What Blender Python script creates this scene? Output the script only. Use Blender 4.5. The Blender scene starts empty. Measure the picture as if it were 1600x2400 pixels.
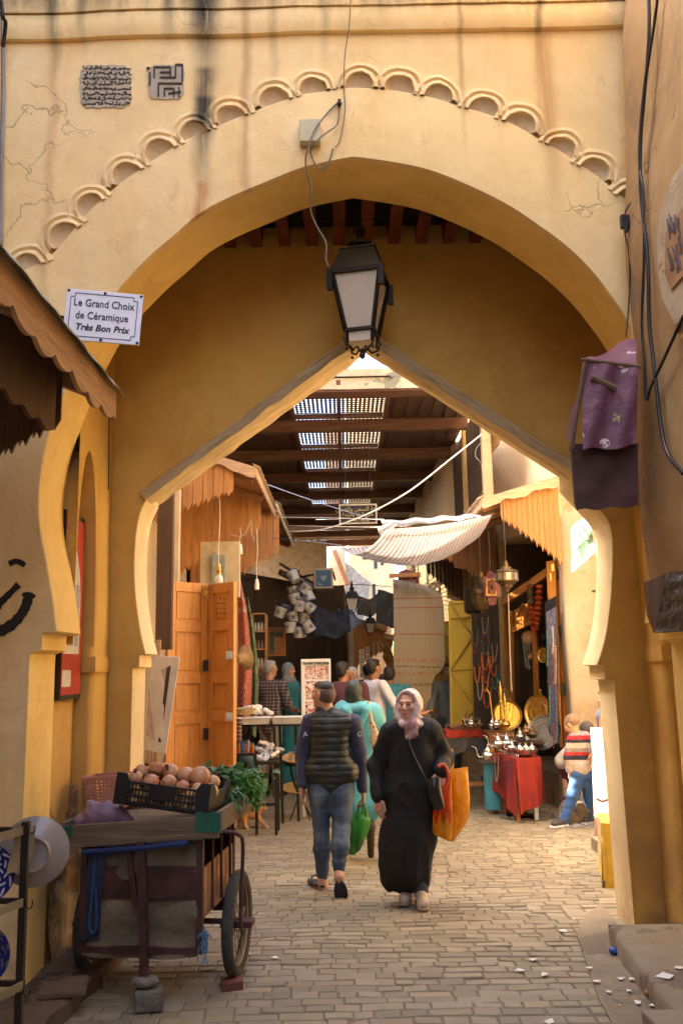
import bpy,math,random
import numpy as np
from mathutils import Vector,Matrix,noise as mnoise
R=math.radians
sc=bpy.context.scene
COL=sc.collection
random.seed(7)
HC=1.75;PITCH=R(10.07);ROLL=R(-1.1);FPX=2050.0
cam_d=bpy.data.cameras.new("camera");cam=bpy.data.objects.new("camera",cam_d);COL.objects.link(cam)
cam_d.sensor_fit='VERTICAL';cam_d.sensor_height=36.0;cam_d.lens=36.0*FPX/2400.0
cam_d.clip_start=0.05;cam_d.clip_end=500
CM=Matrix.Translation((0,0,HC))@Matrix.Rotation(R(90)+PITCH,4,'X')@Matrix.Rotation(ROLL,4,'Z')
cam.matrix_world=CM
sc.camera=cam
CR=CM.to_3x3()
def P(px,py,D):
 """the point of the plane y=D seen at a place of the photograph"""
 v=CR@Vector(((px-800)/FPX,(1200-py)/FPX,-1))
 t=D/v.y
 return Vector((v.x*t,D,HC+v.z*t))
def G(px,py,z=0.0):
 v=CR@Vector(((px-800)/FPX,(1200-py)/FPX,-1))
 t=(z-HC)/v.z
 return Vector((v.x*t,v.y*t,z))
def PX(px,py,X):
 v=CR@Vector(((px-800)/FPX,(1200-py)/FPX,-1))
 t=X/v.x
 return Vector((X,v.y*t,HC+v.z*t))
SUN_EL,SUN_AZ=R(50),R(-78)
w=bpy.data.worlds.new("World");sc.world=w;w.use_nodes=True
wn=w.node_tree;wn.nodes.clear()
bg=wn.nodes.new('ShaderNodeBackground');wo=wn.nodes.new('ShaderNodeOutputWorld')
sky=wn.nodes.new('ShaderNodeTexSky');sky.sky_type='NISHITA';sky.sun_disc=False
sky.sun_elevation=SUN_EL;sky.sun_rotation=SUN_AZ;sky.dust_density=6.0;sky.ozone_density=0.0;sky.air_density=0.8
wn.links.new(sky.outputs[0],bg.inputs[0]);bg.inputs[1].default_value=0.15
wn.links.new(bg.outputs[0],wo.inputs[0])
sd=bpy.data.lights.new("sun",'SUN');sd.energy=5.0;sd.angle=R(0.6);sd.color=(1.0,0.90,0.70)
sun=bpy.data.objects.new("sun",sd);COL.objects.link(sun)
sdir=Vector((math.sin(SUN_AZ)*math.cos(SUN_EL),math.cos(SUN_AZ)*math.cos(SUN_EL),math.sin(SUN_EL)))
sun.rotation_euler=sdir.to_track_quat('Z','Y').to_euler()
sc.view_settings.view_transform='Standard';sc.view_settings.look='None'
sc.view_settings.exposure=3.42;sc.view_settings.gamma=1.0
sc.render.engine='CYCLES'
sc.cycles.max_bounces=8;sc.cycles.diffuse_bounces=4;sc.cycles.glossy_bounces=3
sc.cycles.transmission_bounces=4;sc.cycles.transparent_max_bounces=8
MATS={}
def lin(c):return tuple(max(0.0,v)for v in c)
class NT:
 def __init__(s,name):
  s.m=bpy.data.materials.new(name);s.m.use_nodes=True
  s.t=s.m.node_tree;s.t.nodes.clear()
  s.out=s.t.nodes.new('ShaderNodeOutputMaterial');s.b=s.t.nodes.new('ShaderNodeBsdfPrincipled')
  s.t.links.new(s.b.outputs[0],s.out.inputs[0])
  s.co=s.t.nodes.new('ShaderNodeTexCoord')
 def n(s,ty,**k):
  x=s.t.nodes.new('ShaderNode'+ty)
  for a,b in k.items():setattr(x,a,b)
  return x
 def l(s,a,b):s.t.links.new(a,b)
 def val(s,sock,v):
  if isinstance(v,bpy.types.NodeSocket):s.l(v,sock)
  else:sock.default_value=v
 def math(s,op,a,b=0.0,c=0.0,clamp=False):
  x=s.n('Math',operation=op);x.use_clamp=clamp
  s.val(x.inputs[0],a);s.val(x.inputs[1],b)
  if op in('SMOOTH_MIN','MULTIPLY_ADD','COMPARE'):s.val(x.inputs[2],c)
  return x.outputs[0]
 def mapr(s,v,a,b,c=0.0,d=1.0,smooth=False):
  x=s.n('MapRange');x.clamp=True
  if smooth:x.interpolation_type='SMOOTHSTEP'
  s.val(x.inputs[0],v)
  for i,q in enumerate((a,b,c,d)):s.val(x.inputs[i+1],q)
  return x.outputs[0]
 def noise(s,vec=None,scale=5,detail=4,rough=.55,dist=0.0):
  x=s.n('TexNoise');x.inputs['Scale'].default_value=scale;x.inputs['Detail'].default_value=detail
  x.inputs['Roughness'].default_value=rough;x.inputs['Distortion'].default_value=dist
  s.l(vec if vec is not None else s.co.outputs['Object'],x.inputs['Vector'])
  return x.outputs['Fac']
 def mapping(s,vec=None,loc=(0,0,0),rot=(0,0,0),scale=(1,1,1)):
  x=s.n('Mapping');x.inputs['Location'].default_value=loc;x.inputs['Rotation'].default_value=rot
  x.inputs['Scale'].default_value=scale
  s.l(vec if vec is not None else s.co.outputs['Object'],x.inputs['Vector']);return x.outputs[0]
 def mix(s,f,a,b,mode='MIX'):
  x=s.n('Mix',data_type='RGBA');x.blend_type=mode;x.clamp_factor=True
  s.val(x.inputs[0],f)
  for i,q in((6,a),(7,b)):
   if isinstance(q,bpy.types.NodeSocket):s.l(q,x.inputs[i])
   else:x.inputs[i].default_value=(q[0],q[1],q[2],1)
  return x.outputs[2]
 def color(s,c):
  if isinstance(c,bpy.types.NodeSocket):s.l(c,s.b.inputs['Base Color'])
  else:s.b.inputs['Base Color'].default_value=(*c,1)
 def bump(s,h,strength=.3,dist=.01,nrm=None):
  x=s.n('Bump');x.inputs['Strength'].default_value=strength;x.inputs['Distance'].default_value=dist
  s.l(h,x.inputs['Height'])
  if nrm is not None:s.l(nrm,x.inputs['Normal'])
  s.l(x.outputs[0],s.b.inputs['Normal']);return x.outputs[0]
 def rough(s,v):s.val(s.b.inputs['Roughness'],v)
 def xyz(s,vec=None):
  x=s.n('SeparateXYZ');s.l(vec if vec is not None else s.co.outputs['Object'],x.inputs[0]);return x.outputs
def PLN(px,py,A,B):
 """the point of the upright plane through ground points A and B seen at a place of the photograph"""
 v=CR@Vector(((px-800)/FPX,(1200-py)/FPX,-1));n=Vector((B[1]-A[1],A[0]-B[0],0));t=n.dot(Vector((A[0],A[1],0))-Vector((0,0,HC)))/n.dot(v)
 return Vector((0,0,HC))+v*t
def mul(c,k):return tuple(v*k for v in c)
def plain(name,c,rough=.7,metal=0.0,var=.18,scale=6,bump=.15,bscale=40,bdist=.004,sub=0.0,spec=None,trans=0.0):
 if name in MATS:return MATS[name]
 t=NT(name)
 f=t.noise(scale=scale,detail=5)
 f=t.mapr(f,.3,.7)
 t.color(t.mix(f,mul(c,1-var),mul(c,1+var)))
 t.rough(t.mapr(f,0,1,max(.02,rough-.06),min(1,rough+.08)))
 t.b.inputs['Metallic'].default_value=metal
 if spec is not None:t.b.inputs['Specular IOR Level'].default_value=spec
 if sub:
  t.b.inputs['Subsurface Weight'].default_value=sub;t.b.inputs['Subsurface Scale'].default_value=.01
 if trans:t.b.inputs['Transmission Weight'].default_value=trans
 if bump:t.bump(t.noise(scale=bscale,detail=4),bump,bdist)
 MATS[name]=t.m;return t.m
def vcol(name,rough=.7,bump=.15,bscale=60,metal=0.0,sub=0.0,trans=0.0):
 if name in MATS:return MATS[name]
 t=NT(name);a=t.n('Attribute');a.attribute_name='Col'
 f=t.mapr(t.noise(scale=25,detail=4),.3,.7)
 c=t.mix(f,(.86,.86,.86),(1.12,1.12,1.12));
 t.color(t.mix(1.0,a.outputs['Color'],c,'MULTIPLY'));t.rough(rough)
 t.b.inputs['Metallic'].default_value=metal
 if sub:t.b.inputs['Subsurface Weight'].default_value=sub;t.b.inputs['Subsurface Scale'].default_value=.01
 if bump:t.bump(t.noise(scale=bscale,detail=3),bump,.004)
 MATS[name]=t.m;return t.m
def wood(name,c,axis=2,rough=.55,dark=.45,gscale=3.0,bump=.3,worn=0.0,worn_c=(.2,.2,.18)):
 """planed or weathered timber with the grain along the axis"""
 if name in MATS:return MATS[name]
 t=NT(name)
 s=[14,14,14];s[axis]=1.1
 m=t.mapping(scale=tuple(q*gscale/3 for q in s))
 f=t.noise(m,scale=3,detail=6,rough=.65,dist=.6)
 g=t.noise(t.mapping(scale=tuple(q*2.2 for q in s)),scale=5,detail=4)
 k=t.noise(scale=1.7,detail=3)
 a=t.mix(t.mapr(f,.3,.72),mul(c,dark),mul(c,1.18))
 a=t.mix(t.mapr(k,.35,.7),a,t.mix(.5,a,mul(c,.6)))
 if worn:a=t.mix(t.mapr(t.noise(m,scale=1.3,detail=7,rough=.7),.62-worn*.4,.75),a,worn_c)
 t.color(a);t.rough(t.mapr(f,0,1,rough-.1,rough+.15))
 t.bump(t.math('ADD',f,t.math('MULTIPLY',g,.5)),bump,.006)
 MATS[name]=t.m;return t.m
def plaster(name,c,c2=None,streaks=(),streak_z=(0,9),grime_low=None,rough=.92,bump=.35,patches=.0,patch_c=None,top_grime=None,cscale=1.0,cracks=True):
 """old painted lime render: mottled, stained, hairline cracks"""
 if name in MATS:return MATS[name]
 t=NT(name);o=t.xyz()
 c2=c2 or mul(c,.8)
 f1=t.noise(scale=1.3*cscale,detail=6,rough=.6,dist=.4);f2=t.noise(scale=7*cscale,detail=5)
 f3=t.noise(scale=.45,detail=3)
 f5=t.noise(t.mapping(scale=(1,1,.35)),scale=2.6*cscale,detail=8,rough=.72,dist=1.2)
 a=t.mix(t.mapr(f1,.36,.66),c2,c)
 a=t.mix(t.mapr(f5,.52,.7,0,.55),a,(c[0]*.86,c[1]*.66,c[2]*.42))
 a=t.mix(t.mapr(f2,.35,.75,0,.4),a,mul(c,1.16))
 a=t.mix(t.mapr(f3,.5,.7,0,.35),a,(c[0]*1.05,c[1]*.93,c[2]*.75))
 f6=t.noise(t.mapping(loc=(7,3,1)),scale=.9*cscale,detail=9,rough=.75,dist=.3);a=t.mix(t.mapr(f6,.56,.60,0,.45),a,(min(1,c[0]*1.1),c[1]*1.12,min(1,c[2]*1.3)))
 f7=t.noise(t.mapping(loc=(1,9,4),scale=(1,1,.6)),scale=3.1*cscale,detail=9,rough=.8);a=t.mix(t.mapr(f7,.58,.72,0,.62),a,(c[0]*.60,c[1]*.48,c[2]*.36))
 if patches:
  p=t.noise(scale=2.2,detail=8,rough=.62)
  a=t.mix(t.mapr(p,.66-patches*.3,.67-patches*.3),a,patch_c or mul(c,.55))
 wob=t.math('MULTIPLY',t.math('SUBTRACT',t.noise(t.mapping(scale=(1,1,1)),scale=3.0,detail=3),.5),.10)
 fine=t.noise(t.mapping(scale=(22,22,1.2)),scale=2.2,detail=5,rough=.7)
 for(sx,sw,z0,z1,col,st)in streaks:
  d=t.math('ABSOLUTE',t.math('SUBTRACT',t.math('ADD',o[0],wob),sx))
  g=t.mapr(d,sw,0.0,0,1,True)
  zf=t.math('MULTIPLY',t.mapr(o[2],z0-.05,z0+.5*(z1-z0)+.01,0,1),t.mapr(o[2],z1+.02,z1-.02,0,1))
  m=t.math('MULTIPLY',t.math('MULTIPLY',g,zf),t.mapr(fine,.25,.5,.3*st,st))
  a=t.mix(m,a,col)
 if top_grime:
  z0,z1,col,st=top_grime
  m=t.math('MULTIPLY',t.mapr(o[2],z0,z1),t.mapr(t.noise(t.mapping(scale=(5,5,1.1)),scale=1.6,detail=7,rough=.7),.40,.58,0,st))
  a=t.mix(m,a,col)
 if grime_low:
  z0,z1,col,st=grime_low
  m=t.math('MULTIPLY',t.mapr(o[2],z1,z0),t.mapr(t.noise(scale=3.5,detail=7,rough=.65),.34,.6,0,st))
  a=t.mix(m,a,col)
 spk=t.noise(scale=42,detail=2)
 a=t.mix(t.mapr(spk,.72,.78,0,.45),a,mul(c,.4))
 t.color(a);t.rough(rough)
 h=t.math('ADD',t.math('ADD',t.math('MULTIPLY',t.noise(scale=3.3,detail=7,rough=.6),1.0),t.math('MULTIPLY',t.noise(scale=60,detail=3),.14)),t.math('MULTIPLY',t.mapr(f6,.555,.57),.10))
 if cracks:
  v=t.n('TexVoronoi',feature='DISTANCE_TO_EDGE');v.inputs['Scale'].default_value=1.3
  vm=t.n('VectorMath',operation='ADD');nn=t.n('TexNoise');nn.inputs['Scale'].default_value=3;nn.inputs['Detail'].default_value=5
  sc2=t.n('VectorMath',operation='SCALE');sc2.inputs['Scale'].default_value=.7
  t.l(t.co.outputs['Object'],nn.inputs['Vector']);t.l(nn.outputs['Color'],sc2.inputs[0])
  t.l(t.co.outputs['Object'],vm.inputs[0]);t.l(sc2.outputs[0],vm.inputs[1]);t.l(vm.outputs[0],v.inputs['Vector'])
  ck=t.math('MULTIPLY',t.mapr(v.outputs['Distance'],0,.012,1,0),t.mapr(t.noise(scale=.8,detail=2),.56,.62))
  h=t.math('SUBTRACT',h,t.math('MULTIPLY',ck,.7));t.color(t.mix(t.math('MULTIPLY',ck,.55),a,mul(c,.3)))
 t.bump(h,bump,.03)
 MATS[name]=t.m;return t.m
def tag(o,label=None,cat=None,group=None,kind=None):
 if label:o['label']=label
 if cat:o['category']=cat
 if group:o['group']=group
 if kind:o['kind']=kind
 return o
ORG={}
def thing(name,label,cat,loc=(0,0,0),rz=0.0,group=None,M=None):
 o=bpy.data.objects.new(name,None);COL.objects.link(o);o.empty_display_size=.1
 o.matrix_world=M if M is not None else Matrix.Translation(Vector(loc))@Matrix.Rotation(rz,4,'Z')
 ORG[o]=o.matrix_world.copy()
 return tag(o,label,cat,group)
def copy_tree(o,M=None,label=None):
 c=o.copy();COL.objects.link(c)
 if M is not None:c.matrix_world=M;ORG[c]=M.copy()
 if label:c['label']=label
 for ch in o.children:
  d=ch.copy();COL.objects.link(d);d.parent=c
  for g in ch.children:
   e=g.copy();COL.objects.link(e);e.parent=d
 return c
TR=lambda x,y,z:Matrix.Translation((x,y,z))
def RZ(a):return Matrix.Rotation(a,4,'Z')
def RX(a):return Matrix.Rotation(a,4,'X')
def RY(a):return Matrix.Rotation(a,4,'Y')
class MB:
 def __init__(s):s.v=[];s.f=[];s.mi=[];s.uv=[];s.c=[];s.cur=0;s.col=(1,1,1);s.M=None
 def av(s,p,uv=(0,0)):
  p=Vector(p)
  if s.M is not None:p=s.M@p
  s.v.append(p);s.uv.append(uv);s.c.append(s.col);return len(s.v)-1
 def af(s,idx):s.f.append(tuple(idx));s.mi.append(s.cur)
 def poly(s,pts):s.af([s.av(p)for p in pts])
 def box(s,c,d,rot=None):
  """box by centre and full sizes"""
  c=Vector(c);hx,hy,hz=d[0]/2,d[1]/2,d[2]/2
  ids=[]
  for x,y,z in((-1,-1,-1),(1,-1,-1),(1,1,-1),(-1,1,-1),(-1,-1,1),(1,-1,1),(1,1,1),(-1,1,1)):
   q=Vector((x*hx,y*hy,z*hz))
   if rot is not None:q=rot@q
   ids.append(s.av(c+q))
  for q in((0,3,2,1),(4,5,6,7),(0,1,5,4),(1,2,6,5),(2,3,7,6),(3,0,4,7)):s.af([ids[i]for i in q])
 def b2(s,a,b):
  s.box([(a[i]+b[i])/2 for i in range(3)],[abs(b[i]-a[i])for i in range(3)])
 def bar(s,a,b,w,h,up=(0,0,1)):
  """rectangular bar from a to b"""
  a,b=Vector(a),Vector(b);d=(b-a);L=d.length;d.normalize()
  up=Vector(up);x=d.cross(up)
  if x.length<1e-4:x=d.cross(Vector((1,0,0)))
  x.normalize();z=x.cross(d).normalized()
  s.box((a+b)/2,(w,L,h),Matrix((x,d,z)).transposed())
 def tube(s,pts,r,n=8,cap=True,closed=False):
  pts=[Vector(p)for p in pts];m=len(pts)
  rs=r if isinstance(r,(list,tuple))else[r]*m
  rings=[];prev=None
  for i,p in enumerate(pts):
   if closed:d=pts[(i+1)%m]-pts[i-1]
   else:d=pts[min(i+1,m-1)]-pts[max(i-1,0)]
   if d.length<1e-9:d=Vector((0,0,1))
   d.normalize()
   if prev is None:
    a=d.cross(Vector((0,0,1)))
    if a.length<.05:a=d.cross(Vector((1,0,0)))
   else:a=prev-d*prev.dot(d)
   if a.length<1e-6:a=d.orthogonal()
   a.normalize();prev=a;b=d.cross(a)
   rings.append([s.av(p+(a*math.cos(2*math.pi*k/n)+b*math.sin(2*math.pi*k/n))*rs[i],(k/n,i/max(1,m-1)))for k in range(n)])
  for i in range(m if closed else m-1):
   A,B=rings[i],rings[(i+1)%m]
   for k in range(n):s.af((A[k],A[(k+1)%n],B[(k+1)%n],B[k]))
  if cap and not closed:s.af(rings[0][::-1]);s.af(rings[-1])
 def lathe(s,prof,c=(0,0,0),n=20,ax='Z',sq=None):
  c=Vector(c);rings=[]
  for(r,h)in prof:
   if r<1e-5:
    p={'Z':(0,0,h),'Y':(0,h,0),'X':(h,0,0)}[ax];rings.append([s.av(c+Vector(p))]);continue
   ring=[]
   for k in range(n):
    a=2*math.pi*k/n+(sq or 0);u,q=r*math.cos(a),r*math.sin(a)
    p={'Z':(u,q,h),'Y':(u,h,-q),'X':(h,u,q)}[ax]
    ring.append(s.av(c+Vector(p),(k/n,h)))
   rings.append(ring)
  for A,B in zip(rings,rings[1:]):
   if len(A)==1 and len(B)==1:continue
   if len(A)==1:
    for k in range(n):s.af((A[0],B[(k+1)%n],B[k])[::-1])
   elif len(B)==1:
    for k in range(n):s.af((A[k],A[(k+1)%n],B[0]))
   else:
    for k in range(n):s.af((A[k],A[(k+1)%n],B[(k+1)%n],B[k]))
  if len(rings[0])>1:s.af(rings[0][::-1])
  if len(rings[-1])>1:s.af(rings[-1])
 def prism(s,pts,vec):
  """polygon swept along a vector"""
  vec=Vector(vec);pts=[Vector(p)for p in pts];n=len(pts)
  a=[s.av(p)for p in pts];b=[s.av(p+vec)for p in pts]
  s.af(a);s.af(b[::-1])
  for i in range(n):s.af((a[i],b[i],b[(i+1)%n],a[(i+1)%n]))
 def grid(s,fn,nu,nv,th=0.0,wrap=False,thdir=None):
  """sheet of (u,v) in 0..1; th gives it a thickness along its normal"""
  pts=[[Vector(fn(i/nu,j/nv))for i in range(nu+1)]for j in range(nv+1)]
  def put(P_,flip):
   ids=[[s.av(P_[j][i],(i/nu,j/nv))for i in range(nu+1)]for j in range(nv+1)]
   for j in range(nv):
    for i in range(nu):
     q=(ids[j][i],ids[j][i+1],ids[j+1][i+1],ids[j+1][i]);s.af(q[::-1]if flip else q)
   return ids
  A=put(pts,False)
  if th:
   off=[]
   for j in range(nv+1):
    row=[]
    for i in range(nu+1):
     du=pts[j][min(i+1,nu)]-pts[j][max(i-1,0)];dv=pts[min(j+1,nv)][i]-pts[max(j-1,0)][i]
     nn=du.cross(dv)if thdir is None else Vector(thdir)
     if nn.length<1e-9:nn=Vector((0,0,1))
     row.append(pts[j][i]-nn.normalized()*th)
    off.append(row)
   B=put(off,True)
   for i in range(nu):s.af((A[0][i+1],A[0][i],B[0][i],B[0][i+1]));s.af((A[nv][i],A[nv][i+1],B[nv][i+1],B[nv][i]))
   for j in range(nv):s.af((A[j][0],A[j+1][0],B[j+1][0],B[j][0]));s.af((A[j+1][nu],A[j][nu],B[j][nu],B[j+1][nu]))
 def ball(s,c,r,n=12,m=8):
  r=r if isinstance(r,(tuple,list))else(r,r,r);c=Vector(c)
  top=s.av(c+Vector((0,0,r[2])));rings=[]
  for j in range(1,m):
   t=math.pi*j/m
   rings.append([s.av(c+Vector((r[0]*math.sin(t)*math.cos(2*math.pi*k/n),r[1]*math.sin(t)*math.sin(2*math.pi*k/n),r[2]*math.cos(t))))for k in range(n)])
  bot=s.av(c-Vector((0,0,r[2])))
  for k in range(n):s.af((top,rings[0][k],rings[0][(k+1)%n]));s.af((bot,rings[-1][(k+1)%n],rings[-1][k]))
  for A,B in zip(rings,rings[1:]):
   for k in range(n):s.af((A[k],B[k],B[(k+1)%n],A[(k+1)%n]))
 def build(s,name,mats,parent=None,smooth=0.0,world=False,bevel=0.0,jitter=0.0):
  if not isinstance(mats,(list,tuple)):mats=[mats]
  me=bpy.data.meshes.new(name)
  vs=s.v
  if world and parent is not None and parent in ORG:
   inv=ORG[parent].inverted();vs=[inv@v for v in vs]
  if jitter:
   vs=[v+mnoise.noise_vector(v*3.1)*jitter for v in vs]
  me.from_pydata([tuple(v)for v in vs],[],s.f)
  for m in mats:me.materials.append(m)
  me.polygons.foreach_set('material_index',s.mi)
  a=me.attributes.new('uvp','FLOAT_VECTOR','POINT')
  a.data.foreach_set('vector',[q for uv in s.uv for q in(uv[0],uv[1],0.0)])
  if any(c!=(1,1,1)for c in s.c):
   ca=me.attributes.new('Col','FLOAT_COLOR','POINT');ca.data.foreach_set('color',[q for c in s.c for q in(c[0],c[1],c[2],1.0)])
  me.validate();me.update()
  if smooth:
   me.shade_smooth();me.set_sharp_from_angle(angle=R(smooth))
  o=bpy.data.objects.new(name,me);COL.objects.link(o)
  if bevel:
   bm=o.modifiers.new('bevel','BEVEL');bm.width=bevel;bm.segments=2;bm.limit_method='ANGLE';bm.angle_limit=R(40)
  if parent is not None:
   o.parent=parent
   if parent in ORG:ORG[o]=ORG[parent]
  return o
def curve_plate(name,outline,holes,thick,mat,y0,parent=None,bev=.012,dens=None):
 """a wall slab in the x,z plane at y0..y0+thick with openings cut through it"""
 cu=bpy.data.curves.new(name,'CURVE');cu.dimensions='2D';cu.fill_mode='BOTH'
 cu.extrude=thick/2-bev;cu.bevel_depth=bev;cu.bevel_resolution=2;cu.offset=-bev
 for pl in[outline]+list(holes):
  sp=cu.splines.new('POLY');sp.points.add(len(pl)-1);sp.use_cyclic_u=True
  for i,(x,z)in enumerate(pl):sp.points[i].co=(x,z,0,1)
 ob=bpy.data.objects.new(name+'_tmp',cu);COL.objects.link(ob)
 dg=bpy.context.evaluated_depsgraph_get();me=bpy.data.meshes.new_from_object(ob.evaluated_get(dg))
 bpy.data.objects.remove(ob)
 me.transform(Matrix.Translation((0,y0+thick/2,0))@Matrix.Rotation(R(90),4,'X'))
 me.materials.clear();me.materials.append(mat);me.name=name
 me.shade_smooth();me.set_sharp_from_angle(angle=R(50))
 o=bpy.data.objects.new(name,me);COL.objects.link(o)
 if parent is not None:
  o.parent=parent
  if parent in ORG:me.transform(ORG[parent].inverted());ORG[o]=ORG[parent]
 return o
def smoothpts(pts,sub=4,closed=False):
 """Catmull-Rom through the points"""
 pts=[tuple(p)for p in pts];n=len(pts);out=[]
 for i in range(n if closed else n-1):
  p0=pts[(i-1)%n]if(closed or i>0)else pts[0];p1=pts[i];p2=pts[(i+1)%n]
  p3=pts[(i+2)%n]if(closed or i+2<n)else pts[-1]
  for k in range(sub):
   t=k/sub
   out.append(tuple(.5*((2*b)+(-a+c)*t+(2*a-5*b+4*c-d)*t*t+(-a+3*b-3*c+d)*t**3)for a,b,c,d in zip(p0,p1,p2,p3)))
 if not closed:out.append(pts[-1])
 return out
def tri_area(p):
 return sum(p[i][0]*p[(i+1)%len(p)][1]-p[(i+1)%len(p)][0]*p[i][1]for i in range(len(p)))/2
def text_mesh(txt,size,depth=.0015,align='CENTER',bold=0.0,font=None):
 cu=bpy.data.curves.new('t','FONT');cu.body=txt;cu.size=size;cu.align_x=align;cu.extrude=depth;cu.offset=bold
 cu.resolution_u=3
 ob=bpy.data.objects.new('t',cu);COL.objects.link(ob)
 dg=bpy.context.evaluated_depsgraph_get();me=bpy.data.meshes.new_from_object(ob.evaluated_get(dg))
 bpy.data.objects.remove(ob);return me
def add_text(txt,size,M,name,mat,parent,bold=0.0,shear=0.0,sx=1.0,align='CENTER'):
 me=text_mesh(txt,size,bold=bold,align=align)
 S=Matrix.Diagonal((sx,1,1,1));S[0][1]=shear
 T=M@S
 if parent in ORG:T=ORG[parent].inverted()@T
 me.transform(T)
 me.materials.clear();me.materials.append(mat);me.name=name
 o=bpy.data.objects.new(name,me);COL.objects.link(o);o.parent=parent;return o
D1,D1b,D2,D2b=4.9,5.35,6.15,6.55
OCH=(.66,.43,.19)
def xz(px,py,D):
 p=P(px,py,D);return(p.x,p.z)
fl=[(828,375),(712,400),(621,436),(536,472),(467,510),(410,560),(357,605),(283,681),(236,745),(191,830),(147,933),(112,1029),(94,1136),(94,1226),(110,1316),(125,1405),(134,1479)]
fr=[(831,374),(958,395),(1050,423),(1177,482),(1259,536),(1315,577),(1376,633),(1427,694),(1473,760)]
L=[xz(x,y,D1)for x,y in fl];Rr=[xz(x,y,D1)for x,y in fr]
axis_x=L[0][0]
ap=L[0]
low=[(2*axis_x-x,z)for(x,z)in L if z<Rr[-1][1]-.12]
Rr=Rr[1:]+low
La=smoothpts(L,4);Ra=smoothpts([ap]+Rr,4)[1:]
zf=L[-1][1]
s1=(xz(99,1489,D1)[0]);s2=xz(70,1527,D1)[0]
zb1=zf-.012;zb2=zf-.10
lf=La+[(L[-1][0]-.02,zb1),(s1,zb1),(s1,zb2),(s2,zb2-.02),(s2,-0.2)]
mir=lambda x:2*axis_x-x
rf=Ra+[(mir(s1),zb1),(mir(s1),zb2),(mir(s2),zb2-.02),(mir(s2),-.2)]
hole=lf[::-1]+rf
ztop=7.0
hs=[]
outl=[(-3.6,-.2)]+hole+[(3.4,-.2),(3.4,ztop),(-3.6,ztop)]
def SX(px,y=90):return P(px,y,D1).x
BL=(.045,.038,.03)
zc=P(800,85,D1).z;zt=P(800,20,D1).z
streaks=[(SX(130),.07,zc-.25,zc+.6,BL,.75),(SX(130),.05,zc-2.3,zc,(.45,.2,.07),.35),(SX(480),.15,zc-.35,zc+.6,BL,1.0),(SX(478),.10,zc-1.1,zc-.2,BL,.8),(SX(478),.10,P(478,315,D1).z,P(478,225,D1).z,BL,1.0),(SX(200),.05,zc-.1,zc+.6,BL,.6),(SX(900),.06,zc+.1,zc+.6,BL,.6),(SX(475),.06,zc-2.1,zc-1.0,(.5,.2,.06),.8),(SX(400),.06,zc-.06,zc+.6,BL,.7),(SX(575),.05,zc-1.9,zc+.3,(.45,.24,.1),.6),(SX(1075),.03,zc-.8,zc+.25,(.3,.17,.07),.55),(SX(1262),.035,zc-.3,zc+.4,(.13,.08,.04),.8),(SX(1270),.09,zc-1.3,zc,(.5,.27,.09),.7),(SX(760),.05,zc-.2,zc+.5,(.12,.1,.06),.4),(SX(640),.05,zc-.5,zc+.5,(.2,.14,.08),.4)]
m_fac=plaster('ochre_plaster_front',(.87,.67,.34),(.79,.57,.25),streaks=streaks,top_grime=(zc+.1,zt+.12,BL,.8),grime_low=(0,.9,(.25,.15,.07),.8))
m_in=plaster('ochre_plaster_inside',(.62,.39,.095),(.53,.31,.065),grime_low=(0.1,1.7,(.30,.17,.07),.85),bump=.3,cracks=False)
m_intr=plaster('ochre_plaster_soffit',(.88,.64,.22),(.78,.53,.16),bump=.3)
m_pale=plaster('pale_yellow_render',(.82,.66,.36),(.70,.54,.28),grime_low=(0,1.2,(.35,.2,.1),.7))
gate=thing('gateway','ochre plastered town gateway with pointed horseshoe arch and scalloped moulding','gate',(0,D1,0))
front=curve_plate('front_wall',outl,[],D1b-D1,m_fac,D1,gate,bev=.009)
me=front.data;me.materials.append(m_intr)
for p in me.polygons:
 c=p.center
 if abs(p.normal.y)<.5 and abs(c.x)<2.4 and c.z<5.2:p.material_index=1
bl=[(345,1168),(330,1200),(321,1240),(316,1300),(316,1360),(321,1420),(331,1485),(342,1532)]
BLp=[xz(x,y,D2)for x,y in bl];axr=xz(862,1100,D2)[0]
br=[(1340,1128),(1384,1175),(1420,1215),(1432,1250),(1434,1300),(1433,1345),(1428,1420),(1416,1498),(1398,1558)]
BRp=[xz(x,y,D2)for x,y in br]
zi=BLp[-1][1]
lo=[(xz(327,1545,D2)[0],zi-.01),(xz(327,1545,D2)[0],zi-.09),(xz(311,1575,D2)[0],zi-.1),(xz(309,1600,D2)[0],-.2)]
zr=BRp[-1][1]
ro=[(xz(1416,1568,D2)[0],zr-.01),(xz(1416,1590,D2)[0],zr-.10),(xz(1438,1600,D2)[0],zr-.11),(xz(1443,1610,D2)[0]+.01,-.2)]
gl_u=[xz(345,1140,D2)];gap=xz(850,778,D2);gr_u=[xz(1339,1092,D2)]
path=lo[::-1]+smoothpts(BLp,3)[::-1]+gl_u+[gap]+gr_u+smoothpts(BRp,3)+ro
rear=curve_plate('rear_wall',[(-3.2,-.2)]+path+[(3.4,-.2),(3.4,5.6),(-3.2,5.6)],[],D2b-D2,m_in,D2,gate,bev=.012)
rear.data.materials.append(m_pale)
for p in rear.data.polygons:
 c=p.center
 if abs(p.normal.y)<.5 and abs(c.x)<2.4 and c.z<5.0:p.material_index=1
 if p.normal.y>.5:p.material_index=1
mb=MB();mb.b2((-3.6,D1b+.002,5.3),(3.4,D2b-.01,5.62));mb.b2((-3.6,D2+.1,5.62),(3.4,D2b-.01,6.4));mb.build('roof_slab',m_fac,gate,world=True)
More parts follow.
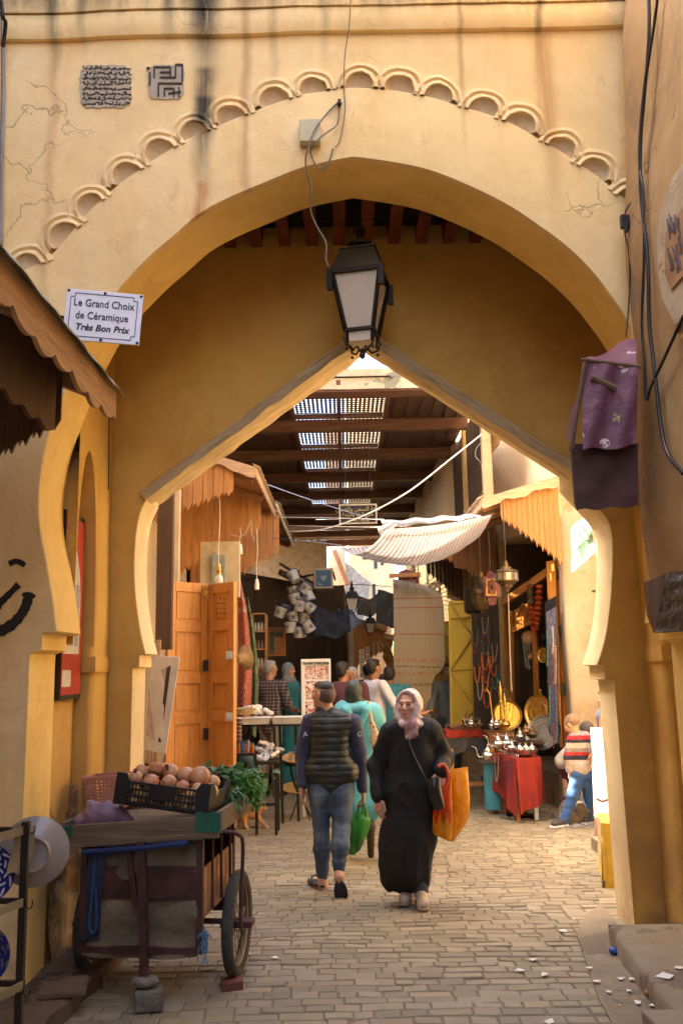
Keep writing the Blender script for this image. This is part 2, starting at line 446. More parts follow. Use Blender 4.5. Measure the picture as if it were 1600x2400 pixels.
def beam_mat():
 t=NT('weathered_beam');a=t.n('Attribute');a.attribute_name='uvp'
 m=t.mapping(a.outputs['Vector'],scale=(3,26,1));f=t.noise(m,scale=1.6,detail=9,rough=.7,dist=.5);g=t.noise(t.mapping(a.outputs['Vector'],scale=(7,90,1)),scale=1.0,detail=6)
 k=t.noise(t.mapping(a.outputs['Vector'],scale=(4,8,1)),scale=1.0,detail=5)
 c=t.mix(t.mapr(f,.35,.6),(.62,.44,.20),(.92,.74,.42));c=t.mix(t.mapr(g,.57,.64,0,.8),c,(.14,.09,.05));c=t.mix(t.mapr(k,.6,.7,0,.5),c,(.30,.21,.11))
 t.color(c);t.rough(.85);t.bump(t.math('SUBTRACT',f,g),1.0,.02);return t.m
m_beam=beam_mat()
def timber(name,a0,a1,w0,w1,y0,y1,DD=D2):
 """beam whose visible edge band runs from a (upper) to lower edge points, rough hewn"""
 mb=MB();n=26
 A=[xz(*a0,DD),xz(*a1,DD)];B=[xz(*w0,DD),xz(*w1,DD)]
 def fn(u,v):
  x=A[0][0]+(A[1][0]-A[0][0])*u;z=A[0][1]+(A[1][1]-A[0][1])*u
  x2=B[0][0]+(B[1][0]-B[0][0])*u;z2=B[0][1]+(B[1][1]-B[0][1])*u
  ring=[(x,y0,z),(x2,y0,z2),(x2,y1,z2),(x,y1,z),(x,y0,z)]
  k=min(3,int(v*4));f=v*4-k;p=Vector(ring[k]).lerp(Vector(ring[k+1]),f)
  q=mnoise.noise_vector(Vector((p.x*5+p.z*2,p.y*3,p.z*9)))*.012
  return p+q
 mb.grid(fn,n*2,8)
 return mb.build(name,m_beam,gate,world=True,smooth=60)
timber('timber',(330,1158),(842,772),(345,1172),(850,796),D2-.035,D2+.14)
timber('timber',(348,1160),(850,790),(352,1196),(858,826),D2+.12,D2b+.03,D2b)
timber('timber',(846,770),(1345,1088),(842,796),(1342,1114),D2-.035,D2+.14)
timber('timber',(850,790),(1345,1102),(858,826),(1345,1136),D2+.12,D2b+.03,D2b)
for sgn in(-1,1):
 mb=MB()
 X0=1.755 if sgn<0 else 2.20
 xc=lambda v:sgn*v
 mb.b2((xc(X0),D1b+.003,-.1),(xc(X0+.4),D2-.003,5.28))
 def nose(u,v,y0=5.80,y1=D2-.004,X0=X0):
  z=-.1+5.38*v;d=.12
  ys=[y0,y0,y0+.03,y0+.09,y1];ds=[0,d*.72,d*.93,d,d]
  k=min(3,int(u*4));f=u*4-k
  y=ys[k]+(ys[k+1]-ys[k])*f;dd=ds[k]+(ds[k+1]-ds[k])*f
  q=mnoise.noise(Vector((sgn*3,y*1.5,z*1.3)))*.014
  return Vector((xc(X0-dd+q),y,z))
 mb.grid(nose,8,60)
 mb.b2((xc(X0+.02),5.78,zi-.12),(xc(X0-.135),D2-.01,zi-.02))
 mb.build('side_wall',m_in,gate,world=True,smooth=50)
 mb=MB()
 zt_=P(190,1050,5.5).z
 Z0=zi+.05
 pts=[]
 cy=(D1b+5.80)/2;ry=(5.80-D1b)/2
 for k in range(17):
  a=math.pi*k/16;pts.append((cy-ry*math.cos(a)*1.0,Z0+(zt_-Z0)*(math.sin(a)**.75)))
 poly=[(D1b+.004,5.2)]+[(max(D1b+.004,y),z)for y,z in pts]+[(5.80,5.2)]
 for(ya,za),(yb,zb)in zip(pts,pts[1:]):
  ya=max(ya,D1b+.004)
  for x in(X0-.115,):
   q=[(xc(x),ya,za),(xc(x),yb,zb),(xc(x),yb,5.25),(xc(x),ya,5.25)]
   mb.poly(q if sgn>0 else q[::-1])
   mb.poly([(xc(x),ya,za),(xc(x),yb,zb),(xc(X0+.01),yb,zb),(xc(X0+.01),ya,za)])
 mb.build('niche_head',m_in,gate,world=True)
m_joist=wood('red_joist',(.22,.045,.02),axis=1,dark=.4,bump=.4,rough=.7)
m_dark=wood('dark_board',(.035,.02,.012),axis=0,dark=.5,bump=.5,rough=.85)
zj=P(830,578,D2).z
mb=MB();mb.b2((-2.2,D1b+.004,zj+.16),(2.3,D2-.004,zj+.2));mb.build('ceiling_boards',m_dark,gate,world=True)
for k in range(17):
 x=-1.62+.205*k
 mb=MB();mb.box((x,(D1b+D2)/2,zj+.085),(.085,D2-D1b-.012,.15));mb.build('joist',m_joist,gate,world=True,jitter=.006)
ol=[(54,645),(122,607),(196,520),(260,457),(342,395),(429,339),(469,321),(515,301),(607,263),(704,230),(760,221),(810,213),(902,217),(994,232),(1091,260),(1183,291),(1259,332),(1346,385),(1433,449),(1500,510)]
O=smoothpts([xz(x,y,D1)for x,y in ol],5)
inner=[p for p in(lf[:len(La)][::-1]+Ra)]
zmin=xz(60,640,D1)[1]
inn=[p for p in inner if p[1]>zmin-.75]
band=O+[(2.6,O[-1][1]-.3),(2.6,zmin-1.0)]+inn[::-1]+[]
mb=MB()
def off(pts,d):
 out=[]
 for i,p in enumerate(pts):
  a=pts[max(0,i-1)];b=pts[min(len(pts)-1,i+1)]
  t=Vector((b[0]-a[0],b[1]-a[1])).normalized();out.append((p[0]-t.y*d,p[1]+t.x*d))
 return out
m_mold=plaster('ochre_moulding',(.89,.70,.38),(.81,.60,.29),bump=.25,cracks=False,streaks=[s for s in streaks])
m_shell=plaster('shaded_shell',(.60,.46,.27),(.48,.35,.19),bump=.5,cracks=False,cscale=4)  # darker plaster tone paints the shade inside the scallop recesses
N=90
def resample(pts,n):
 d=[0]
 for a,b in zip(pts,pts[1:]):d.append(d[-1]+math.hypot(b[0]-a[0],b[1]-a[1]))
 out=[];j=0
 for i in range(n+1):
  s_=d[-1]*i/n
  while j<len(d)-2 and d[j+1]<s_:j+=1
  f=(s_-d[j])/max(1e-9,d[j+1]-d[j]);out.append((pts[j][0]+(pts[j+1][0]-pts[j][0])*f,pts[j][1]+(pts[j+1][1]-pts[j][1])*f))
 return out
Oo=resample(O,N)
i_l=min(range(len(inner)),key=lambda i:abs(inner[i][1]-(zmin-.62))+(0 if inner[i][0]<0 else 9))
inn2=[p for p in inner[i_l:]]
i_r=max(i for i,p in enumerate(inn2)if p[1]>Oo[-1][1]-.8)
Ii=resample(inn2[:i_r+1],N)
def bandf(u,v):
 a=Oo[int(round(u*N))];b=Ii[int(round(u*N))]
 k=[(-.04,0.0),(0.0,.026),(.03,.032),(1-.012,.03),(1.0,.0)][int(round(v*4))]
 x=a[0]+(b[0]-a[0])*k[0];z=a[1]+(b[1]-a[1])*k[0]
 fade=min(1,max(0.05,(z-(zmin-.45))/.5))
 return Vector((x,D1-.002-k[1]*fade,z))
mb.grid(bandf,N,4)
mb.build('archivolt',m_fac,gate,world=True,smooth=35)
lob=[(-.012,(82,640)),(0,(150,560)),(0,(213,487)),(0,(290,418)),(0,(365,365)),(0,(448,310)),(0,(540,280)),(0,(637,240)),(0,(735,208)),(0,(840,192)),(0,(932,205)),(0,(1030,228)),(0,(1125,260)),(0,(1218,298)),(0,(1308,350)),(0,(1392,405)),(0,(1480,475))]
for k,(_,(lx,ly))in enumerate(lob):
 c0=xz(lx,ly,D1);j=min(range(len(Oo)),key=lambda i:(Oo[i][0]-c0[0])**2+(Oo[i][1]-c0[1])**2)
 a,b=Oo[max(0,j-2)],Oo[min(N,j+2)]
 t=Vector((b[0]-a[0],b[1]-a[1])).normalized();nrm=Vector((-t.y,t.x));c=Vector(Oo[j])
 nrm=(nrm*.75+Vector((0,1))*.25).normalized();t=Vector((nrm.y,-nrm.x))
 rr=.131*(1+.05*math.sin(k*2.1))
 mb=MB()
 prof=[(1.14,-.002),(1.09,.024),(.92,.029),(.86,.015),(.82,.014),(.77,.029),(.63,.032),(.58,.008),(.54,-.012)]
 def rim(u,v):
  a_=math.pi*(1.0-1.0*u);i=v*(len(prof)-1);i0=min(len(prof)-2,int(i));f=i-i0
  r_=prof[i0][0]+(prof[i0+1][0]-prof[i0][0])*f;d=prof[i0][1]+(prof[i0+1][1]-prof[i0][1])*f
  r_*=rr*1.13
  q=c+t*(r_*math.cos(a_))+nrm*(r_*math.sin(a_)*1.05)
  d*=1.5
  w_=mnoise.noise(Vector((q.x*9,q.y*9,k)))*.009+mnoise.noise(Vector((q.x*31,q.y*31,k)))*.004
  return Vector((q.x+w_,D1-.002-d,q.y+w_))
 mb.grid(rim,24,8)
 mb.build('scallop',m_mold,gate,world=True,smooth=60)
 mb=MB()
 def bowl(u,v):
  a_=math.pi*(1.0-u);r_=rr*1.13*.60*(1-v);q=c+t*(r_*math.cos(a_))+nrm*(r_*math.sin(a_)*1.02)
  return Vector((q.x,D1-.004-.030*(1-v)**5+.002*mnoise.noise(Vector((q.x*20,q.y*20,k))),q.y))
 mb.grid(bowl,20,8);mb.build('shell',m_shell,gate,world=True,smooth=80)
def course(z0,z1,dep,name='cornice'):
 mb=MB()
 def fn(u,v):
  x=-3.6+7.0*u;k=[(0,0),(0,dep*.7),(.25,dep),(.8,dep*1.05),(1,dep*.9),(1.0,0)][int(round(v*5))]
  q=mnoise.noise(Vector((x*1.4,z0,0)))*.02+mnoise.noise(Vector((x*6,z0,3)))*.005
  return Vector((x,D1-k[1],z0+(z1-z0)*k[0]+q))
 mb.grid(fn,140,5);return mb.build(name,m_fac,gate,world=True,smooth=45)
course(P(800,82,D1).z,P(800,30,D1).z,.05)
course(P(800,28,D1).z,ztop,.085)
m_pave=None
def paver_mat():
 t=NT('concrete_paver');a=t.n('Attribute');a.attribute_name='Col'
 f=t.noise(scale=9,detail=8,rough=.7);g=t.noise(scale=.7,detail=4);h=t.noise(scale=55,detail=4)
 c=t.mix(t.mapr(f,.3,.7),(.78,.76,.72),(1.12,1.1,1.08))
 c=t.mix(1.0,a.outputs['Color'],c,'MULTIPLY')
 c=t.mix(t.mapr(g,.42,.62,0,.55),c,(.20,.15,.09))
 c=t.mix(t.mapr(t.noise(scale=2.6,detail=8,rough=.7),.6,.7,0,.5),c,(.13,.10,.065))
 t.color(c);t.rough(t.mapr(f,.3,.7,.62,.9));t.bump(t.math('ADD',f,t.math('MULTIPLY',h,.4)),.35,.008)
 return t.m
m_pave=paver_mat()
rng=random.Random(3)
mb=MB()
def gz(x,y):return mnoise.noise(Vector((x*.55,y*.45,1)))*.018+mnoise.noise(Vector((x*1.7,y*1.7,5)))*.005
y=3.2;row=0
while y<15.5:
 rh=.090+.006*rng.random();x=-2.6-rng.random()*.3
 while x<4.2:
  L_=rng.choice((.105,.14,.14,.15,.225,.23));g=.002+.002*rng.random()
  x1=x+L_
  wob=lambda xx,yy:mnoise.noise(Vector((xx*.8,yy*.25,9)))*.05+mnoise.noise(Vector((xx*3.1,yy*1.9,4)))*.012
  tilt=(rng.uniform(-1,1)*.0035,rng.uniform(-1,1)*.0035);dz=rng.uniform(-.002,.003)
  k=rng.uniform(.72,1.15);tone=rng.random()
  mb.col=(.29*k,.245*k*(1-.03*tone),.165*k*(1-.12*tone))
  cx,cy=(x+x1)/2,y+rh/2
  top,bot=[],[]
  for(ux,uy)in((0,0),(1,0),(1,1),(0,1)):
   px_,py_=(x+g if ux==0 else x1-g),(y+g if uy==0 else y+rh-g)
   jx,jy=rng.uniform(-.003,.003),rng.uniform(-.003,.003)
   z=gz(px_,py_)+dz+tilt[0]*(2*ux-1)+tilt[1]*(2*uy-1)
   yy=py_+wob(px_,row)+jy
   cxx,cyy=(cx-px_),(cy-py_);s_=.006
   top.append((px_+jx+math.copysign(s_,cxx),yy+math.copysign(s_,cyy),z));bot.append((px_+jx,yy,z-.007))
  T=[mb.av(p)for p in top];B=[mb.av(p)for p in bot]
  mb.af(T)
  for i in range(4):mb.af((B[i],B[(i+1)%4],T[(i+1)%4],T[i]))
  x=x1
 y+=rh;row+=1
mb.col=(1,1,1)
tag(mb.build('street_paving',m_pave),kind='structure')
def joint_mat():
 t=NT('joint_sand');f=t.noise(scale=14,detail=6)
 t.color(t.mix(f,(.13,.10,.06),(.20,.155,.095)));t.rough(.95);t.bump(f,.5,.01);return t.m
m_joint=joint_mat()
mb=MB();mb.grid(lambda u,v:(-2.7+7*u,3.0+12.6*v,gz(-2.7+7*u,3.0+12.6*v)-.0054),90,160)
tag(mb.build('bedding_sand',m_joint,smooth=80),kind='structure')
m_earth=plain('far_ground',(.21,.17,.115),rough=.9,var=.25,scale=3,bump=.4,bscale=12,bdist=.02)
mb=MB();mb.grid(lambda u,v:(-60+120*u,-40+160*v,-.045),40,40);tag(mb.build('ground',m_earth),kind='structure')
mb=MB();mb.grid(lambda u,v:(-6+14*u,15.4+45*v,-.004),4,8);tag(mb.build('far_paving',plain('far_paving',(.24,.20,.14),rough=.85,var=.3,scale=8,bump=.5,bscale=10,bdist=.02)),kind='structure')
mb=MB();mb.grid(lambda u,v:(-4.5+9*u,-8+11.1*v,-.004),4,8);tag(mb.build('near_paving',plain('near_paving',(.24,.20,.14),rough=.85,var=.3,scale=8,bump=.5,bscale=10,bdist=.02)),kind='structure')
m_conc=plaster('worn_concrete',(.26,.205,.135),(.19,.15,.095),bump=.5,patches=.35,patch_c=(.16,.12,.075),cracks=True)
strip=[G(1440,2160),G(1408,2120),G(1372,2150),G(1350,2190),G(1365,2235),G(1383,2290),G(1400,2340),G(1432,2400),(G(1460,2480)),(G(1620,2480)),(G(1560,2330))]
mb=MB();pts=[(p[0]+(.0 if i in(0,10,9)else 0),p[1],.012)for i,p in enumerate(strip)]
mb.prism([(x,y,.012)for x,y,z in pts][::-1],(0,0,-.03));tag(mb.build('concrete_strip',m_conc),kind='structure')
SH=.13
e1=G(1424,2168,SH);e2=G(1573,2365,SH)
mb=MB()
d12=(e2-e1);far=e1-d12*.15;near=e2+d12*1.6
def kerb(u,v):
 n_=60;s_=u;p=e1.lerp(near,s_);q=mnoise.noise(Vector((s_*14,0,0)))*.012+mnoise.noise(Vector((s_*50,2,0)))*.004
 prof=[(0,-.05),(.0,SH-.02),(.02,SH),(.6,SH),(1.6,SH)]
 k=prof[int(round(v*4))];return Vector((p.x+k[0]+q,p.y+.02*q,k[1]+mnoise.noise(Vector((p.x*4+k[0]*5,p.y*4,0)))*.006))
mb.grid(kerb,80,4)
mb.poly([(e1.x,e1.y,-.05),(e1.x+1.6,e1.y+.05,-.05),(e1.x+1.6,e1.y+.05,SH),(e1.x,e1.y,SH)][::-1])
tag(mb.build('plinth_right',m_conc,smooth=50),kind='structure')
mb=MB();a=G(1500,2368,SH+.07);b=G(1512,2420,SH+.07)
mb.prism([(a.x,a.y,SH+.075),(a.x+1.2,a.y+.0,SH+.075),(a.x+1.2,a.y-1.5,SH+.075),(a.x+.1,a.y-1.5,SH+.075)][::-1],(0,0,-.2));tag(mb.build('slab_right',m_conc,bevel=.01),kind='structure')
m_dirty=plaster('dirty_concrete',(.15,.10,.06),(.09,.06,.035),bump=.6,patches=.4,patch_c=(.06,.04,.025))
f1=G(226,2275,.10);f2=G(99,2398,.10);dd=f2-f1
mb=MB()
def kerbl(u,v):
 p=(f1-dd*1.2).lerp(f2+dd*1.5,u);q=mnoise.noise(Vector((u*14,7,0)))*.02
 prof=[(0,-.05),(.0,.085),(-.02,.10),(-.5,.11),(-1.6,.12)]
 k=prof[int(round(v*4))];return Vector((p.x+k[0]+q,p.y,k[1]+mnoise.noise(Vector((p.x*4+k[0]*5,p.y*4,0)))*.012))
mb.grid(lambda u,v:kerbl(1-u,v),70,4);tag(mb.build('plinth_left',m_dirty,smooth=50),kind='structure')
mb=MB();a=G(1383,1960,.12)
mb.b2((a.x,6.6,-.05),(a.x+1.4,a.y,.12));tag(mb.build('plinth_beyond',m_conc,bevel=.01),kind='structure')
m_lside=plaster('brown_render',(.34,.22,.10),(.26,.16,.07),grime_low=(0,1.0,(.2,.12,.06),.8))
m_rside=plaster('tan_render',(.40,.27,.13),(.32,.20,.09),patches=.16,patch_c=(.30,.20,.11),bump=.45,streaks=[(9,.1,0,1,(0,0,0),0)])
wl=thing('left_house','shaded ochre house wall on the near left carrying a wooden awning, with an unseen shading mass added','house',(-2.2,2,0))
mb=MB();mb.b2((-4.6,-5.5,-.05),(-2.16,D1-.002,11.5));mb.b2((-5.2,D1,-.05),(-3.7,6.9,12.5));mb.build('wall',m_lside,wl,world=True)  # unseen height and rear mass added to keep sun off the right wall
wr=thing('right_house','tan plastered house wall leaning over the near right edge with black cables','house',(1.8,3,0))
zo=P(1500,1365,4.6).z
ed=[P(x,y,4.72)for x,y in((1456,-300),(1459,0),(1455,90),(1462,300),(1474,600),(1486,900),(1491,1150),(1497,1260),(1515,1365))][::-1]
def edgeX(z):
 if z<=ed[0].z:return ed[0].x
 for a,b in zip(ed,ed[1:]):
  if z<=b.z:return a.x+(b.x-a.x)*(z-a.z)/(b.z-a.z)
 return ed[-1].x
def RW(px,py,o=.04):
 """point on the right house wall"""
 X=1.6
 for _ in range(12):
  p=PX(px,py,X);X=.5*X+.5*(edgeX(p.z)-.012*max(0,4.6-p.y)-o)
 return PX(px,py,X)
mb=MB()
def rwall(u,v):
 y=4.72-8.0*u;z=zo+(7.4-zo)*v
 x=edgeX(z)+mnoise.noise(Vector((0,y*1.3,z*1.1)))*.035+mnoise.noise(Vector((3,y*5,z*5)))*.006-.012*max(0,4.6-y)
 if v==0:pass
 return Vector((x,y,z))
mb.grid(rwall,90,70)
mb.grid(lambda u,v:Vector((rwall(0,v).x+.5*u,4.72+.12*min(1,u*5),rwall(0,v).z)),6,70)
mb.b2((1.70,-3.3,zo+.03),(2.8,4.7,zo+.2));mb.b2((1.95,-3.3,zo+.2),(2.8,4.7,7.4))
mb.build('upper_wall',m_rside,wr,world=True,smooth=70)
mb=MB();mb.b2((2.32,-3.3,-.05),(2.6,4.6,zo+.05));mb.build('lower_wall',m_lside,wr,world=True)
mb=MB()
pc=[(1575,425),(1550,500),(1543,560),(1546,640),(1556,700),(1590,770),(1600,790),(1720,700),(1720,300),(1600,385)]
pp=[RW(x,y,.02)for x,y in pc];mb.prism(pp,(-.012,0,0));mb.build('old_plaster_patch',plaster('chipped_plaster',(.42,.36,.27),(.33,.27,.19),bump=.9,patches=.3,patch_c=(.25,.17,.09)),wr,world=True)
mb=MB();pc=[(1590,500),(1560,545),(1558,640),(1572,680),(1640,600),(1720,500),(1720,330)]
pp=[RW(x,y,.036)for x,y in pc];mb.prism(pp,(-.004,0,0));mb.build('painted_panel',plain('brown_paint',(.32,.19,.10),var=.3),wr,world=True)
mb=MB()
rg=random.Random(5)
for k in range(26):
 a=RW(1566+rg.random()*30,520+rg.random()*120,.045);mb.tube([a,a+Vector((0,.01-.02*rg.random(),.03+.05*rg.random()))],.004,5)
mb.build('faded_lettering',plain('faded_blue_ink',(.10,.08,.10),var=.1),wr,world=True)
bh=thing('street_end_house','ochre house closing the street behind the viewer','house',(0,-6,0))
mb=MB();mb.b2((-4,-6.4,-.05),(4,-6,4.6));mb.build('wall',m_rside,bh,world=True)
mb=MB();mb.b2((-.6,-5.99,0),(.5,-5.95,2.2));mb.build('door',wood('old_door',(.2,.1,.05)),bh,world=True)
m_cream=plaster('cream_render',(.62,.50,.33),(.52,.40,.24),bump=.3,grime_low=(0,1.5,(.4,.26,.14),.6))
m_buff=plaster('buff_render',(.50,.36,.19),(.42,.29,.14),bump=.35,grime_low=(0,1.6,(.36,.22,.11),.6))
m_board=wood('orange_board',(.56,.25,.075),axis=2,dark=.55,rough=.5,bump=.25)
m_boardy=wood('orange_board_flat',(.50,.22,.07),axis=1,dark=.5,rough=.55,bump=.3)
m_boardx=wood('orange_board_cross',(.42,.19,.07),axis=0,dark=.5,rough=.55,bump=.3)
m_pergy=wood('pergola_timber',(.14,.05,.02),axis=0,dark=.3,bump=.5,rough=.7,worn=.3,worn_c=(.15,.12,.07))
m_pergp=wood('pergola_board',(.08,.032,.016),axis=1,dark=.35,bump=.5,rough=.75)
m_fasc=plaster('fascia_render',(.52,.42,.26),(.38,.31,.2),bump=.7,patches=.3,patch_c=(.22,.2,.13))
sl=thing('left_shop_house','cream house of the left shop row beyond the gate with an unseen shading block added on top','house',(-2.6,10,0))
mb=MB();mb.b2((-3.6,9.2,-.05),(-2.22,12.4,6.0));mb.b2((-3.6,12.4,3.2),(-2.3,24.0,6.0));mb.b2((-3.59,11.35,6.0),(-2.26,13.3,12.8));mb.b2((-3.6,12.4,-.05),(-2.3,24.0,3.19));mb.build('wall',m_cream,sl,world=True)  # tall upper block is added out of view to hold sun off the right shops
mb=MB();mb.b2((-3.6,6.9,-.05),(-2.45,9.2,8.1));mb.build('side_wall',m_buff,sl,world=True)  # unseen height raised so the wall shades the lower right gate jamb
sr=thing('right_shop_house','buff plastered house of the right shop row with a paler corner pillar','house',(3.2,11,0))
XR=P(1327,1500,10.7).x
SA,SB,SC,SD_=(XR,11.05),(2.37,13.2),(1.86,16.0),(1.74,24.0)
mb=MB()
poly=[(XR,10.7),(4.8,10.7),(4.8,24),SD_,SC,SB,SA]
mb.prism([(x,y,3.55)for x,y in poly],(0,0,2.9))
mb.b2((XR+.34,10.72,-.05),(4.8,11.0,3.549))
mb.build('upper_wall',m_cream,sr,world=True)
mb=MB()
def pil(u,v):
 a=u;z=-.05+4.06*v;pr=[(XR+.34,10.69),(XR+.05,10.69),(XR,10.72),(XR-.01,10.8),(XR,11.05)]
 k=min(3,int(a*4));f=a*4-k;q=mnoise.noise(Vector((a,z*1.7,3)))*.015
 return Vector((pr[k][0]+(pr[k+1][0]-pr[k][0])*f+q,pr[k][1]+(pr[k+1][1]-pr[k][1])*f+q*.5,z))
mb.grid(pil,8,40);mb.build('corner_pillar',plaster('pale_pillar',(.56,.46,.33),(.46,.35,.22),patches=.12,patch_c=(.5,.33,.18),bump=.5),sr,world=True,smooth=60)
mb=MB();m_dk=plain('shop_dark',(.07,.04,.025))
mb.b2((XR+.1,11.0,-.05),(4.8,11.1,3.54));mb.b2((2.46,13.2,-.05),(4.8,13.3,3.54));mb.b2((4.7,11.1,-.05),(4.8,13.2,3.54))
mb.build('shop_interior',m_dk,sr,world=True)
mb=MB();mb.prism([(x,y,-.05)for x,y in((2.37,13.201),(4.8,13.31),(4.8,24),SD_,SC)][::1],(0,0,3.595));mb.build('lower_wall',m_buff,sr,world=True)
mb=MB();mb.prism([(x,y,-.05)for x,y in((XR-.1,11.1),(4.7,11.1),(4.7,13.19),(2.25,13.19))],(0,0,.47));mb.build('shop_step',m_conc,sr,world=True,bevel=.02)
sr2=thing('recess_wall','buff wall facing the viewer beyond the gate with a green paint stroke','wall',(3.5,10.5,0))
mb=MB();mb.b2((3.35,6.9,-.05),(4.6,10.4,5.2));mb.build('wall',m_buff,sr2,world=True)
a=P(1362,1387,10.68);b=P(1412,1386,10.68)
mb=MB();mb.grid(lambda u,v:Vector((a.x+.25*u,10.712,a.z+(.018+.006*math.sin(u*9))*(2*v-1)+.01*u)),12,2);mb.build('paint_stroke',plain('green_paint',(.02,.10,.03),rough=.4),sr2,world=True)
PG=11.5;ZP=5.5
pg=thing('souk_roof','dark timber roof over the souk with lattice skylights and a plastered front edge','roof',(0,PG,ZP))
xl,xr_=-3.2,P(1096,1000,PG+.6).x
sp=1.9;nb=9
for k in range(nb):
 y0=PG+k*sp
 if k==0:
  mb=MB()
  def ff(u,v):
   x=xl+(xr_+.25-xl)*u;z=[ZP,ZP+.16,ZP+.165,ZP+.30,ZP+.30][int(round(v*4))];yy=y0-[0,.0,-.03,-.03,-.3][int(round(v*4))]
   return Vector((x,yy+mnoise.noise(Vector((x*2,z*5,0)))*.012,z+mnoise.noise(Vector((x*2,0,8)))*.012))
  mb.grid(ff,80,4);mb.build('front_edge',m_fasc,pg,world=True,smooth=40)
  mb=MB();mb.b2((xl,y0+.02,ZP-.03),(xr_+.2,y0+.3,ZP+.05));mb.build('beam',m_pergy,pg,world=True)
 else:
  mb=MB();mb.b2((xl,y0,ZP-.06),(xr_+.2,y0+.14,ZP+.125));mb.build('beam',m_pergy,pg,world=True,jitter=.008)
XL0,XL1=-.72,.70
m_lat=wood('lattice_slat',(.07,.045,.03),axis=0,dark=.6)
for k in range(nb-1):
 y0=PG+k*sp;y1=PG+(k+1)*sp-.001
 mb=MB()
 ysky=y0+1.7 if k<5 else y0+.5
 mb.b2((xl,y0,ZP+.13),(XL0,y1,ZP+.16));mb.b2((XL1,y0,ZP+.13),(xr_+.2,y1,ZP+.16));mb.b2((XL0,ysky,ZP+.13),(XL1,y1,ZP+.16))
 for q in range(26):
  x=xl+(xr_+.2-xl)*q/26
  if XL0-.05<x<XL1+.02:continue
  mb.b2((x,y0,ZP+.115),(x+.10,y1,ZP+.128+.004*(q%3)))
 mb.build('roof_boards',m_pergp,pg,world=True)
 mb=MB()
 for x in(XL0,(XL0+XL1)/2,XL1):mb.b2((x-.03,y0,ZP+.06),(x+.03,ysky,ZP+.129))
 mb.b2((XL0+.04,ysky-.04,ZP+.08),(XL1-.04,ysky,ZP+.129))
 mb.build('skylight_frame',m_pergy,pg,world=True)
 if k<6:
  mb=MB();W=XL1-XL0;H=ysky-y0
  nlat=int(W/.062)
  for q in range(nlat+1):x=XL0+W*q/nlat;mb.b2((x-.017,y0,ZP+.168),(x+.017,ysky,ZP+.170))
  n2=int(H/.105)
  for q in range(n2+1):y_=y0+H*q/n2;mb.b2((XL0,y_-.032,ZP+.1705),(XL1,y_+.032,ZP+.1725))
  mb.build('lattice',m_lat,pg,world=True)
m_post=plaster('post_render',(.55,.42,.24),(.45,.33,.17),bump=.4)
for k in range(5):
 y0=PG+.2+k*1.9;x=xr_+.12
 mb=MB();mb.b2((x,y0,3.75),(x+.13,y0+.14,ZP-.02));mb.build('post',m_post,pg,world=True,bevel=.015)
 if k<4:
  mb=MB()
  for q in range(24):yy=y0+.14+1.74*q/24;mb.b2((x+.05,yy,4.2),(x+.06,yy+.02,ZP-.02))
  for q in range(18):zz=4.2+(ZP-4.25)*q/18;mb.b2((x+.061,y0+.14,zz),(x+.07,y0+1.88,zz+.02))
  mb.build('side_lattice',m_lat,pg,world=True)
m_far=plaster('sunlit_cream',(.78,.66,.44),(.7,.56,.34),bump=.4,streaks=[(4.0,.1,2,9,(.3,.2,.1),.5)])
fb=thing('cream_far_house','tall cream house with small windows at the far end of the street','house',(1.6,34,0))
a=P(830,1290,34);b=P(915,1290,34)
mb=MB();mb.b2((a.x-.2,34,-.05),(b.x+.1,38,13));mb.build('wall',m_far,fb,world=True)
m_pane=plain('dark_window',(.03,.035,.04),rough=.3,bump=0)
for(x,y)in((862,1296),(880,1318),(876,1384),(866,1250),(895,1310)):
 p=P(x,y,33.99);mb=MB();mb.box(p,(.12 if x in(880,876,895)else .42,.06,.5));mb.build('window',m_pane,fb,world=True)
p=P(848,1420,33.9);mb=MB();mb.grid(lambda u,v:Vector((p.x-1.1+1.5*u-.5*v*u,33.93+.02*math.sin(u*9),p.z+1.9*(1-v)-.9*u+.12*math.sin(v*17+u*5))),10,10,th=.01)
mb.build('torn_matting',plain('grey_matting',(.35,.33,.29),var=.4,scale=9),fb,world=True)
fb2=thing('leaning_pink_house','pale pinkish house flank on the left of the far street with a timber prop','house',(-.2,28,0))
a=P(766,1290,28);b=P(800,1290,28)
mb=MB();mb.b2((a.x,28,-.05),(b.x,34,10));mb.b2((b.x,29.5,-.05),(b.x+.12,33.9,10));mb.build('wall',plaster('pink_render',(.66,.52,.40),(.55,.42,.3)),fb2,world=True)
mb=MB();mb.bar(P(783,1290,27.9),P(815,1372,27.9),.14,.14);mb.build('timber_prop',wood('prop',(.35,.17,.08),axis=2),fb2,world=True)
fb3=thing('distant_house','pale distant houses seen low at the end of the lane','house',(4,60,0))
mb=MB();mb.b2((-8,60,-.05),(1.5,64,7.5));mb.b2((1.6,60,-.05),(12,64,4.2));mb.build('wall',m_far,fb3,world=True)
fb4=thing('back_wall_house','dark wall panel under the far end of the souk roof','house',(-2.2,26.6,0))
a=P(690,1290,26.6);b=P(765,1290,26.6)
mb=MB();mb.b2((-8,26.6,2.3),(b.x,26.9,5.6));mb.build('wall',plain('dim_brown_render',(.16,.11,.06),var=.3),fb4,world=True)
rb=thing('far_right_house','shaded house mass behind the right shop row','house',(3.5,26,0))
mb=MB();mb.b2((P(925,1400,26).x,26,-.05),(10,34,3.9));mb.build('wall',m_buff,rb,world=True)
m_iron=plain('black_iron',(.034,.027,.018),rough=.45,metal=.6,var=.3,bump=.2)
m_olive=plain('olive_metal',(.085,.068,.042),rough=.5,metal=.4,var=.3)
m_ink=plain('black_ink',(.012,.012,.015),rough=.6,bump=0)
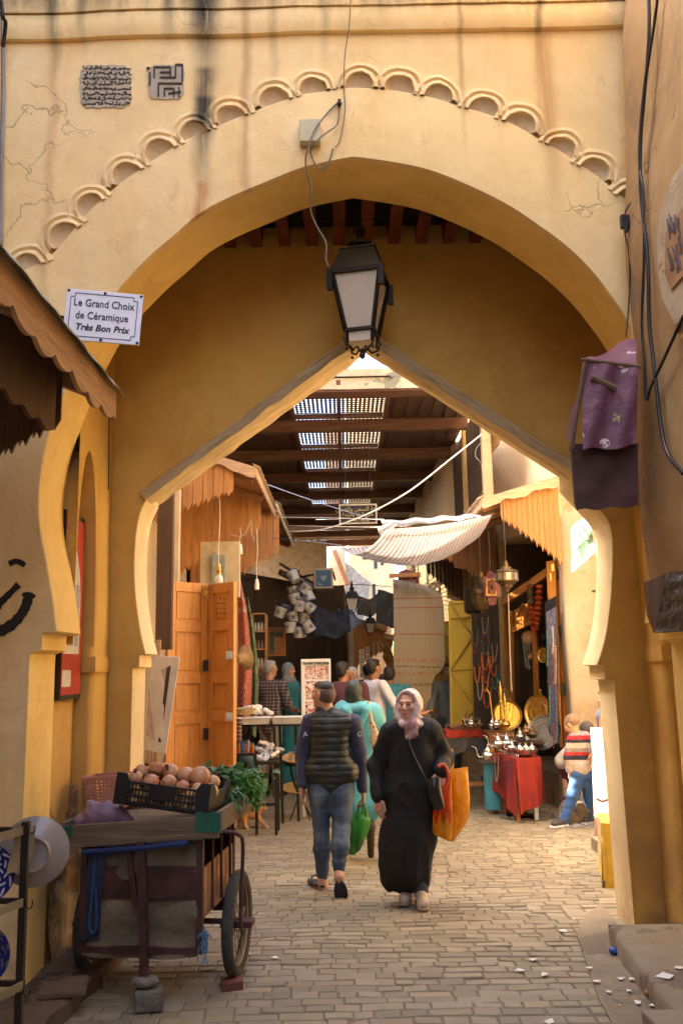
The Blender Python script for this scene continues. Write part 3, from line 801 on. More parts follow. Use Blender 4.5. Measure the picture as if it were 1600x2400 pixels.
def frosted():
 t=NT('frosted_glass');f=t.noise(scale=30,detail=6)
 t.color(t.mix(f,(.72,.64,.48),(.88,.80,.64)));t.rough(.45);t.b.inputs['Transmission Weight'].default_value=.2
 t.bump(f,.2,.003);return t.m
m_frost=frosted()
DL=5.62
lc=P(846,700,DL)
lan=thing('lantern','large four sided metal lantern hanging under the arch in front of the gable','lantern',(lc.x,DL,P(846,826,DL).z),R(-13))
zb=P(846,826,DL).z
Z=lambda y:P(846,y,DL).z-zb
def frustum(mb,z0,w0,z1,w1):
 pts=[[(sx*w/2,sy*w/2,z)for sx,sy in((-1,-1),(1,-1),(1,1),(-1,1))]for z,w in((z0,w0),(z1,w1))]
 ids=[[mb.av(p)for p in r_]for r_ in pts]
 for k in range(4):mb.af((ids[0][k],ids[0][(k+1)%4],ids[1][(k+1)%4],ids[1][k]))
 mb.af(ids[0][::-1]);mb.af(ids[1])
zg0,zg1,zr1=Z(782),Z(655),Z(598);W0,W1,W2=.19,.325,.235
mb=MB();frustum(mb,zg1+.012,W1+.03,zr1,W2);frustum(mb,zr1+.001,W2+.02,zr1+.012,W2+.02);mb.build('roof',m_olive,lan,bevel=.003)
mb=MB();mb.lathe([(.0,zr1+.012),(.05,zr1+.014),(.06,zr1+.03),(.035,zr1+.04),(.085,zr1+.06),(.09,zr1+.075),(.03,zr1+.09),(.02,zr1+.16),(.045,zr1+.17),(.045,zr1+.19),(.018,zr1+.2),(.018,zj+.1-zb)],n=18);mb.build('stem',m_iron,lan,smooth=40)
mb=MB()
for sx,sy in((-1,-1),(1,-1),(1,1),(-1,1)):
 mb.bar((sx*W0/2,sy*W0/2,zg0),(sx*W1/2,sy*W1/2,zg1),.022,.022)
for z,w in((zg0,W0),(zg1,W1)):
 for a,b in(((-1,-1),(1,-1)),((1,-1),(1,1)),((1,1),(-1,1)),((-1,1),(-1,-1))):mb.bar((a[0]*w/2,a[1]*w/2,z),(b[0]*w/2,b[1]*w/2,z),.022,.02)
for sx,sy in((-1,-1),(1,-1),(1,1),(-1,1)):
 mb.box((sx*(W1/2+.012),sy*(W1/2+.012),zg1-.06),(.035,.035,.14))
mb.build('frame',m_iron,lan)
for k in range(4):
 mb=MB();mb.M=RZ(k*math.pi/2);a,b=W0/2-.014,W1/2-.014
 mb.prism([(-a,-a+.006,zg0+.01),(a,-a+.006,zg0+.01),(b,-b+.006,zg1-.01),(-b,-b+.006,zg1-.01)],(0,.003,0));mb.build('glass_pane',m_frost,lan)
mb=MB();mb.lathe([(.03,zg1-.02),(.1,zg1-.03),(.09,zg1-.06),(.02,zg1-.075)],n=16);mb.build('reflector',m_olive,lan,smooth=40)
mb=MB();frustum(mb,zg0-.075,W0*.8,zg0-.012,W0*.86);mb.build('base_glass',m_frost,lan)
mb=MB()
for k in range(4):
 a=math.pi/4+k*math.pi/2;u=Vector((math.cos(a),math.sin(a),0))
 mb.tube([u*(W0*.66)+Vector((0,0,z_))+u*o for z_,o in((zg0-.005,0),(zg0-.05,.02),(zg0-.10,0),(zg0-.125,-.05),(zg0-.10,-.085),(zg0-.14,-.12))],.008,6)
 mb.ball(u*(W0*.66)+Vector((0,0,zg0-.13)),.011,6,5)
 mb.bar(u*(W0*.62)+Vector((0,0,zg0)),u*(W0*.6)+Vector((0,0,zg0-.085)),.012,.012)
mb.lathe([(0,zg0-.185),(.018,zg0-.17),(.022,zg0-.15),(.012,zg0-.13),(.012,zg0-.11),(0,zg0-.1)],n=10)
mb.build('bottom_arms',m_iron,lan,smooth=50)
DS=4.62
c4=[P(159,675,DS),P(338,691,DS+.05),P(325,813,DS+.05),P(145,794,DS)]
ex=(c4[1]-c4[0]).normalized();ez=(c4[0]-c4[3]);ez=(ez-ex*ez.dot(ex)).normalized();ny=ez.cross(ex)
cc=sum(c4,Vector())/4;SW=(c4[1]-c4[0]).length;SHh=(c4[0]-c4[3]).length
MS=Matrix(((ex.x,ez.x,-ny.x,cc.x),(ex.y,ez.y,-ny.y,cc.y),(ex.z,ez.z,-ny.z,cc.z),(0,0,0,1)))
sg=thing('shop_sign','white tilted shop sign lettered Le Grand Choix de Céramique on a black bracket','sign',M=MS)
m_enamel=plain('white_enamel',(.72,.72,.76),rough=.35,var=.06,scale=9,bump=.05)
mb=MB();mb.box((0,0,0),(SW,SHh,.012));mb.build('board',m_enamel,sg,bevel=.004)
m_blue=plain('navy_paint',(.02,.03,.08),rough=.5,bump=0)
mb=MB();w_,h_=SW/2-.028,SHh/2-.024;n_=.022;z_=.0075
pts=[(-w_+n_,h_),(w_-n_,h_),(w_-n_,h_-n_),(w_,h_-n_),(w_,-h_+n_),(w_-n_,-h_+n_),(w_-n_,-h_),(-w_+n_,-h_),(-w_+n_,-h_+n_),(-w_,-h_+n_),(-w_,h_-n_),(-w_+n_,h_-n_)]
for a,b in zip(pts,pts[1:]+pts[:1]):mb.bar((a[0],a[1],z_),(b[0],b[1],z_),.004,.002)
mb.build('border',m_blue,sg)
for x in(-1,0,1):
 for y in(-1,1):mb=MB();mb.lathe([(0,.012),(.007,.011),(.009,.006)],(x*(SW/2-.012),y*(SHh/2-.012),0),8);mb.build('screw',m_iron,sg)
add_text('Le Grand Choix',.062,MS@TR(0,.052,.0075),'lettering',m_ink,sg,sx=.82,bold=.0004)
add_text('de Céramique',.062,MS@TR(-.005,-.022,.0075),'lettering',m_ink,sg,sx=.82,bold=.0004)
add_text('Très Bon Prix',.052,MS@TR(0,-.088,.0075),'lettering',m_ink,sg,sx=1.0,bold=.0012,shear=.2)
mb=MB();mb.bar(P(100,741,DS+.06),P(150,746,DS+.02),.02,.024);mb.bar(P(100,741,DS+.06),P(100,741,D1-.01),.02,.02);mb.build('bracket',m_iron,sg,world=True)
m_tab=plaster('grey_marble',(.50,.42,.30),(.38,.32,.23),bump=.5,cracks=False,cscale=4)
def tablet(name,label,quad,seed,rowsn,carve):
 t_=thing(name,label,'tablet',P(quad[0],(quad[1]+quad[3])/2,D1))
 rg=random.Random(seed);mb=MB();n=40;ring=[]
 for k in range(n):
  a=2*math.pi*k/n;cx,cy=(quad[0]+quad[2])/2,(quad[1]+quad[3])/2
  ca,sa=math.cos(a),math.sin(a);m=max(abs(ca),abs(sa));r_=1/m
  r_=min(r_,1.22);ring.append(P(cx+(quad[2]-quad[0])/2*ca*r_*(1+rg.uniform(-.05,.03)),cy-(quad[3]-quad[1])/2*sa*r_*(1+rg.uniform(-.05,.03)),D1-.008))
 mb.prism(ring,(0,.02,0));mb.build('stone',m_tab,t_,world=True)
 mb=MB()
 carve(mb,rg);mb.build('inscription',plain('inscription_ink',(.06,.05,.04),rough=.8,var=.4,scale=20),t_,world=True)
def script(mb,rg):
 for r_ in range(8):
  y=160+r_*11.8;x=194
  while x<306:
   kind=rg.random();yy=y+rg.uniform(-1.5,1.5)
   if kind<.5:
    L_=rg.uniform(4,9);sg=1 if rg.random()<.7 else-1;mb.tube([P(x+L_*t,yy+2.6*math.sin(math.pi*t)*sg,D1-.0105)for t in(0,.3,.6,1)],[.0018,.0042,.004,.0018],4);x+=L_*.7
   elif kind<.75:mb.tube([P(x,yy+2,D1-.0105),P(x+rg.uniform(-1,1),yy-6,D1-.0105)],[.0036,.002],4);x+=2.6
   elif kind<.88:mb.tube([P(x+1.6*math.cos(a),yy+1.4*math.sin(a),D1-.0105)for a in(0,1.2,2.4,3.6,4.8,6)],.0026,4);x+=3.4
   else:mb.ball(P(x,yy-rg.uniform(3,6),D1-.0105),.003,5,4);x+=1.6
tablet('inscribed_tablet','weathered stone tablet covered with rows of black Arabic script',(188,152,308,252),3,8,script)
def kufic(mb,rg):
 sg_=[((362,182),(362,158)),((362,158),(400,158)),((375,170),(400,170)),((400,158),(400,182)),((375,182),(412,182)),((412,182),(412,152)),((412,152),(428,152)),((428,152),(428,190)),((372,196),(428,196)),((372,196),(372,226)),((386,208),(386,226)),((386,208),(408,208)),((408,208),(408,228)),((420,205),(420,228)),((352,170),(352,200)),((344,160),(352,160)),((395,220),(425,216))]
 for a,b in sg_:mb.bar(P(*a,D1-.009),P(*b,D1-.009),.013,.01)
tablet('carved_tablet','small broken stone tablet carved with square geometric script',(347,152,432,232),8,5,kufic)
m_cream_p=plain('cream_plastic',(.55,.50,.28),rough=.5,var=.1,bump=.05)
a,b=P(703,302,D1),P(752,352,D1)
jb=MB();jb.b2((a.x,D1-.10,b.z),(b.x,D1-.036,a.z));jbx=jb.build('junction_box',m_cream_p,bevel=.004)
tag(jbx,'small square cream electrical junction box screwed above the arch','junction box')
m_cab=plain('grey_cable',(.20,.17,.13),rough=.6,var=.3)
def cable(name,label,pts,r,mat,D=None,world=True,cat='cable',group=None):
 q=[P(x,y,d)for x,y,d in pts];q=smoothpts([tuple(p)for p in q],5)
 mb=MB();mb.tube(q,r,6);return tag(mb.build(name,mat,smooth=60),label,cat,group)
cable('cable','thin cable dropping from the parapet to the apex of the arch',[(822,-20,D1-.12),(818,60,D1-.11),(808,130,D1-.06),(806,200,D1-.05),(808,260,D1-.05),(796,330,D1-.05),(784,345,D1-.05)],.0035,m_cab)
cable('cable','grey looping cable crossing the junction box and hanging under the arch',[(792,240,D1-.05),(770,262,D1-.06),(740,300,D1-.115),(722,345,D1-.115),(716,385,D1-.08),(728,440,D1-.02),(728,492,D1+.05),(742,530,D1+.08),(764,570,D1+.1),(763,605,D1+.1),(770,625,D1+.1)],.006,m_cab)
cable('cable','short grey cable curling from the hook to the box and back',[(795,243,D1-.05),(790,290,D1-.06),(760,315,D1-.115),(735,338,D1-.115),(728,360,D1-.07),(748,395,D1-.05),(768,385,D1-.05),(780,348,D1-.05)],.005,m_cab)
mb=MB();mb.box(P(795,243,D1-.05),(.02,.05,.03));mb.ball(P(795,243,D1-.07),.016,8,6);tag(mb.build('cable_hook',m_iron),'dark rusty cable hook above the arch apex','hook')
cable('conduit','thin grey conduit running down the far left edge of the front',[(6,0,D1-.05),(8,200,D1-.04),(4,400,D1-.04),(2,640,D1-.04)],.014,plain('conduit_grey',(.22,.20,.17),rough=.5),cat='pipe')
cable('cable','dark cable bunch at the top left corner',[(2,-10,D1-.2),(8,40,D1-.2),(14,55,D1-.15),(8,110,D1-.1)],.012,m_iron)
cable('cord','thin dark cord with a knotted tassel hanging by the left pilaster',[(258,900,D2-.4),(256,1000,D2-.4),(255,1130,D2-.4),(254,1148,D2-.4)],.004,m_iron,cat='cord')
cable('cable','sagging wire under the ceiling joists behind the lantern',[(560,530,D2-.5),(680,512,D2-.5),(810,522,D2-.5),(960,502,D2-.5),(1100,520,D2-.5)],.003,m_iron)
m_rub=plain('black_rubber',(.012,.012,.014),rough=.35,var=.2)
def rc(label,pts,r,mat=None,x=1.52):
 q=smoothpts([tuple(RW(a,b))for a,b in pts],5);mb=MB();mb.tube(q,r,7)
 return tag(mb.build('cable',mat or m_rub,smooth=60),label,'cable')
rc('thick black cable running the full height of the right wall',[(1519,-10),(1520,60),(1517,130),(1508,230),(1500,330),(1500,450),(1512,560),(1518,640),(1520,760),(1532,860),(1545,980),(1562,1060),(1600,1110)],.010)
rc('second black cable twisted round the thick one on the right wall',[(1541,-10),(1530,70),(1516,160),(1508,210),(1500,290),(1497,380),(1506,450),(1508,600),(1503,760),(1510,850),(1513,935),(1525,905),(1560,830),(1600,740)],.008)
cable('cable','thin black cable with a clip hanging off the right wall over the arch',[(1500,455,4.6),(1480,470,4.62),(1462,505,4.65),(1462,540,4.65),(1472,590,4.65),(1475,650,4.65),(1472,720,4.66),(1466,790,4.66)],.0045,m_rub)
mb=MB();mb.box(P(1463,520,4.63),(.05,.03,.08));mb.box(P(1463,520,4.63)+Vector((0,-.01,-.05)),(.02,.02,.04));tag(mb.build('cable_clamp',m_rub,bevel=.004),'small black cable clamp jutting out from the right wall','clamp')
m_red=plain('red_lacquer',(.42,.035,.02),rough=.35,var=.12,bump=.05)
X_=-1.745
q=[(X_,5.36,PX(148,1200,X_).z),(X_,5.79,PX(183,1222,X_).z)]
zt1=PX(165,1205,X_).z;zb1_=PX(150,1640,X_).z
fp=thing('framed_notice','tall red framed notice panel leaning in the left niche','notice',(X_,5.57,zb1_))
mb=MB();mb.b2((X_,5.365,zb1_),(X_+.03,5.785,zt1));mb.build('frame',m_iron,fp,world=True)
mb=MB();mb.b2((X_+.031,5.37,zb1_+.03),(X_+.036,5.765,zt1-.03));mb.build('red_border',m_red,fp,world=True)
mb=MB();xx=X_+.038;zs_=zt1-.55
arc=[(xx,5.37,zs_+.42)]+[(xx,5.37+.33*math.sin(a_),zs_+.42*math.cos(a_))for a_ in[k*math.pi/2/10 for k in range(1,11)]]+[(xx,5.70,zb1_+.28),(xx,5.37,zb1_+.28)]
mb.prism(arc[::-1],(-.002,0,0));mb.b2((xx-.002,5.38,zb1_+.08),(xx,5.55,zb1_+.18));mb.build('paper',plain('ivory_paper',(.6,.55,.44),rough=.5,var=.15),fp,world=True)
mb=MB();mb.b2((xx+.001,5.6,zb1_+.33),(xx+.002,5.68,zb1_+.72));mb.b2((xx+.001,5.42,zb1_+.33),(xx+.002,5.56,zb1_+.72));mb.build('photo',plain('faded_photo',(.34,.32,.29),var=.5,scale=14,bump=0),fp,world=True)
m_spray=plain('black_spray',(.02,.016,.013),rough=.8,var=.3)
for i,(lab,pts,r)in enumerate((('black sprayed hook shaped stroke on the left pier',[(70,1388),(62,1420),(45,1448),(20,1470),(-20,1490)],.03),('faint black sprayed arc above the hook stroke',[(-10,1425),(15,1400),(45,1370)],.02),('small smudged black spray mark high on the left pier',[(22,1322),(40,1315),(60,1325)],.014))):
 q=smoothpts([(P(x,y,D1-.0).x,P(x,y,D1).z)for x,y in pts],6);mb=MB()
 L_=len(q)
 top,bot=[],[]
 for k,(x,z)in enumerate(q):
  a_=q[max(0,k-1)];b_=q[min(L_-1,k+1)];t=Vector((b_[0]-a_[0],b_[1]-a_[1])).normalized();rr=r*(1.3 if k<3 else 1)*(.85+.3*random.random())*(.35 if k==0 else 1)
  top.append((x-t.y*rr,D1-.0035,z+t.x*rr));bot.append((x+t.y*rr,D1-.0035,z-t.x*rr))
 for k in range(L_-1):mb.poly([top[k],bot[k],bot[k+1],top[k+1]])
 tag(mb.build('graffiti',m_spray),lab,'graffiti')
m_awn=wood('brown_awning_board',(.26,.12,.045),axis=0,dark=.45,rough=.7)
m_awnf=wood('awning_fascia',(.62,.36,.16),axis=1,dark=.5,rough=.7)
m_awnv=wood('awning_dark_board',(.16,.08,.03),axis=2,dark=.5,rough=.75)
m_tin=plain('pale_green_tin',(.33,.33,.21),rough=.6,var=.3,scale=10,bump=.4,bscale=14,bdist=.01)
xe=-1.19;ya,yb=1.2,4.43;ze=PX(268,948,xe).z
aw=thing('wooden_awning','brown timber shop awning with scalloped fascia at the near left','awning',(-1.9,3,ze))
slope=lambda x:ze+.06+(xe-x)*.42
n_b=15
for k in range(1):
 mb=MB()
 for q in range(7):
  x0=xe-.01-q*.118;x1=x0-.112
  mb.prism([(x0,ya,slope(x0)),(x1,ya,slope(x1)),(x1,ya,slope(x1)+.018),(x0,ya,slope(x0)+.018)],(0,yb-ya,0))
 mb.build('roof_boards',wood('awning_board_long',(.42,.20,.08),axis=1,dark=.45,rough=.7),aw,world=True)
mb=MB();nseg=130
def fas(u,v):
 y=ya+(yb+.02-ya)*u;s_=abs(math.sin(y*math.pi/.235+.7))
 zl=ze-.075-.045*(s_**.6)+.012*math.sin(y*9)
 return Vector((xe+.012,y,ze+.07+(zl-ze-.07)*v))
mb.grid(fas,nseg,3,th=.02,thdir=(1,0,0));mb.build('fascia',m_awnf,aw,world=True)
mb=MB();mb.grid(lambda u,v:Vector((xe+.055-.12*v,ya+(yb+.03-ya)*u+.0,ze+.075+.065*v+.006*math.sin(u*60)+(-.03 if v==0 else 0))),60,3,th=.004);mb.build('tin_edge',m_tin,aw,world=True)
for y in(4.36,3.3,2.2):
 mb=MB();mb.bar((xe-.03,y,slope(xe-.03)-.045),(-1.99,y,slope(-1.99)-.045),.06,.085);mb.build('rafter',m_awnf,aw,world=True)
mb=MB();mb.bar((-1.6,1.2,slope(-1.6)-.13),(-1.6,4.4,slope(-1.6)-.13),.09,.1);mb.build('purlin',m_awnf,aw,world=True)
def valance(mb,x_out,x_wall,y,ztop_out,ztop_wall,z_tip,z_low,n,th=.018,step=.0,seed=1):
 """vertical boards at depth y whose lower ends follow a half arch"""
 rg=random.Random(seed)
 for k in range(n):
  u0,u1=k/n,(k+1)/n;x0=x_out+(x_wall-x_out)*u0;x1=x_out+(x_wall-x_out)*u1
  g=(x1-x0)*.03;pts=[]
  zt0=ztop_out+(ztop_wall-ztop_out)*u0;zt1_=ztop_out+(ztop_wall-ztop_out)*u1
  f=lambda u:(z_tip-(z_tip-z_low)*(1-math.sqrt(max(0,1-u**2)))if True else 0)
  um=(u0+u1)/2
  base=lambda u:z_tip+(z_low-z_tip)*(u**1.15)
  w_=(z_tip-z_low)*.11
  lowp=[(x0+g,base(u0)+w_*.2),(x0+(x1-x0)*.25,base(u0)-w_*.5),(x0+(x1-x0)*.5,base(um)-w_*(.9+.4*rg.random())),(x0+(x1-x0)*.72,base(um)-w_*.1),(x1-g,base(u1)-w_*.6)]
  pts=[(x0+g,y,zt0),(x1-g,y,zt1_)]+[(a_,y,b_)for a_,b_ in lowp[::-1]]
  yy=y+rg.uniform(-.003,.003);pts=[(p[0],yy,p[2])for p in pts]
  mb.prism(pts if x_wall>x_out else pts[::-1],(0,th,0))
mb=MB();valance(mb,-1.42,-1.98,4.3,slope(-1.42),slope(-1.98),P(130,1030,4.3).z+.1,P(0,1135,4.3).z,8);mb.build('end_boards',m_awnv,aw,world=True)
mb=MB();mb.grid(lambda u,v:Vector((-1.43,4.25-2.8*u,slope(-1.43)+(P(130,1010,4.3).z-.04*abs(math.sin(u*40))-slope(-1.43))*v)),60,2,th=.02,thdir=(1,0,0));mb.build('inner_fascia',m_awnv,aw,world=True)
def floral():
 t=NT('purple_oilcloth')
 v=t.n('TexVoronoi');v.inputs['Scale'].default_value=9;t.l(t.mapping(scale=(1,1,1)),v.inputs['Vector'])
 sp_=t.mapr(v.outputs['Distance'],.24,.20);sel=t.xyz(v.outputs['Color'])
 n1=t.noise(scale=40,detail=3)
 sp2=t.math('MULTIPLY',sp_,t.mapr(n1,.45,.5))
 base=t.mix(t.mapr(t.noise(scale=3,detail=5),.3,.7),(.11,.035,.06),(.20,.075,.115))
 c=t.mix(t.math('MULTIPLY',sp2,t.mapr(sel[0],.45,.46)),base,(.6,.5,.5))
 c=t.mix(t.math('MULTIPLY',sp2,t.mapr(sel[1],.72,.73)),c,(.45,.04,.05))
 c=t.mix(t.math('MULTIPLY',sp2,t.mapr(sel[2],.8,.81)),c,(.4,.3,.06))
 t.color(c);t.rough(.6);t.bump(t.noise(scale=5,detail=5),.8,.05);return t.m
m_purp=floral()
pa=thing('purple_awning','purple flowered oilcloth awning draped over a dark box frame on the right wall','awning',P(1420,1190,4.4))
Y0,Y1=4.25,4.62
A=P(1486,790,4.6);B=P(1362,862,4.5);C_=P(1486,862,4.3)
mb=MB()
q=[P(1368,846,Y0),P(1490,862,Y0),P(1490,790,Y1),P(1384,838,Y1)]
def pt(u,v):
 a=q[0].lerp(q[1],u);b=q[3].lerp(q[2],u);p=a.lerp(b,v);return p+Vector((0,0,.012*math.sin(u*7+v*3)))
mb.grid(pt,14,10,th=.004)
xl_,xr2=P(1366,850,Y0).x,1.6
def front_drop(u,v):
 top=P(1368,848,Y0).lerp(P(1492,864,Y0),u);bot=P(1362,1058,Y0).lerp(P(1490,1045,Y0),u)
 p=top.lerp(bot,v);p.y+=.012*math.sin(u*11+v*4)-.012*v;p.z+=.012*math.sin(u*8)*v;return p
mb.grid(front_drop,26,16,th=.004)
def side_drop(u,v):
 top=P(1368,848,Y0).lerp(P(1384,838,Y1),u);bot=P(1338,1050,Y0+.03).lerp(P(1330,1000,Y1),u)
 p=top.lerp(bot,v);p.x+=.012*math.sin(v*8+u*5);return p
mb.grid(side_drop,12,16,th=.004)
mb.build('oilcloth',m_purp,pa,world=True,smooth=50)
m_box=plain('dark_brown_cloth',(.060,.022,.018),rough=.8,var=.5,scale=5,bump=.5,bscale=9,bdist=.03)
mb=MB()
f=[P(1338,1040,Y0+.05),P(1494,1040,Y0+.05),P(1494,1186,Y0+.05),P(1350,1196,Y0+.05)]
def fb_(u,v):
 a=f[0].lerp(f[1],u);b=f[3].lerp(f[2],u);p=a.lerp(b,v);p.y+=.01*math.sin(u*9)*math.sin(v*6);p.z+=.006*math.sin(u*14)*v;return p
mb.grid(fb_,16,14,th=.004)
g_=[P(1338,1040,Y0+.05),P(1332,1000,Y1),P(1344,1180,Y1),P(1350,1196,Y0+.05)]
mb.grid(lambda u,v:g_[0].lerp(g_[1],u).lerp(g_[3].lerp(g_[2],u),v),6,8,th=.004)
mb.build('lining',m_box,pa,world=True,smooth=50)
mb=MB();mb.tube([P(1370,848,Y0-.01),P(1352,960,Y0+.02),P(1336,1055,Y0+.04)],.012,7);mb.tube([P(1362,842,Y0),P(1500,860,Y0)],.01,7);mb.tube([P(1386,885,Y0-.01),P(1440,910,Y0-.01)],.018,8)
mb.build('edge_pole',plain('rusty_pole',(.12,.07,.04),rough=.7),pa,world=True)
m_plast=plain('black_sheeting',(.018,.014,.016),rough=.3,var=.3,bump=.8,bscale=18,bdist=.02)
db=thing('boxed_stall_shutter','folded dark wooden stall shutter wrapped in black sheeting under the right wall','shutter',P(1560,1480,4.3))
a,b=P(1521,1372,4.35),P(1562,1478,4.35)
mb=MB();pts=[P(1516,1362,4.35),P(1570,1340,4.35),P(1570,1482,4.35),P(1540,1482,4.35),P(1524,1440,4.35)];mb.prism(pts[::-1],(0,.06,0));mb.build('board',wood('stall_board',(.22,.11,.05),axis=2),db,world=True)
mb=MB();q4=[P(1566,1342,4.28),P(1680,1335,3.9),P(1680,1478,3.9),P(1538,1483,4.28)]
mb.grid(lambda u,v:q4[0].lerp(q4[1],u).lerp(q4[3].lerp(q4[2],u),v)+Vector((0,.01*math.sin(v*22+u*4),0)),14,18,th=.01);mb.build('sheeting',m_plast,db,world=True,smooth=60)
def canopy(name,label,xe,ze_,xw,y0,y1,rise,fm,group='plank canopies over the shop fronts',wav=.018,boards=True,M=None):
 """sloping plank roof; xe eave side, xw wall side"""
 t_=thing(name,label,'canopy',(xw,y0,ze_),group=group)
 s_=1 if xw<xe else-1
 zz=lambda x:ze_+rise*(xe-x)/(xe-xw)
 mb=MB();n=9
 for q in range(n):
  a=xe+(xw-xe)*q/n;b=xe+(xw-xe)*(q+.96)/n
  mb.prism([(a,y0,zz(a)),(b,y0,zz(b)),(b,y0,zz(b)+.018),(a,y0,zz(a)+.018)],(0,y1-y0,0))
 mb.build('roof_boards',m_boardy,t_,world=True)
 mb=MB();mb.grid(lambda u,v:Vector((xe+(xw-xe)*u,y0-.02,zz(xe+(xw-xe)*u)+.05-(.115+wav*math.sin(u*16)+wav*.5*math.sin(u*37))*v)),40,2,th=.022,thdir=(0,-1,0));mb.build('rake_board',fm,t_,world=True)
 mb=MB();mb.grid(lambda u,v:Vector((xe+s_*.012,y0+(y1-y0)*u,ze_+.045-(.085+.03*abs(math.sin(u*(y1-y0)*14)))*v)),110,2,th=.018,thdir=(s_,0,0));mb.build('fascia',fm,t_,world=True)
 mb=MB();mb.grid(lambda u,v:Vector((xe+s_*(.05-.08*v),y0-.03+(y1-y0)*u,ze_+.05+.04*v+.008*math.sin(u*50))),50,2,th=.004,thdir=(0,0,1));mb.build('tin_edge',m_tin2,t_,world=True)
 for yy in(y0+.25,(y0+y1)/2,y1-.25):
  mb=MB();mb.bar((xe-s_*.05,yy,zz(xe)-.04),(xw,yy,zz(xw)-.04),.06,.075);mb.build('rafter',m_boardx,t_,world=True)
 return t_,zz
m_tin2=plain('cream_tin',(.62,.55,.40),rough=.6,var=.3,scale=9,bump=.5,bscale=14,bdist=.01)
m_rake=wood('pale_rake',(.62,.40,.24),axis=0,dark=.5,bump=.5)
def add_val(t_,xo,xw,y,zto,ztw,ztip,zlow,n,mat=None,seed=1):
 mb=MB();valance(mb,xo,xw,y,zto,ztw,ztip,zlow,n,seed=seed);mb.build('valance_boards',mat or m_board,t_,world=True)
ca=P(600,1108,9.5)
t1,zz=canopy('plank_canopy','orange plank canopy with wavy pale rake board nearest on the left beyond the gate',ca.x,ca.z,-2.22,9.45,12.2,.42,m_rake)
add_val(t1,P(548,1163,9.5).x,-2.2,9.48,zz(P(548,1163,9.5).x)-.02,zz(-2.2)-.02,P(540,1150,9.5).z,P(412,1232,9.5).z,9,seed=2)
add_val(t1,P(612,1290,11.2).x,-2.2,11.2,zz(P(600,1250,11.2).x)-.02,zz(-2.2)-.02,P(600,1235,11.2).z,P(425,1350,11.2).z,13,seed=4)
ca2=P(650,1190,12.4)
t2,zz2=canopy('plank_canopy','darker second plank canopy on the left with ropes tied to its eave',ca2.x,ca2.z,-2.28,12.35,16.4,.5,m_tin2)
add_val(t2,P(655,1300,12.6).x,-2.2,12.6,zz2(P(655,1300,12.6).x)-.02,zz2(-2.2)-.02,P(650,1290,12.6).z,P(480,1420,12.6).z,14,seed=6)
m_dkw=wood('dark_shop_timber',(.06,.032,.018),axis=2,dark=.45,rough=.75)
LF=[(-2.28,12.9),(-1.62,14.6),(-.62,17.0),(.02,17.25),(.2,25.0)]
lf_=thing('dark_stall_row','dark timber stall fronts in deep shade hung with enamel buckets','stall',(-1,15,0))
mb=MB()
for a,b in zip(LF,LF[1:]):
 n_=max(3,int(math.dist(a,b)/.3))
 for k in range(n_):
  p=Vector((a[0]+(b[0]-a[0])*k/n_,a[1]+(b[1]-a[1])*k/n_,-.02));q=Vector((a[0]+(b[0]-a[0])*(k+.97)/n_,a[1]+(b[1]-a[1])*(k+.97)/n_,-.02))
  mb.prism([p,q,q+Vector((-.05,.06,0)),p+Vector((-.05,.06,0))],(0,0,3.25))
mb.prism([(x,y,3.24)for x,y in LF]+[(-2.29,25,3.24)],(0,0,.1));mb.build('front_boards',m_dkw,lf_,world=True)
mb=MB();q=[P(655,1325,15.0),P(735,1372,15.4),P(735,1372,17.0),P(655,1325,16.5)];mb.prism(q,(0,0,.06));mb.bar(P(655,1340,15),P(740,1385,15.4),.07,.09);mb.build('lean_to',m_dkw,lf_,world=True)
m_tarp=plain('dark_tarpaulin',(.035,.035,.042),rough=.6,var=.4,scale=4,bump=.6,bscale=8,bdist=.03)
def tarp(name,label,quad,mat,cat='tarpaulin',sag=.08,wr=.02,group=None):
 a,b,c,d=quad
 mb=MB();mb.grid(lambda u,v:a.lerp(b,u).lerp(d.lerp(c,u),v)+Vector((0,wr*math.sin(u*13+v*5),-sag*math.sin(math.pi*u)+wr*math.sin(u*9-v*7))),16,12,th=.006)
 return tag(mb.build(name,mat,smooth=60),label,cat,group)
tarp('tarpaulin','black tarpaulin roof hanging over the dark stalls below the blue sign',[P(738,1420,15.6),P(818,1425,15.6),P(822,1482,15.0),P(738,1486,15.0)],m_tarp)
tarp('tarpaulin','charcoal cloth stretched across the lane left of the hanging rug',[P(885,1382,17.2),P(960,1378,17.2),P(960,1466,16.8),P(880,1458,16.8)],m_tarp)
tarp('tarpaulin','brown dark matting awning across the lane behind the first street lantern',[P(838,1398,19),P(890,1390,19),P(890,1432,18.5),P(836,1440,18.5)],plain('dark_mat',(.07,.055,.04),var=.4))
m_ghost=plain('bluish_sheet',(.22,.24,.30),rough=.5,var=.2,bump=.3,bscale=7,bdist=.03)
tarp('printed_sheet','bluish white printed sheet drooping above the lane below the street lantern',[P(790,1426,16.5),P(820,1424,16.5),P(850,1460,16.0),P(796,1460,16.0)],m_ghost,cat='sheet')
add_text('Les Artis',.19,Matrix.Translation(P(808,1434,15.9))@RX(R(90)),'lettering',m_ink,bpy.data.objects['printed_sheet'])
m_enam=plain('cream_enamel',(.40,.38,.33),rough=.25,var=.15,scale=5,bump=0)
m_blu=plain('blue_enamel',(.03,.06,.16),rough=.25,var=.1,bump=0)
m_wire=plain('wire',(.05,.05,.05),rough=.4,metal=.7,bump=0)
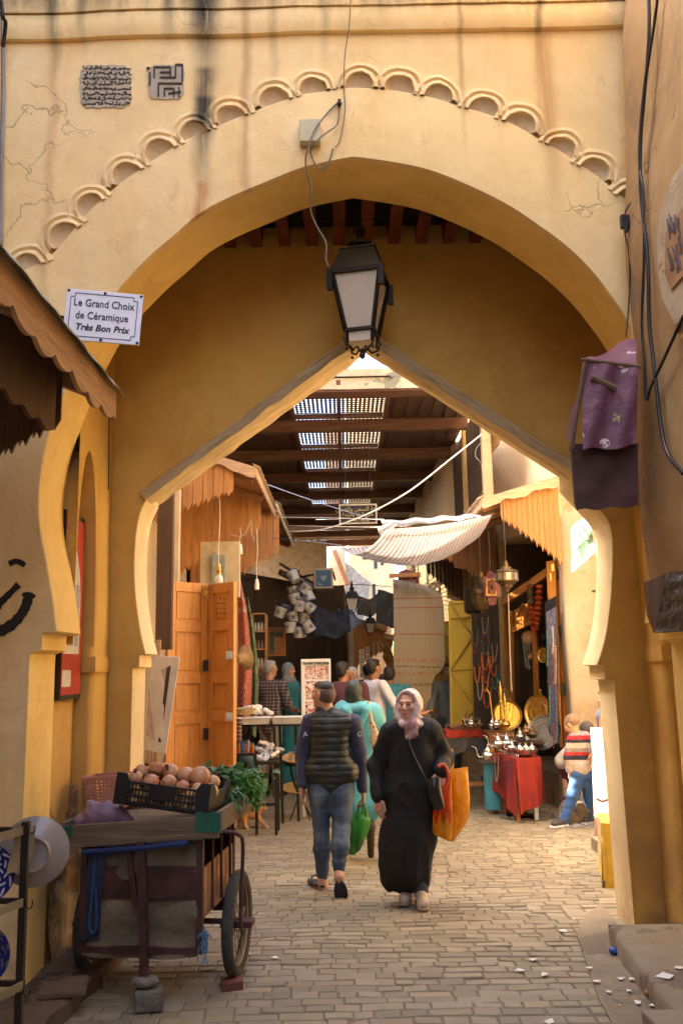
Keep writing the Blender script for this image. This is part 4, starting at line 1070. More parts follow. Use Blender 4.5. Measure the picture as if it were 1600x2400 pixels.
def bucket_proto():
 t_=thing('bucket','x','bucket');r0,r1,h=.105,.14,.24
 mb=MB();mb.lathe([(r0,0),(r1,h),(r1-.006,h),(r0-.004,.008)],n=20);mb.build('body',m_enam,t_,smooth=50)
 mb=MB();mb.lathe([(r1-.004,h-.012),(r1+.007,h-.006),(r1+.007,h+.006),(r1-.004,h+.006)],n=20);mb.build('rim',m_blu,t_,smooth=60)
 mb=MB();mb.tube([(r1*math.cos(a)*1.02,.0,h-.02+.16*math.sin(a))for a in[math.pi*k/12 for k in range(13)]],.004,5);mb.build('handle',m_wire,t_)
 mb=MB()
 for rr in(.034,.018):mb.tube([(rr*math.cos(a),-.127,.12+rr*math.sin(a))for a in[2*math.pi*k/14 for k in range(14)]],.0045,4,closed=True)
 mb.build('emblem',m_blu,t_)
 return t_
bp=bucket_proto();bp['group']='enamel buckets hanging in a cluster'
bk=[(688,1352,-35,'topmost cream bucket tilted on its wire at the head of the cluster'),(716,1378,40,'blue bottomed bucket seen below and right of the topmost one'),(688,1386,-10,'cream bucket in the upper left of the cluster behind another'),(690,1402,-15,'cream bucket with blue ring emblem in the middle left of the cluster'),(724,1398,160,'plain cream bucket at the upper right of the cluster'),(712,1412,-30,'cream bucket tilted in the very middle of the cluster'),(702,1420,15,'cream bucket directly under the tilted middle one'),(722,1422,130,'dark blue bucket behind the middle of the cluster'),(668,1432,25,'bucket with red stripes out at the left of the cluster'),(656,1434,20,'half hidden bucket at the far left end of the cluster'),(686,1446,-15,'red striped bucket in the lower part of the cluster left of another'),(712,1450,10,'red striped bucket in the lower right of the cluster'),(680,1470,0,'lower left cream bucket with ring emblem hanging upright'),(700,1482,0,'lowest cream bucket of the cluster with ring emblem'),(707,1480,5,'bucket peeping out from behind the lowest one'),(722,1468,150,'blue bucket at the lower right end of the cluster')]
for i,(x,y,tl,lab)in enumerate(bk):
 p=P(x,y,13.4+(i%3)*.12)
 M=Matrix.Translation(p)@RZ(R(20*(i%4)-30))@RY(R(tl))@Matrix.Scale(.70,4)@TR(0,0,-.12)
 if i==0:bp.matrix_world=M;bp['label']=lab
 else:copy_tree(bp,M,lab)
mb=MB();mb.tube([P(700,1335,13.5),P(702,1400,13.5),P(697,1480,13.5)],.012,6);mb.tube([P(700,1336,13.5),P(690,1345,13.5)],.006,5);tag(mb.build('bucket_rope',m_wire),'dark rope from which the cluster of enamel buckets hangs','rope')
s0=thing('blue_sign','square blue sign with three white rings in a pale frame','sign',P(757,1355,14.6))
a,b=P(735,1332,14.6),P(781,1379,14.6);W_=b.x-a.x;H_=a.z-b.z;cx,cz=(a.x+b.x)/2,(a.z+b.z)/2
mb=MB();mb.b2((a.x,14.6,b.z),(b.x,14.66,a.z));mb.build('frame',plain('pale_frame',(.42,.36,.27),var=.2),s0,world=True,bevel=.008)
mb=MB();mb.b2((a.x+.035,14.595,b.z+.035),(b.x-.035,14.599,a.z-.035));mb.build('panel',plain('sign_blue',(.015,.10,.24),rough=.4,var=.15),s0,world=True)
m_wp=plain('white_paint',(.72,.74,.74),rough=.5,bump=0,var=.05)
for dx,dz in((-.026,.02),(.026,.02),(0,-.018)):
 mb=MB();mb.tube([(cx+dx+.021*math.cos(q),14.592,cz+dz+.021*math.sin(q))for q in[2*math.pi*k/16 for k in range(16)]],.004,4,closed=True);mb.build('ring',m_wp,s0,world=True)
add_text('\ufe8e\ufee8\ufecc',.05,Matrix.Translation((cx-.06,14.59,cz-.11))@RX(R(90)),'lettering',m_wp,s0)
mb=MB();mb.bar((b.x,14.64,a.z-.06),(b.x+.02,16,a.z-.06),.03,.03);mb.bar((a.x,14.64,a.z-.1),(a.x-.35,15.2,a.z-.1),.03,.03);mb.build('bracket',m_iron,s0,world=True)
s1_=thing('menu_board','brown framed price board with tiny pictures and lines in the dark shop','board',P(648,1500,14.1))
a,b=P(626,1471,14.1),P(669,1537,14.1)
mb=MB();mb.b2((a.x,14.1,b.z),(b.x,14.14,a.z));mb.build('frame',m_board,s1_,world=True)
def cells(mb,a,b,y,nx,nz,fn):
 for i in range(nx):
  for j in range(nz):
   c=fn(i,j)
   if c is None:continue
   mb.col=c;x0=a.x+(b.x-a.x)*i/nx;x1=a.x+(b.x-a.x)*(i+1)/nx;z0=a.z+(b.z-a.z)*j/nz;z1=a.z+(b.z-a.z)*(j+1)/nz
   mb.poly([(x0,y,z1),(x1,y,z1),(x1,y,z0),(x0,y,z0)])
 mb.col=(1,1,1)
m_vc=vcol('printed',rough=.5,bump=0)
rg=random.Random(11)
def price(i,j):
 if i in(0,13)or j in(0,21):return(.30,.12,.03)
 if j<3:return(.10,.10,.04)if rg.random()<.4 else(.32,.15,.05)
 if i<5 or j<7:return rg.choice(((.03,.07,.08),(.06,.10,.08),(.2,.12,.05),(.04,.04,.04)))
 return(.42,.22,.10)if(j%2 and rg.random()<.8)else(.30,.12,.035)
mb=MB();cells(mb,a+Vector((.02,0,-.02)),b+Vector((-.02,0,.02)),14.095,14,22,price);mb.build('print',m_vc,s1_,world=True)
m_door=wood('varnished_door',(.62,.25,.05),axis=2,dark=.62,rough=.38,bump=.15,gscale=2.0)
def leaf(T,a,b,z0,z1,rows,mat=m_door,th=.045,holes=None):
 """panelled leaf between ground points a and b"""
 a,b=Vector((a[0],a[1],0)),Vector((b[0],b[1],0));d=(b-a).normalized();n=Vector((d.y,-d.x,0));Lw=(b-a).length
 if n.y>0:n=-n
 M=Matrix(((d.x,n.x,0,a.x),(d.y,n.y,0,a.y),(0,0,1,0),(0,0,0,1)))
 mb=MB();mb.M=M;st=.085
 mb.b2((0,-th,z0),(st,0,z1));mb.b2((Lw-st,-th,z0),(Lw,0,z1))
 zs=[z0]+rows+[z1]
 for z in zs:
  zz_=min(max(z,z0+st*.6),z1-st*.6);mb.b2((st+.001,-th+.001,zz_-st*.6),(Lw-st-.001,-.001,zz_+st*.6))
 lf__=mb.build('leaf_frame',mat,T,world=True,bevel=.004)
 for za,zb_ in zip(zs,zs[1:]):
  mb=MB();mb.M=M;mb.b2((st-.01,-th*.5-.006,za+.02),(Lw-st+.01,-th*.5+.002,zb_-.02));mb.b2((st+.03,-th*.5-.006,za+st*.6+.035),(Lw-st-.03,-th*.5+.009,zb_-st*.6-.035));mb.build('panel',mat,T,world=True,bevel=.004)
 return M,Lw
fd=thing('folding_door','tall orange varnished folding door with panelled leaves at the left shop','door',(P(480,1700,9.5).x,9.5,.2))
zT=P(480,1368,9.5).z
a0,a1,a2=(P(392,1600,9.15).x,9.15),(P(486,1600,9.5).x,9.5),(P(547,1600,9.2).x,9.2)
hz=lambda y:P(480,y,9.4).z
leaf(fd,a0,a1,.18,zT,[hz(1684),hz(1590),hz(1470)]);leaf(fd,a1,a2,.18,zT-.01,[hz(1680),hz(1590),hz(1468)])
m_brass=plain('brass',(.60,.38,.10),rough=.28,metal=1.0,var=.25,scale=14,bump=.1)
m_steel=plain('steel_plate',(.45,.44,.42),rough=.35,metal=.8,var=.2)
for y in(1536,1680):
 p=P(538,y,9.2);mb=MB();mb.box(p+Vector((0,-.03,0)),(.07,.03,.085));mb.box(p+Vector((-.01,-.055,0)),(.025,.03,.05));mb.build('lock',m_steel,fd,world=True,bevel=.005)
for y in(1385,1560,1720):
 p=P(487,y,9.45);mb=MB();mb.tube([p+Vector((0,-.03,-.06)),p+Vector((0,-.03,.06))],.012,8);mb.box(p+Vector((-.02,-.025,0)),(.05,.008,.12));mb.build('hinge',m_brass if y<1400 else m_iron,fd,world=True)
mb=MB()
for i in range(3):
 for j in range(4):mb.lathe([(.0,-.004),(.008,-.003),(.008,.01)],P(508+9*i,1402+12*j,9.29),8,ax='Y')
mb.build('drilled_holes',m_ink,fd,world=True)
dj=thing('shop_partition','narrow dark brown boarded partition behind the left gate pier','partition',(P(385,1300,8.6).x,8.6,0))
mb=MB();a,b=P(370,1165,8.2),P(405,1522,8.2);mb.b2((a.x,8.2,b.z),(b.x-.02,8.3,a.z+.5));mb.build('boards',wood('dark_partition',(.12,.06,.03),axis=2),dj,world=True)
mb=MB();a,b=P(405,1110,9.3),P(412,1600,9.3);mb.b2((a.x-.02,9.25,0),(b.x+.02,9.35,a.z));mb.build('white_post',m_cream,dj,world=True)
mb=MB()
for k in range(4):a=P(338+k*9,1760,8.0);mb.b2((a.x,8.0,.1),(a.x+.028,8.03,P(340,1500,8.0).z))
mb.build('slats',m_rake,dj,world=True)
wb=thing('white_framed_board','dusty white framed picture board leaning by the left gate pier','board',P(370,1760,7.0))
q=[P(345,1535,7.0),P(421,1540,6.7),P(387,1768,6.75),P(338,1757,7.0)]
def inset(q,f):c=sum(q,Vector())/4;return[c+(p-c)*f for p in q]
mb=MB();mb.prism(q,(0,.03,0));mb.build('frame',plain('dusty_white',(.60,.54,.48),rough=.7,var=.15,scale=6),wb,world=True,bevel=.004)
q2=[q[0].lerp(q[3],.22).lerp(q[1].lerp(q[2],.2),.1),q[1].lerp(q[2],.12).lerp(q[0],.22),q[2].lerp(q[1],.14).lerp(q[3],.25),q[3].lerp(q[0],.16).lerp(q[2],.08)]
mb=MB();mb.prism([p+Vector((0,-.004,0))for p in q2],(0,.003,0));mb.build('print',plain('faded_print',(.46,.36,.31),var=.3,scale=16,bump=0),wb,world=True)
mb=MB();s_=[q2[1],q2[1].lerp(q2[0],.18),q2[2].lerp(q2[3],.18),q2[2]];mb.prism([p+Vector((0,-.008,0))for p in s_],(0,.003,0));mb.build('brown_strip',m_dkw,wb,world=True)
a,b=P(496,1300,9.9),P(528,1372,9.9);mb=MB();mb.b2((a.x,9.9,b.z),(b.x,10.15,a.z));mbx=mb.build('meter_box',plain('grey_green_metal',(.25,.28,.22),rough=.5),bevel=.008);tag(mbx,'grey green metal meter box above the folding door','meter box')
mb=MB();a=P(470,1290,9.95);b=P(496,1400,9.95);mb.b2((a.x,9.96,b.z),(P(560,1400,9.95).x,10.1,a.z+.1));tag(mb.build('lintel_wall',plaster('peeling_lintel',(.66,.52,.33),(.42,.33,.2),patches=.3)),'peeling plaster lintel above the folding door','wall')
m_white_p=plain('white_porcelain',(.75,.72,.66),rough=.3,var=.05,bump=0)
m_cordw=plain('white_cord',(.68,.62,.52),rough=.6,bump=0)
def bulb_glass():
 t=NT('opal_bulb');t.color((.85,.78,.72));t.rough(.15);t.b.inputs['Transmission Weight'].default_value=.5;return t.m
m_bulb=bulb_glass()
def hanging(x,y0,y1,D,bulb,label):
 a,b=P(x,y0,D),P(x-2 if bulb else x,y1,D)
 t_=thing('hanging_lamp',label,'light bulb',b,group='bare lamp fittings hung from the left canopies')
 mb=MB();mb.tube([a,a.lerp(b,.4)+Vector((.008,0,0)),a.lerp(b,.75)-Vector((.005,0,0)),b],.005,6);mb.build('cord',m_cordw,t_,world=True)
 mb=MB();mb.lathe([(.014,.0),(.022,-.01),(.022,-.045),(.028,-.05),(.03,-.08),(.024,-.085),(.029,-.09),(.029,-.12),(.012,-.125)],b,12);mb.build('socket',m_white_p if not bulb else m_brass,t_,world=True,smooth=40)
 if bulb:mb=MB();mb.lathe([(.018,-.08),(.022,-.11),(.045,-.15),(.052,-.185),(.042,-.22),(.02,-.238),(0,-.242)],b,16);mb.build('bulb',m_bulb,t_,world=True,smooth=60)
hanging(515,1155,1322,9.6,True,'glass bulb on a long cord in front of the meter box')
hanging(563,1238,1275,10.4,False,'empty white lamp socket on the short cord under the canopy boards')
hanging(602,1240,1358,10.4,False,'empty white lamp socket on the long cord right of the red carpet')
cable('wire','loose white wires drooping across the left canopy boards',[(540,1252,10.3),(560,1257,10.3),(575,1250,10.3),(588,1220,10.3),(590,1245,10.3),(596,1268,10.3)],.003,m_cordw,cat='wire')
def carpet_mat(name,base,acc,pale,sx=2,sy=9):
 t=NT(name);a=t.n('Attribute');a.attribute_name='uvp'
 m=t.mapping(a.outputs['Vector'],scale=(sx,sy,1));o=t.xyz(m)
 pp=lambda s_:t.math('ABSOLUTE',t.math('SUBTRACT',t.math('FRACT',s_),.5))
 d=t.math('ADD',pp(o[0]),pp(o[1]));ring=t.math('FRACT',t.math('MULTIPLY',d,3.5))
 zig=t.math('FRACT',t.math('ADD',t.math('MULTIPLY',o[1],1.5),pp(t.math('MULTIPLY',o[0],2.0))))
 c=t.mix(t.mapr(ring,.6,.62),base,acc);c=t.mix(t.mapr(t.math('MULTIPLY',t.mapr(ring,.28,.3),t.mapr(ring,.45,.43)),.4,.5),c,pale)
 c=t.mix(t.math('MULTIPLY',t.mapr(zig,.86,.88),t.mapr(t.noise(scale=4),.45,.5)),c,pale)
 f=t.noise(scale=35,detail=4);t.color(t.mix(1.0,c,t.mix(t.mapr(f,.3,.7),(.7,.7,.7),(1.15,1.15,1.15)),'MULTIPLY'));t.rough(.95);t.bump(f,.6,.01);return t.m
m_carp=carpet_mat('berber_red',(.27,.025,.018),(.42,.08,.02),(.62,.50,.36))
def drape(name,label,left,right,D,mat,cat,wave=.03,nw=3,nu=14,nv=40,th=.012,bulge=.0):
 """hanging cloth between left and right edges given as (x,y) lists of the photograph"""
 Lp=smoothpts(left,6);Rp=smoothpts(right,6);Lp=resample(Lp,nv);Rp=resample(Rp,nv)
 def fn(u,v):
  k=int(round(v*nv));x=Lp[k][0]+(Rp[k][0]-Lp[k][0])*u;y=Lp[k][1]+(Rp[k][1]-Lp[k][1])*u
  return P(x,y,D+wave*math.sin(u*nw*6.28+v*2)*min(1,.4+v)-bulge*math.sin(math.pi*u))
 mb=MB();mb.grid(fn,nu,nv,th=th,thdir=(0,-1,0));return tag(mb.build(name,mat,smooth=60),label,cat)
drape('carpet','narrow red berber carpet with white geometric bands hanging beside the folding door',[(553,1338),(556,1420),(558,1560),(556,1680)],[(558,1336),(578,1430),(590,1560),(588,1680)],10.9,m_carp,'carpet',wave=.05,nw=1)
drape('carpet','olive green patterned carpet hanging just behind the red carpet',[(576,1400),(586,1500),(590,1600),(588,1720)],[(582,1400),(600,1510),(606,1620),(600,1730)],11.15,carpet_mat('berber_green',(.10,.10,.015),(.05,.11,.03),(.35,.42,.3),1.5,6),'carpet',wave=.04,nw=1)
m_straw=plain('straw',(.50,.34,.15),rough=.8,var=.3,scale=30,bump=.8,bscale=70,bdist=.01)
mb=MB();mb.M=Matrix.Translation(P(572,1542,10.6))@RZ(R(-50))@RX(R(100));mb.lathe([(.0,.10),(.04,.09),(.08,.03),(.11,0),(.155,-.03),(.15,-.036),(.12,-.01),(.08,.02),(0,.08)],n=24);tag(mb.build('straw_hat',m_straw,smooth=50),'woven straw sun hat hanging by the red carpet','hat')
mb=MB();a,b=P(545,1400,11.3),P(560,1660,11.3);mb.b2((a.x,11.3,0),(b.x,11.4,a.z+.2));tag(mb.build('white_pillar',m_cream,jitter=.01),'rough whitewashed pillar edge behind the red carpet','pillar')
jr=thing('jar_shelf','dim shelf of stacked jars in the opening behind the carpets','shelf',(P(600,1600,13).x,13,0))
mb=MB();a,b=P(592,1440,13.0),P(622,1650,13.0)
for k in range(6):z=b.z+(a.z-b.z)*k/5;mb.b2((a.x,13,z),(b.x,13.25,z+.02))
mb.b2((a.x-.02,13,b.z),(a.x,13.25,a.z));mb.b2((b.x,13,b.z),(b.x+.02,13.25,a.z));mb.build('shelf_boards',m_board,jr,world=True)
rg=random.Random(8)
for k in range(5):
 z=b.z+(a.z-b.z)*k/5+.021
 mb=MB()
 for q in range(4):mb.lathe([(.02,0),(.022,.08),(.015,.1),(.016,.12)],(a.x+.03+.05*q,13.06,z),8)
 mb.build('jars',plain('jar_%d'%(k%2),((.35,.32,.25),(.10,.05,.03))[k%2],rough=.3,bump=0),jr,world=True)['kind']='stuff'
def rope(label,pts,r,mat):
 q=smoothpts([tuple(P(*p))for p in pts],6);mb=MB();mb.tube(q,r,6);return tag(mb.build('rope',mat,smooth=60),label,'rope')
m_ropew=plain('white_rope',(.72,.68,.60),rough=.6,bump=0);m_ropeb=plain('blue_rope',(.25,.30,.45),rough=.6,bump=0)
rope('thick white rope rising from the left canopy to the upper right lattice',[(674,1246,12.4),(760,1240,11.8),(860,1205,11.4),(960,1150,11.2),(1050,1080,11.2),(1128,1018,11.3)],.010,m_ropew)
rope('thin blue rope running down from the left canopy across the Arabic board',[(628,1136,10.5),(700,1162,11),(790,1192,11.6),(860,1212,12)],.006,m_ropeb)
rope('upper thin white line stretched level from the left canopy to the cloth',[(655,1212,12.4),(780,1214,11.5),(900,1218,10.4)],.005,m_ropew)
rope('lower thin white line stretched level from the left canopy to the cloth',[(668,1232,12.4),(780,1234,11.5),(890,1236,10.4)],.005,m_ropew)
rope('thin blue cord from the lower left eave to the purple corner of the cloth',[(640,1262,12.2),(700,1266,11.5),(800,1278,10.2)],.004,m_ropeb)
ab=thing('arabic_board','small black hanging board with gold Arabic lines in a cream frame','sign',P(839,1204,13.2))
a,b=P(794,1182,13.2),P(884,1227,13.2)
mb=MB();mb.b2((a.x,13.2,b.z),(b.x,13.24,b.z+.022));mb.b2((a.x,13.2,a.z-.022),(b.x,13.24,a.z));mb.b2((a.x,13.2,b.z+.022),(a.x+.022,13.24,a.z-.022));mb.b2((b.x-.022,13.2,b.z+.022),(b.x,13.24,a.z-.022));mb.build('frame',plain('cream_frame',(.6,.54,.4)),ab,world=True)
mb=MB();mb.b2((a.x+.02,13.215,b.z+.02),(b.x-.02,13.23,a.z-.02));mb.build('panel',m_ink,ab,world=True)
AF={'ق':'\ufed7','ا':'\ufe8e','ع':'\ufecc'}
l1='\u200f';cxm=(a.x+b.x)/2
gold=plain('gold_paint',(.55,.42,.16),rough=.4,bump=0)
def ar(s_):return s_[::-1]
for t_,dz,sz in(('\ufed7\ufe8e\ufecb\ufe94 \ufe8d\ufedf\ufeb4\ufee4\ufee6 \ufeed\ufe8d\ufedf\ufecc\ufeb4\ufede',.07,.095),('\ufea7\ufee0\ufef4\ufecA \ufe8d\ufedf\ufe92\ufed8\ufeae \ufeed\ufe8d\ufedf\ufeb0\ufe91\ufeaa\ufe93',-.01,.08),('\ufeed\ufe8d\ufedf\ufeb0\ufef3\ufe96 \ufeed\ufe8d\ufedf\ufea8\ufede',-.09,.07)):
 add_text(ar(t_),sz,Matrix.Translation((cxm,13.212,(a.z+b.z)/2+dz-.02))@RX(R(90)),'lettering',gold,ab,sx=.9)
mb=MB();mb.tube([(a.x+.1,13.22,a.z),(a.x+.1,13.3,ZP)],.004,4);mb.tube([(b.x-.1,13.22,a.z),(b.x-.1,13.3,ZP)],.004,4);mb.build('wires',m_wire,ab,world=True)
def stripe_mat():
 t=NT('striped_cloth');a=t.n('Attribute');a.attribute_name='uvp';o=t.xyz(a.outputs['Vector'])
 w_=t.math('FRACT',t.math('MULTIPLY',o[0],30));w2=t.math('FRACT',t.math('MULTIPLY',o[0],30.0))
 c=t.mix(t.mapr(w_,.42,.5),(.62,.58,.54),(.40,.37,.40));c=t.mix(t.mapr(w2,.93,.97),c,(.50,.40,.42))
 t.color(c);t.rough(.9);t.bump(t.noise(scale=9,detail=5),.3,.02)
 tr=t.n('BsdfTranslucent');t.l(c,tr.inputs[0]);mx=t.n('MixShader');mx.inputs[0].default_value=.45
 t.l(t.b.outputs[0],mx.inputs[1]);t.l(tr.outputs[0],mx.inputs[2]);t.l(mx.outputs[0],t.out.inputs[0]);return t.m
DC=10.4
top=[P(800,1280,DC+1.2),P(870,1290,DC+.5),P(922,1240,DC),P(1000,1238,DC-.1),P(1080,1225,DC),P(1150,1204,DC+.1)]
def cloth(u,v):
 A=P(905,1240,9.7).lerp(P(1152,1206,10.2),u);B=P(800,1284,11.6).lerp(P(1090,1272,12.2),u)
 p=A.lerp(B,v);sag=math.sin(math.pi*min(1,max(0,v)))**.8*(.36*math.sin(math.pi*(.12+.82*u))**.8)
 p.z-=sag+.10*math.sin(math.pi*u)*(1-v)*.35;p.y+=.03*math.sin(u*17)*v
 p.z+=.012*math.sin(u*40+v*6)*v*(1-v)*2
 return p
mb=MB();mb.grid(cloth,60,22,th=.004);tag(mb.build('striped_cloth',stripe_mat(),smooth=70),'sagging white and mauve striped cloth awning slung across the street','cloth')
def film():
 t=NT('clear_film');t.color((.5,.5,.52));t.rough(.2);t.b.inputs['Transmission Weight'].default_value=.6;t.b.inputs['Alpha'].default_value=.35;return t.m
mb=MB()
mb.grid(lambda u,v:P(892,1222,9.9).lerp(P(1122,1204,10.4),u).lerp(P(900,1238,9.9).lerp(P(1130,1212,10.2),u),v)+Vector((0,-.03*math.sin(v*3),.012*math.sin(u*23))),40,6,th=.003)
mb.tube([P(893,1246,9.95),P(905,1240,9.9),P(925,1225,9.9)],[.06,.055,.03],12);tag(mb.build('plastic_film',film(),smooth=60),'clear plastic film bunched along the near edge of the striped cloth','plastic sheet')
cb=P(1126,1180,10.55)
t3,zz3=canopy('plank_canopy','orange plank canopy with pointed boards nearest on the right beyond the gate',cb.x,cb.z,XR+.02,10.5,13.0,.28,m_rake)
add_val(t3,P(1172,1210,10.6).x,XR-.02,10.58,zz3(P(1172,1210,10.6).x)-.02,zz3(XR)-.02,P(1180,1212,10.6).z,P(1303,1318,10.6).z,11,seed=9)
cb2=P(1022,1262,13.2)
t4,zz4=canopy('plank_canopy','second plank canopy on the right with long pointed boards above the yellow doors',P(1010,1262,13.2).x,cb2.z,2.34,13.15,16.0,.35,m_rake)
add_val(t4,P(1018,1290,13.2).x,2.33,13.2,zz4(P(1018,1290,13.2).x)-.02,zz4(2.3)-.02,P(1020,1296,13.2).z,P(1118,1375,13.2).z,10,seed=12)
add_val(t4,P(1000,1330,14.6).x,2.0,14.6,3.6,3.7,P(1000,1340,14.6).z,P(1060,1410,14.6).z,9,mat=m_dkw,seed=3)
mb=MB();a,b=P(1060,1270,13.1),P(1162,1348,13.1)
for k in range(9):x0=a.x+(b.x-a.x)*k/9;mb.b2((x0,13.08+.004*(k%2),b.z+.12-.012*k*1.2),(x0+(b.x-a.x)/9*.96,13.1,a.z+.25))
mb.build('partition_boards',wood('brown_board',(.22,.085,.03),axis=2,rough=.6),t3,world=True)
m_bam=plain('plastered_pole',(.66,.50,.30),rough=.7,var=.2,scale=6,bump=.5)
mb=MB();mb.tube([P(1172,1008,11.6),P(1130,1075,13.2),P(1090,1140,15.2),P(1046,1205,18)],.085,12);pl_=mb.build('shade_pole',m_bam,smooth=50);tag(pl_,'thick pale pole running along the right wall above the canopies','pole')
mb=MB();mb.tube([P(1180+4*math.sin(k),1016+k*6.2+2*math.cos(k*1.7),11.5+k*.19)if False else P(1180-k*4.2+3*math.sin(k*1.9),1014+k*6.4+3*math.cos(k*1.3),11.5+k*.2)for k in range(31)],.022,6);tag(mb.build('cable_bundle',m_wire),'tangled dark cable bundle twisted along the pale pole','cable')
cable('wire_loop','grey wire looped round the pale pole',[(1130,1035,12),(1116,1050,12),(1114,1070,12),(1124,1082,12),(1128,1100,12.4)],.008,plain('grey_wire',(.5,.5,.5)),cat='wire')
def poster_mat():
 t=NT('floral_poster');o=t.xyz();f=t.noise(scale=6,detail=7);g=t.noise(scale=26,detail=3)
 c=t.mix(t.mapr(f,.35,.6),(.26,.36,.38),(.18,.27,.24));zz_=t.mapr(o[2],PZ0,PZ1)
 c=t.mix(t.math('MULTIPLY',t.mapr(zz_,.55,.2),t.mapr(f,.4,.6)),c,(.05,.10,.05));c=t.mix(t.mapr(g,.62,.66,0,.8),c,(.35,.15,.2));t.color(c);t.rough(.5);return t.m
q=[P(1338,1236,9.6),P(1374,1204,9.2),P(1394,1284,9.2),P(1339,1334,9.6)]
PZ0,PZ1=q[3].z,q[1].z
po=thing('hanging_poster','curled pale flower poster with script hanging at the right gate jamb','poster',q[3])
mb=MB();mb.grid(lambda u,v:q[0].lerp(q[1],u).lerp(q[3].lerp(q[2],u),v)+Vector((0,-.06*math.sin(math.pi*u)+.02*math.sin(v*9),.01*math.sin(u*7))),12,16,th=.003);mb.build('sheet',poster_mat(),po,world=True,smooth=60)
mb=MB()
for k in range(7):mb.tube([q[0].lerp(q[3],.2+.07*k).lerp(q[1].lerp(q[2],.2+.07*k),u)+Vector((0,-.075,.004*math.sin(u*60+k)))for u in[.15+.07*j for j in range(9)]],.0035,4)
mb.build('script_lines',m_ink,po,world=True)
mb=MB();mb.grid(lambda u,v:q[3].lerp(q[2],u)+Vector((0,-.06*math.sin(math.pi*u)-.004,.0-.035*v)),10,2,th=.004);mb.build('hem',m_wp,po,world=True)
cable('lamp_cord','white cord and plastic fitting dangling beside the flower poster',[(1395,1200,9),(1396,1240,9),(1398,1280,9),(1400,1305,9),(1410,1312,9)],.01,m_cordw,cat='cord')
def S(x,y,o=0.0):
 p=PLN(x,y,(SA[0],SA[1]),(SB[0],SB[1]));n=Vector((-(SB[1]-SA[1]),SB[0]-SA[0],0)).normalized()
 if n.x>0:n=-n
 return p+n*o
sdir_=Vector((SB[0]-SA[0],SB[1]-SA[1],0)).normalized();snrm=Vector((-(SB[1]-SA[1]),SB[0]-SA[0],0)).normalized()
if snrm.x>0:snrm=-snrm
def sbar(mb,x0,y0,x1,y1,w,o=0.0,t=.05):mb.bar(S(x0,y0,o),S(x1,y1,o),w,t,up=snrm)
sf=thing('timber_facade','orange timber shop front with a half open glazed door on the right','shop front',S(1240,1790))
mb=MB();sbar(mb,1310,1312,1318,1752,.12);sbar(mb,1176,1412,1182,1740,.16);sbar(mb,1172,1418,1312,1322,.11,.01);mb.build('outer_frame',m_door,sf,world=True,bevel=.006)
mb=MB();sbar(mb,1192,1432,1196,1730,.09,-.03);sbar(mb,1243,1400,1256,1740,.09,-.03);sbar(mb,1196,1478,1246,1452,.08,-.03);mb.build('inner_frame',m_door,sf,world=True,bevel=.004)
mb=MB();mb.poly([S(1196,1430,-.05),S(1243,1405,-.05),S(1246,1452,-.05),S(1198,1478,-.05)]);sbar(mb,1204,1445,1220,1415,.02,-.03,.03);sbar(mb,1220,1415,1233,1432,.02,-.03,.03);sbar(mb,1233,1432,1218,1462,.02,-.03,.03);sbar(mb,1218,1462,1204,1445,.02,-.03,.03);mb.build('carved_panel',m_door,sf,world=True)
def glass():
 t=NT('dim_glass');t.color((.06,.05,.035));t.rough(.08);t.b.inputs['Alpha'].default_value=.55;return t.m
m_glass=glass()
mb=MB();mb.poly([S(1198,1480,-.06),S(1246,1454,-.06),S(1252,1738,-.06),S(1202,1735,-.06)]);mb.build('glass_pane',m_glass,sf,world=True)
ol_=thing('open_shutter_leaf','tall orange shutter leaf folded open at the right edge of the shop','door',S(1315,1780))
mb=MB()
for(x0,x1,xb0,xb1)in((1280,1300,1300,1318),(1303,1314,1321,1333)):
 q=[P(x0,1316 if x0<1290 else 1309,10.95),P(x1,1312 if x0<1290 else 1312,10.9),P(xb1,1752,10.9),P(xb0,1752,10.95)];mb.prism(q,(0,.04,0))
mb.build('leaf',m_door,ol_,world=True,bevel=.005)
for y in(1345,1480,1615):
 mb=MB();c=P(1309+(y-1345)*.035,y,10.88);mb.box(c,(.055,.02,.14));mb.build('hinge',m_iron,ol_,world=True,bevel=.004)
mb=MB()
for c in(P(1292,1330,10.9),P(1296,1330,10.9),P(1289,1352,10.9)):mb.box(c,(.015,.02,.09));
mb.build('bolts',m_brass,ol_,world=True)
def beads(mb,pts,r,n=None):
 d=[0]
 for a,b in zip(pts,pts[1:]):d.append(d[-1]+(b-a).length)
 n=n or max(4,int(d[-1]/(r*2.1)));j=0
 for i in range(n):
  s_=d[-1]*i/(n-1)
  while j<len(d)-2 and d[j+1]<s_:j+=1
  f=(s_-d[j])/max(1e-9,d[j+1]-d[j]);mb.ball(pts[j].lerp(pts[j+1],f),r,6,4)
m_beads={k:plain('bead_'+k,c,rough=.3,bump=0,var=.2,scale=30)for k,c in dict(coral=(.34,.05,.012),amber=(.42,.14,.02),turq=(.04,.17,.2),red=(.25,.01,.015),black=(.02,.02,.02),pale=(.32,.28,.22),blue=(.03,.06,.22),silver=(.45,.44,.42)).items()}
def necklace(fn,cx,y0,wdt,y1,r,mk,label,group,nb=None):
 pts=[]
 for k in range(15):
  u=k/14*2-1;yy=y1-(y1-y0)*(abs(u)**2.2);xx=cx+wdt*(u if abs(u)<.6 else math.copysign(.6+(abs(u)-.6)*.75,u))
  pts.append(fn(xx,yy))
 mb=MB();beads(mb,pts,r,nb);return tag(mb.build('necklace',m_beads[mk]),label,'necklace',group)
DN=12.0
nbd=thing('necklace_board','black draped board of necklaces between the yellow door and the shop front','board',P(1138,1700,DN))
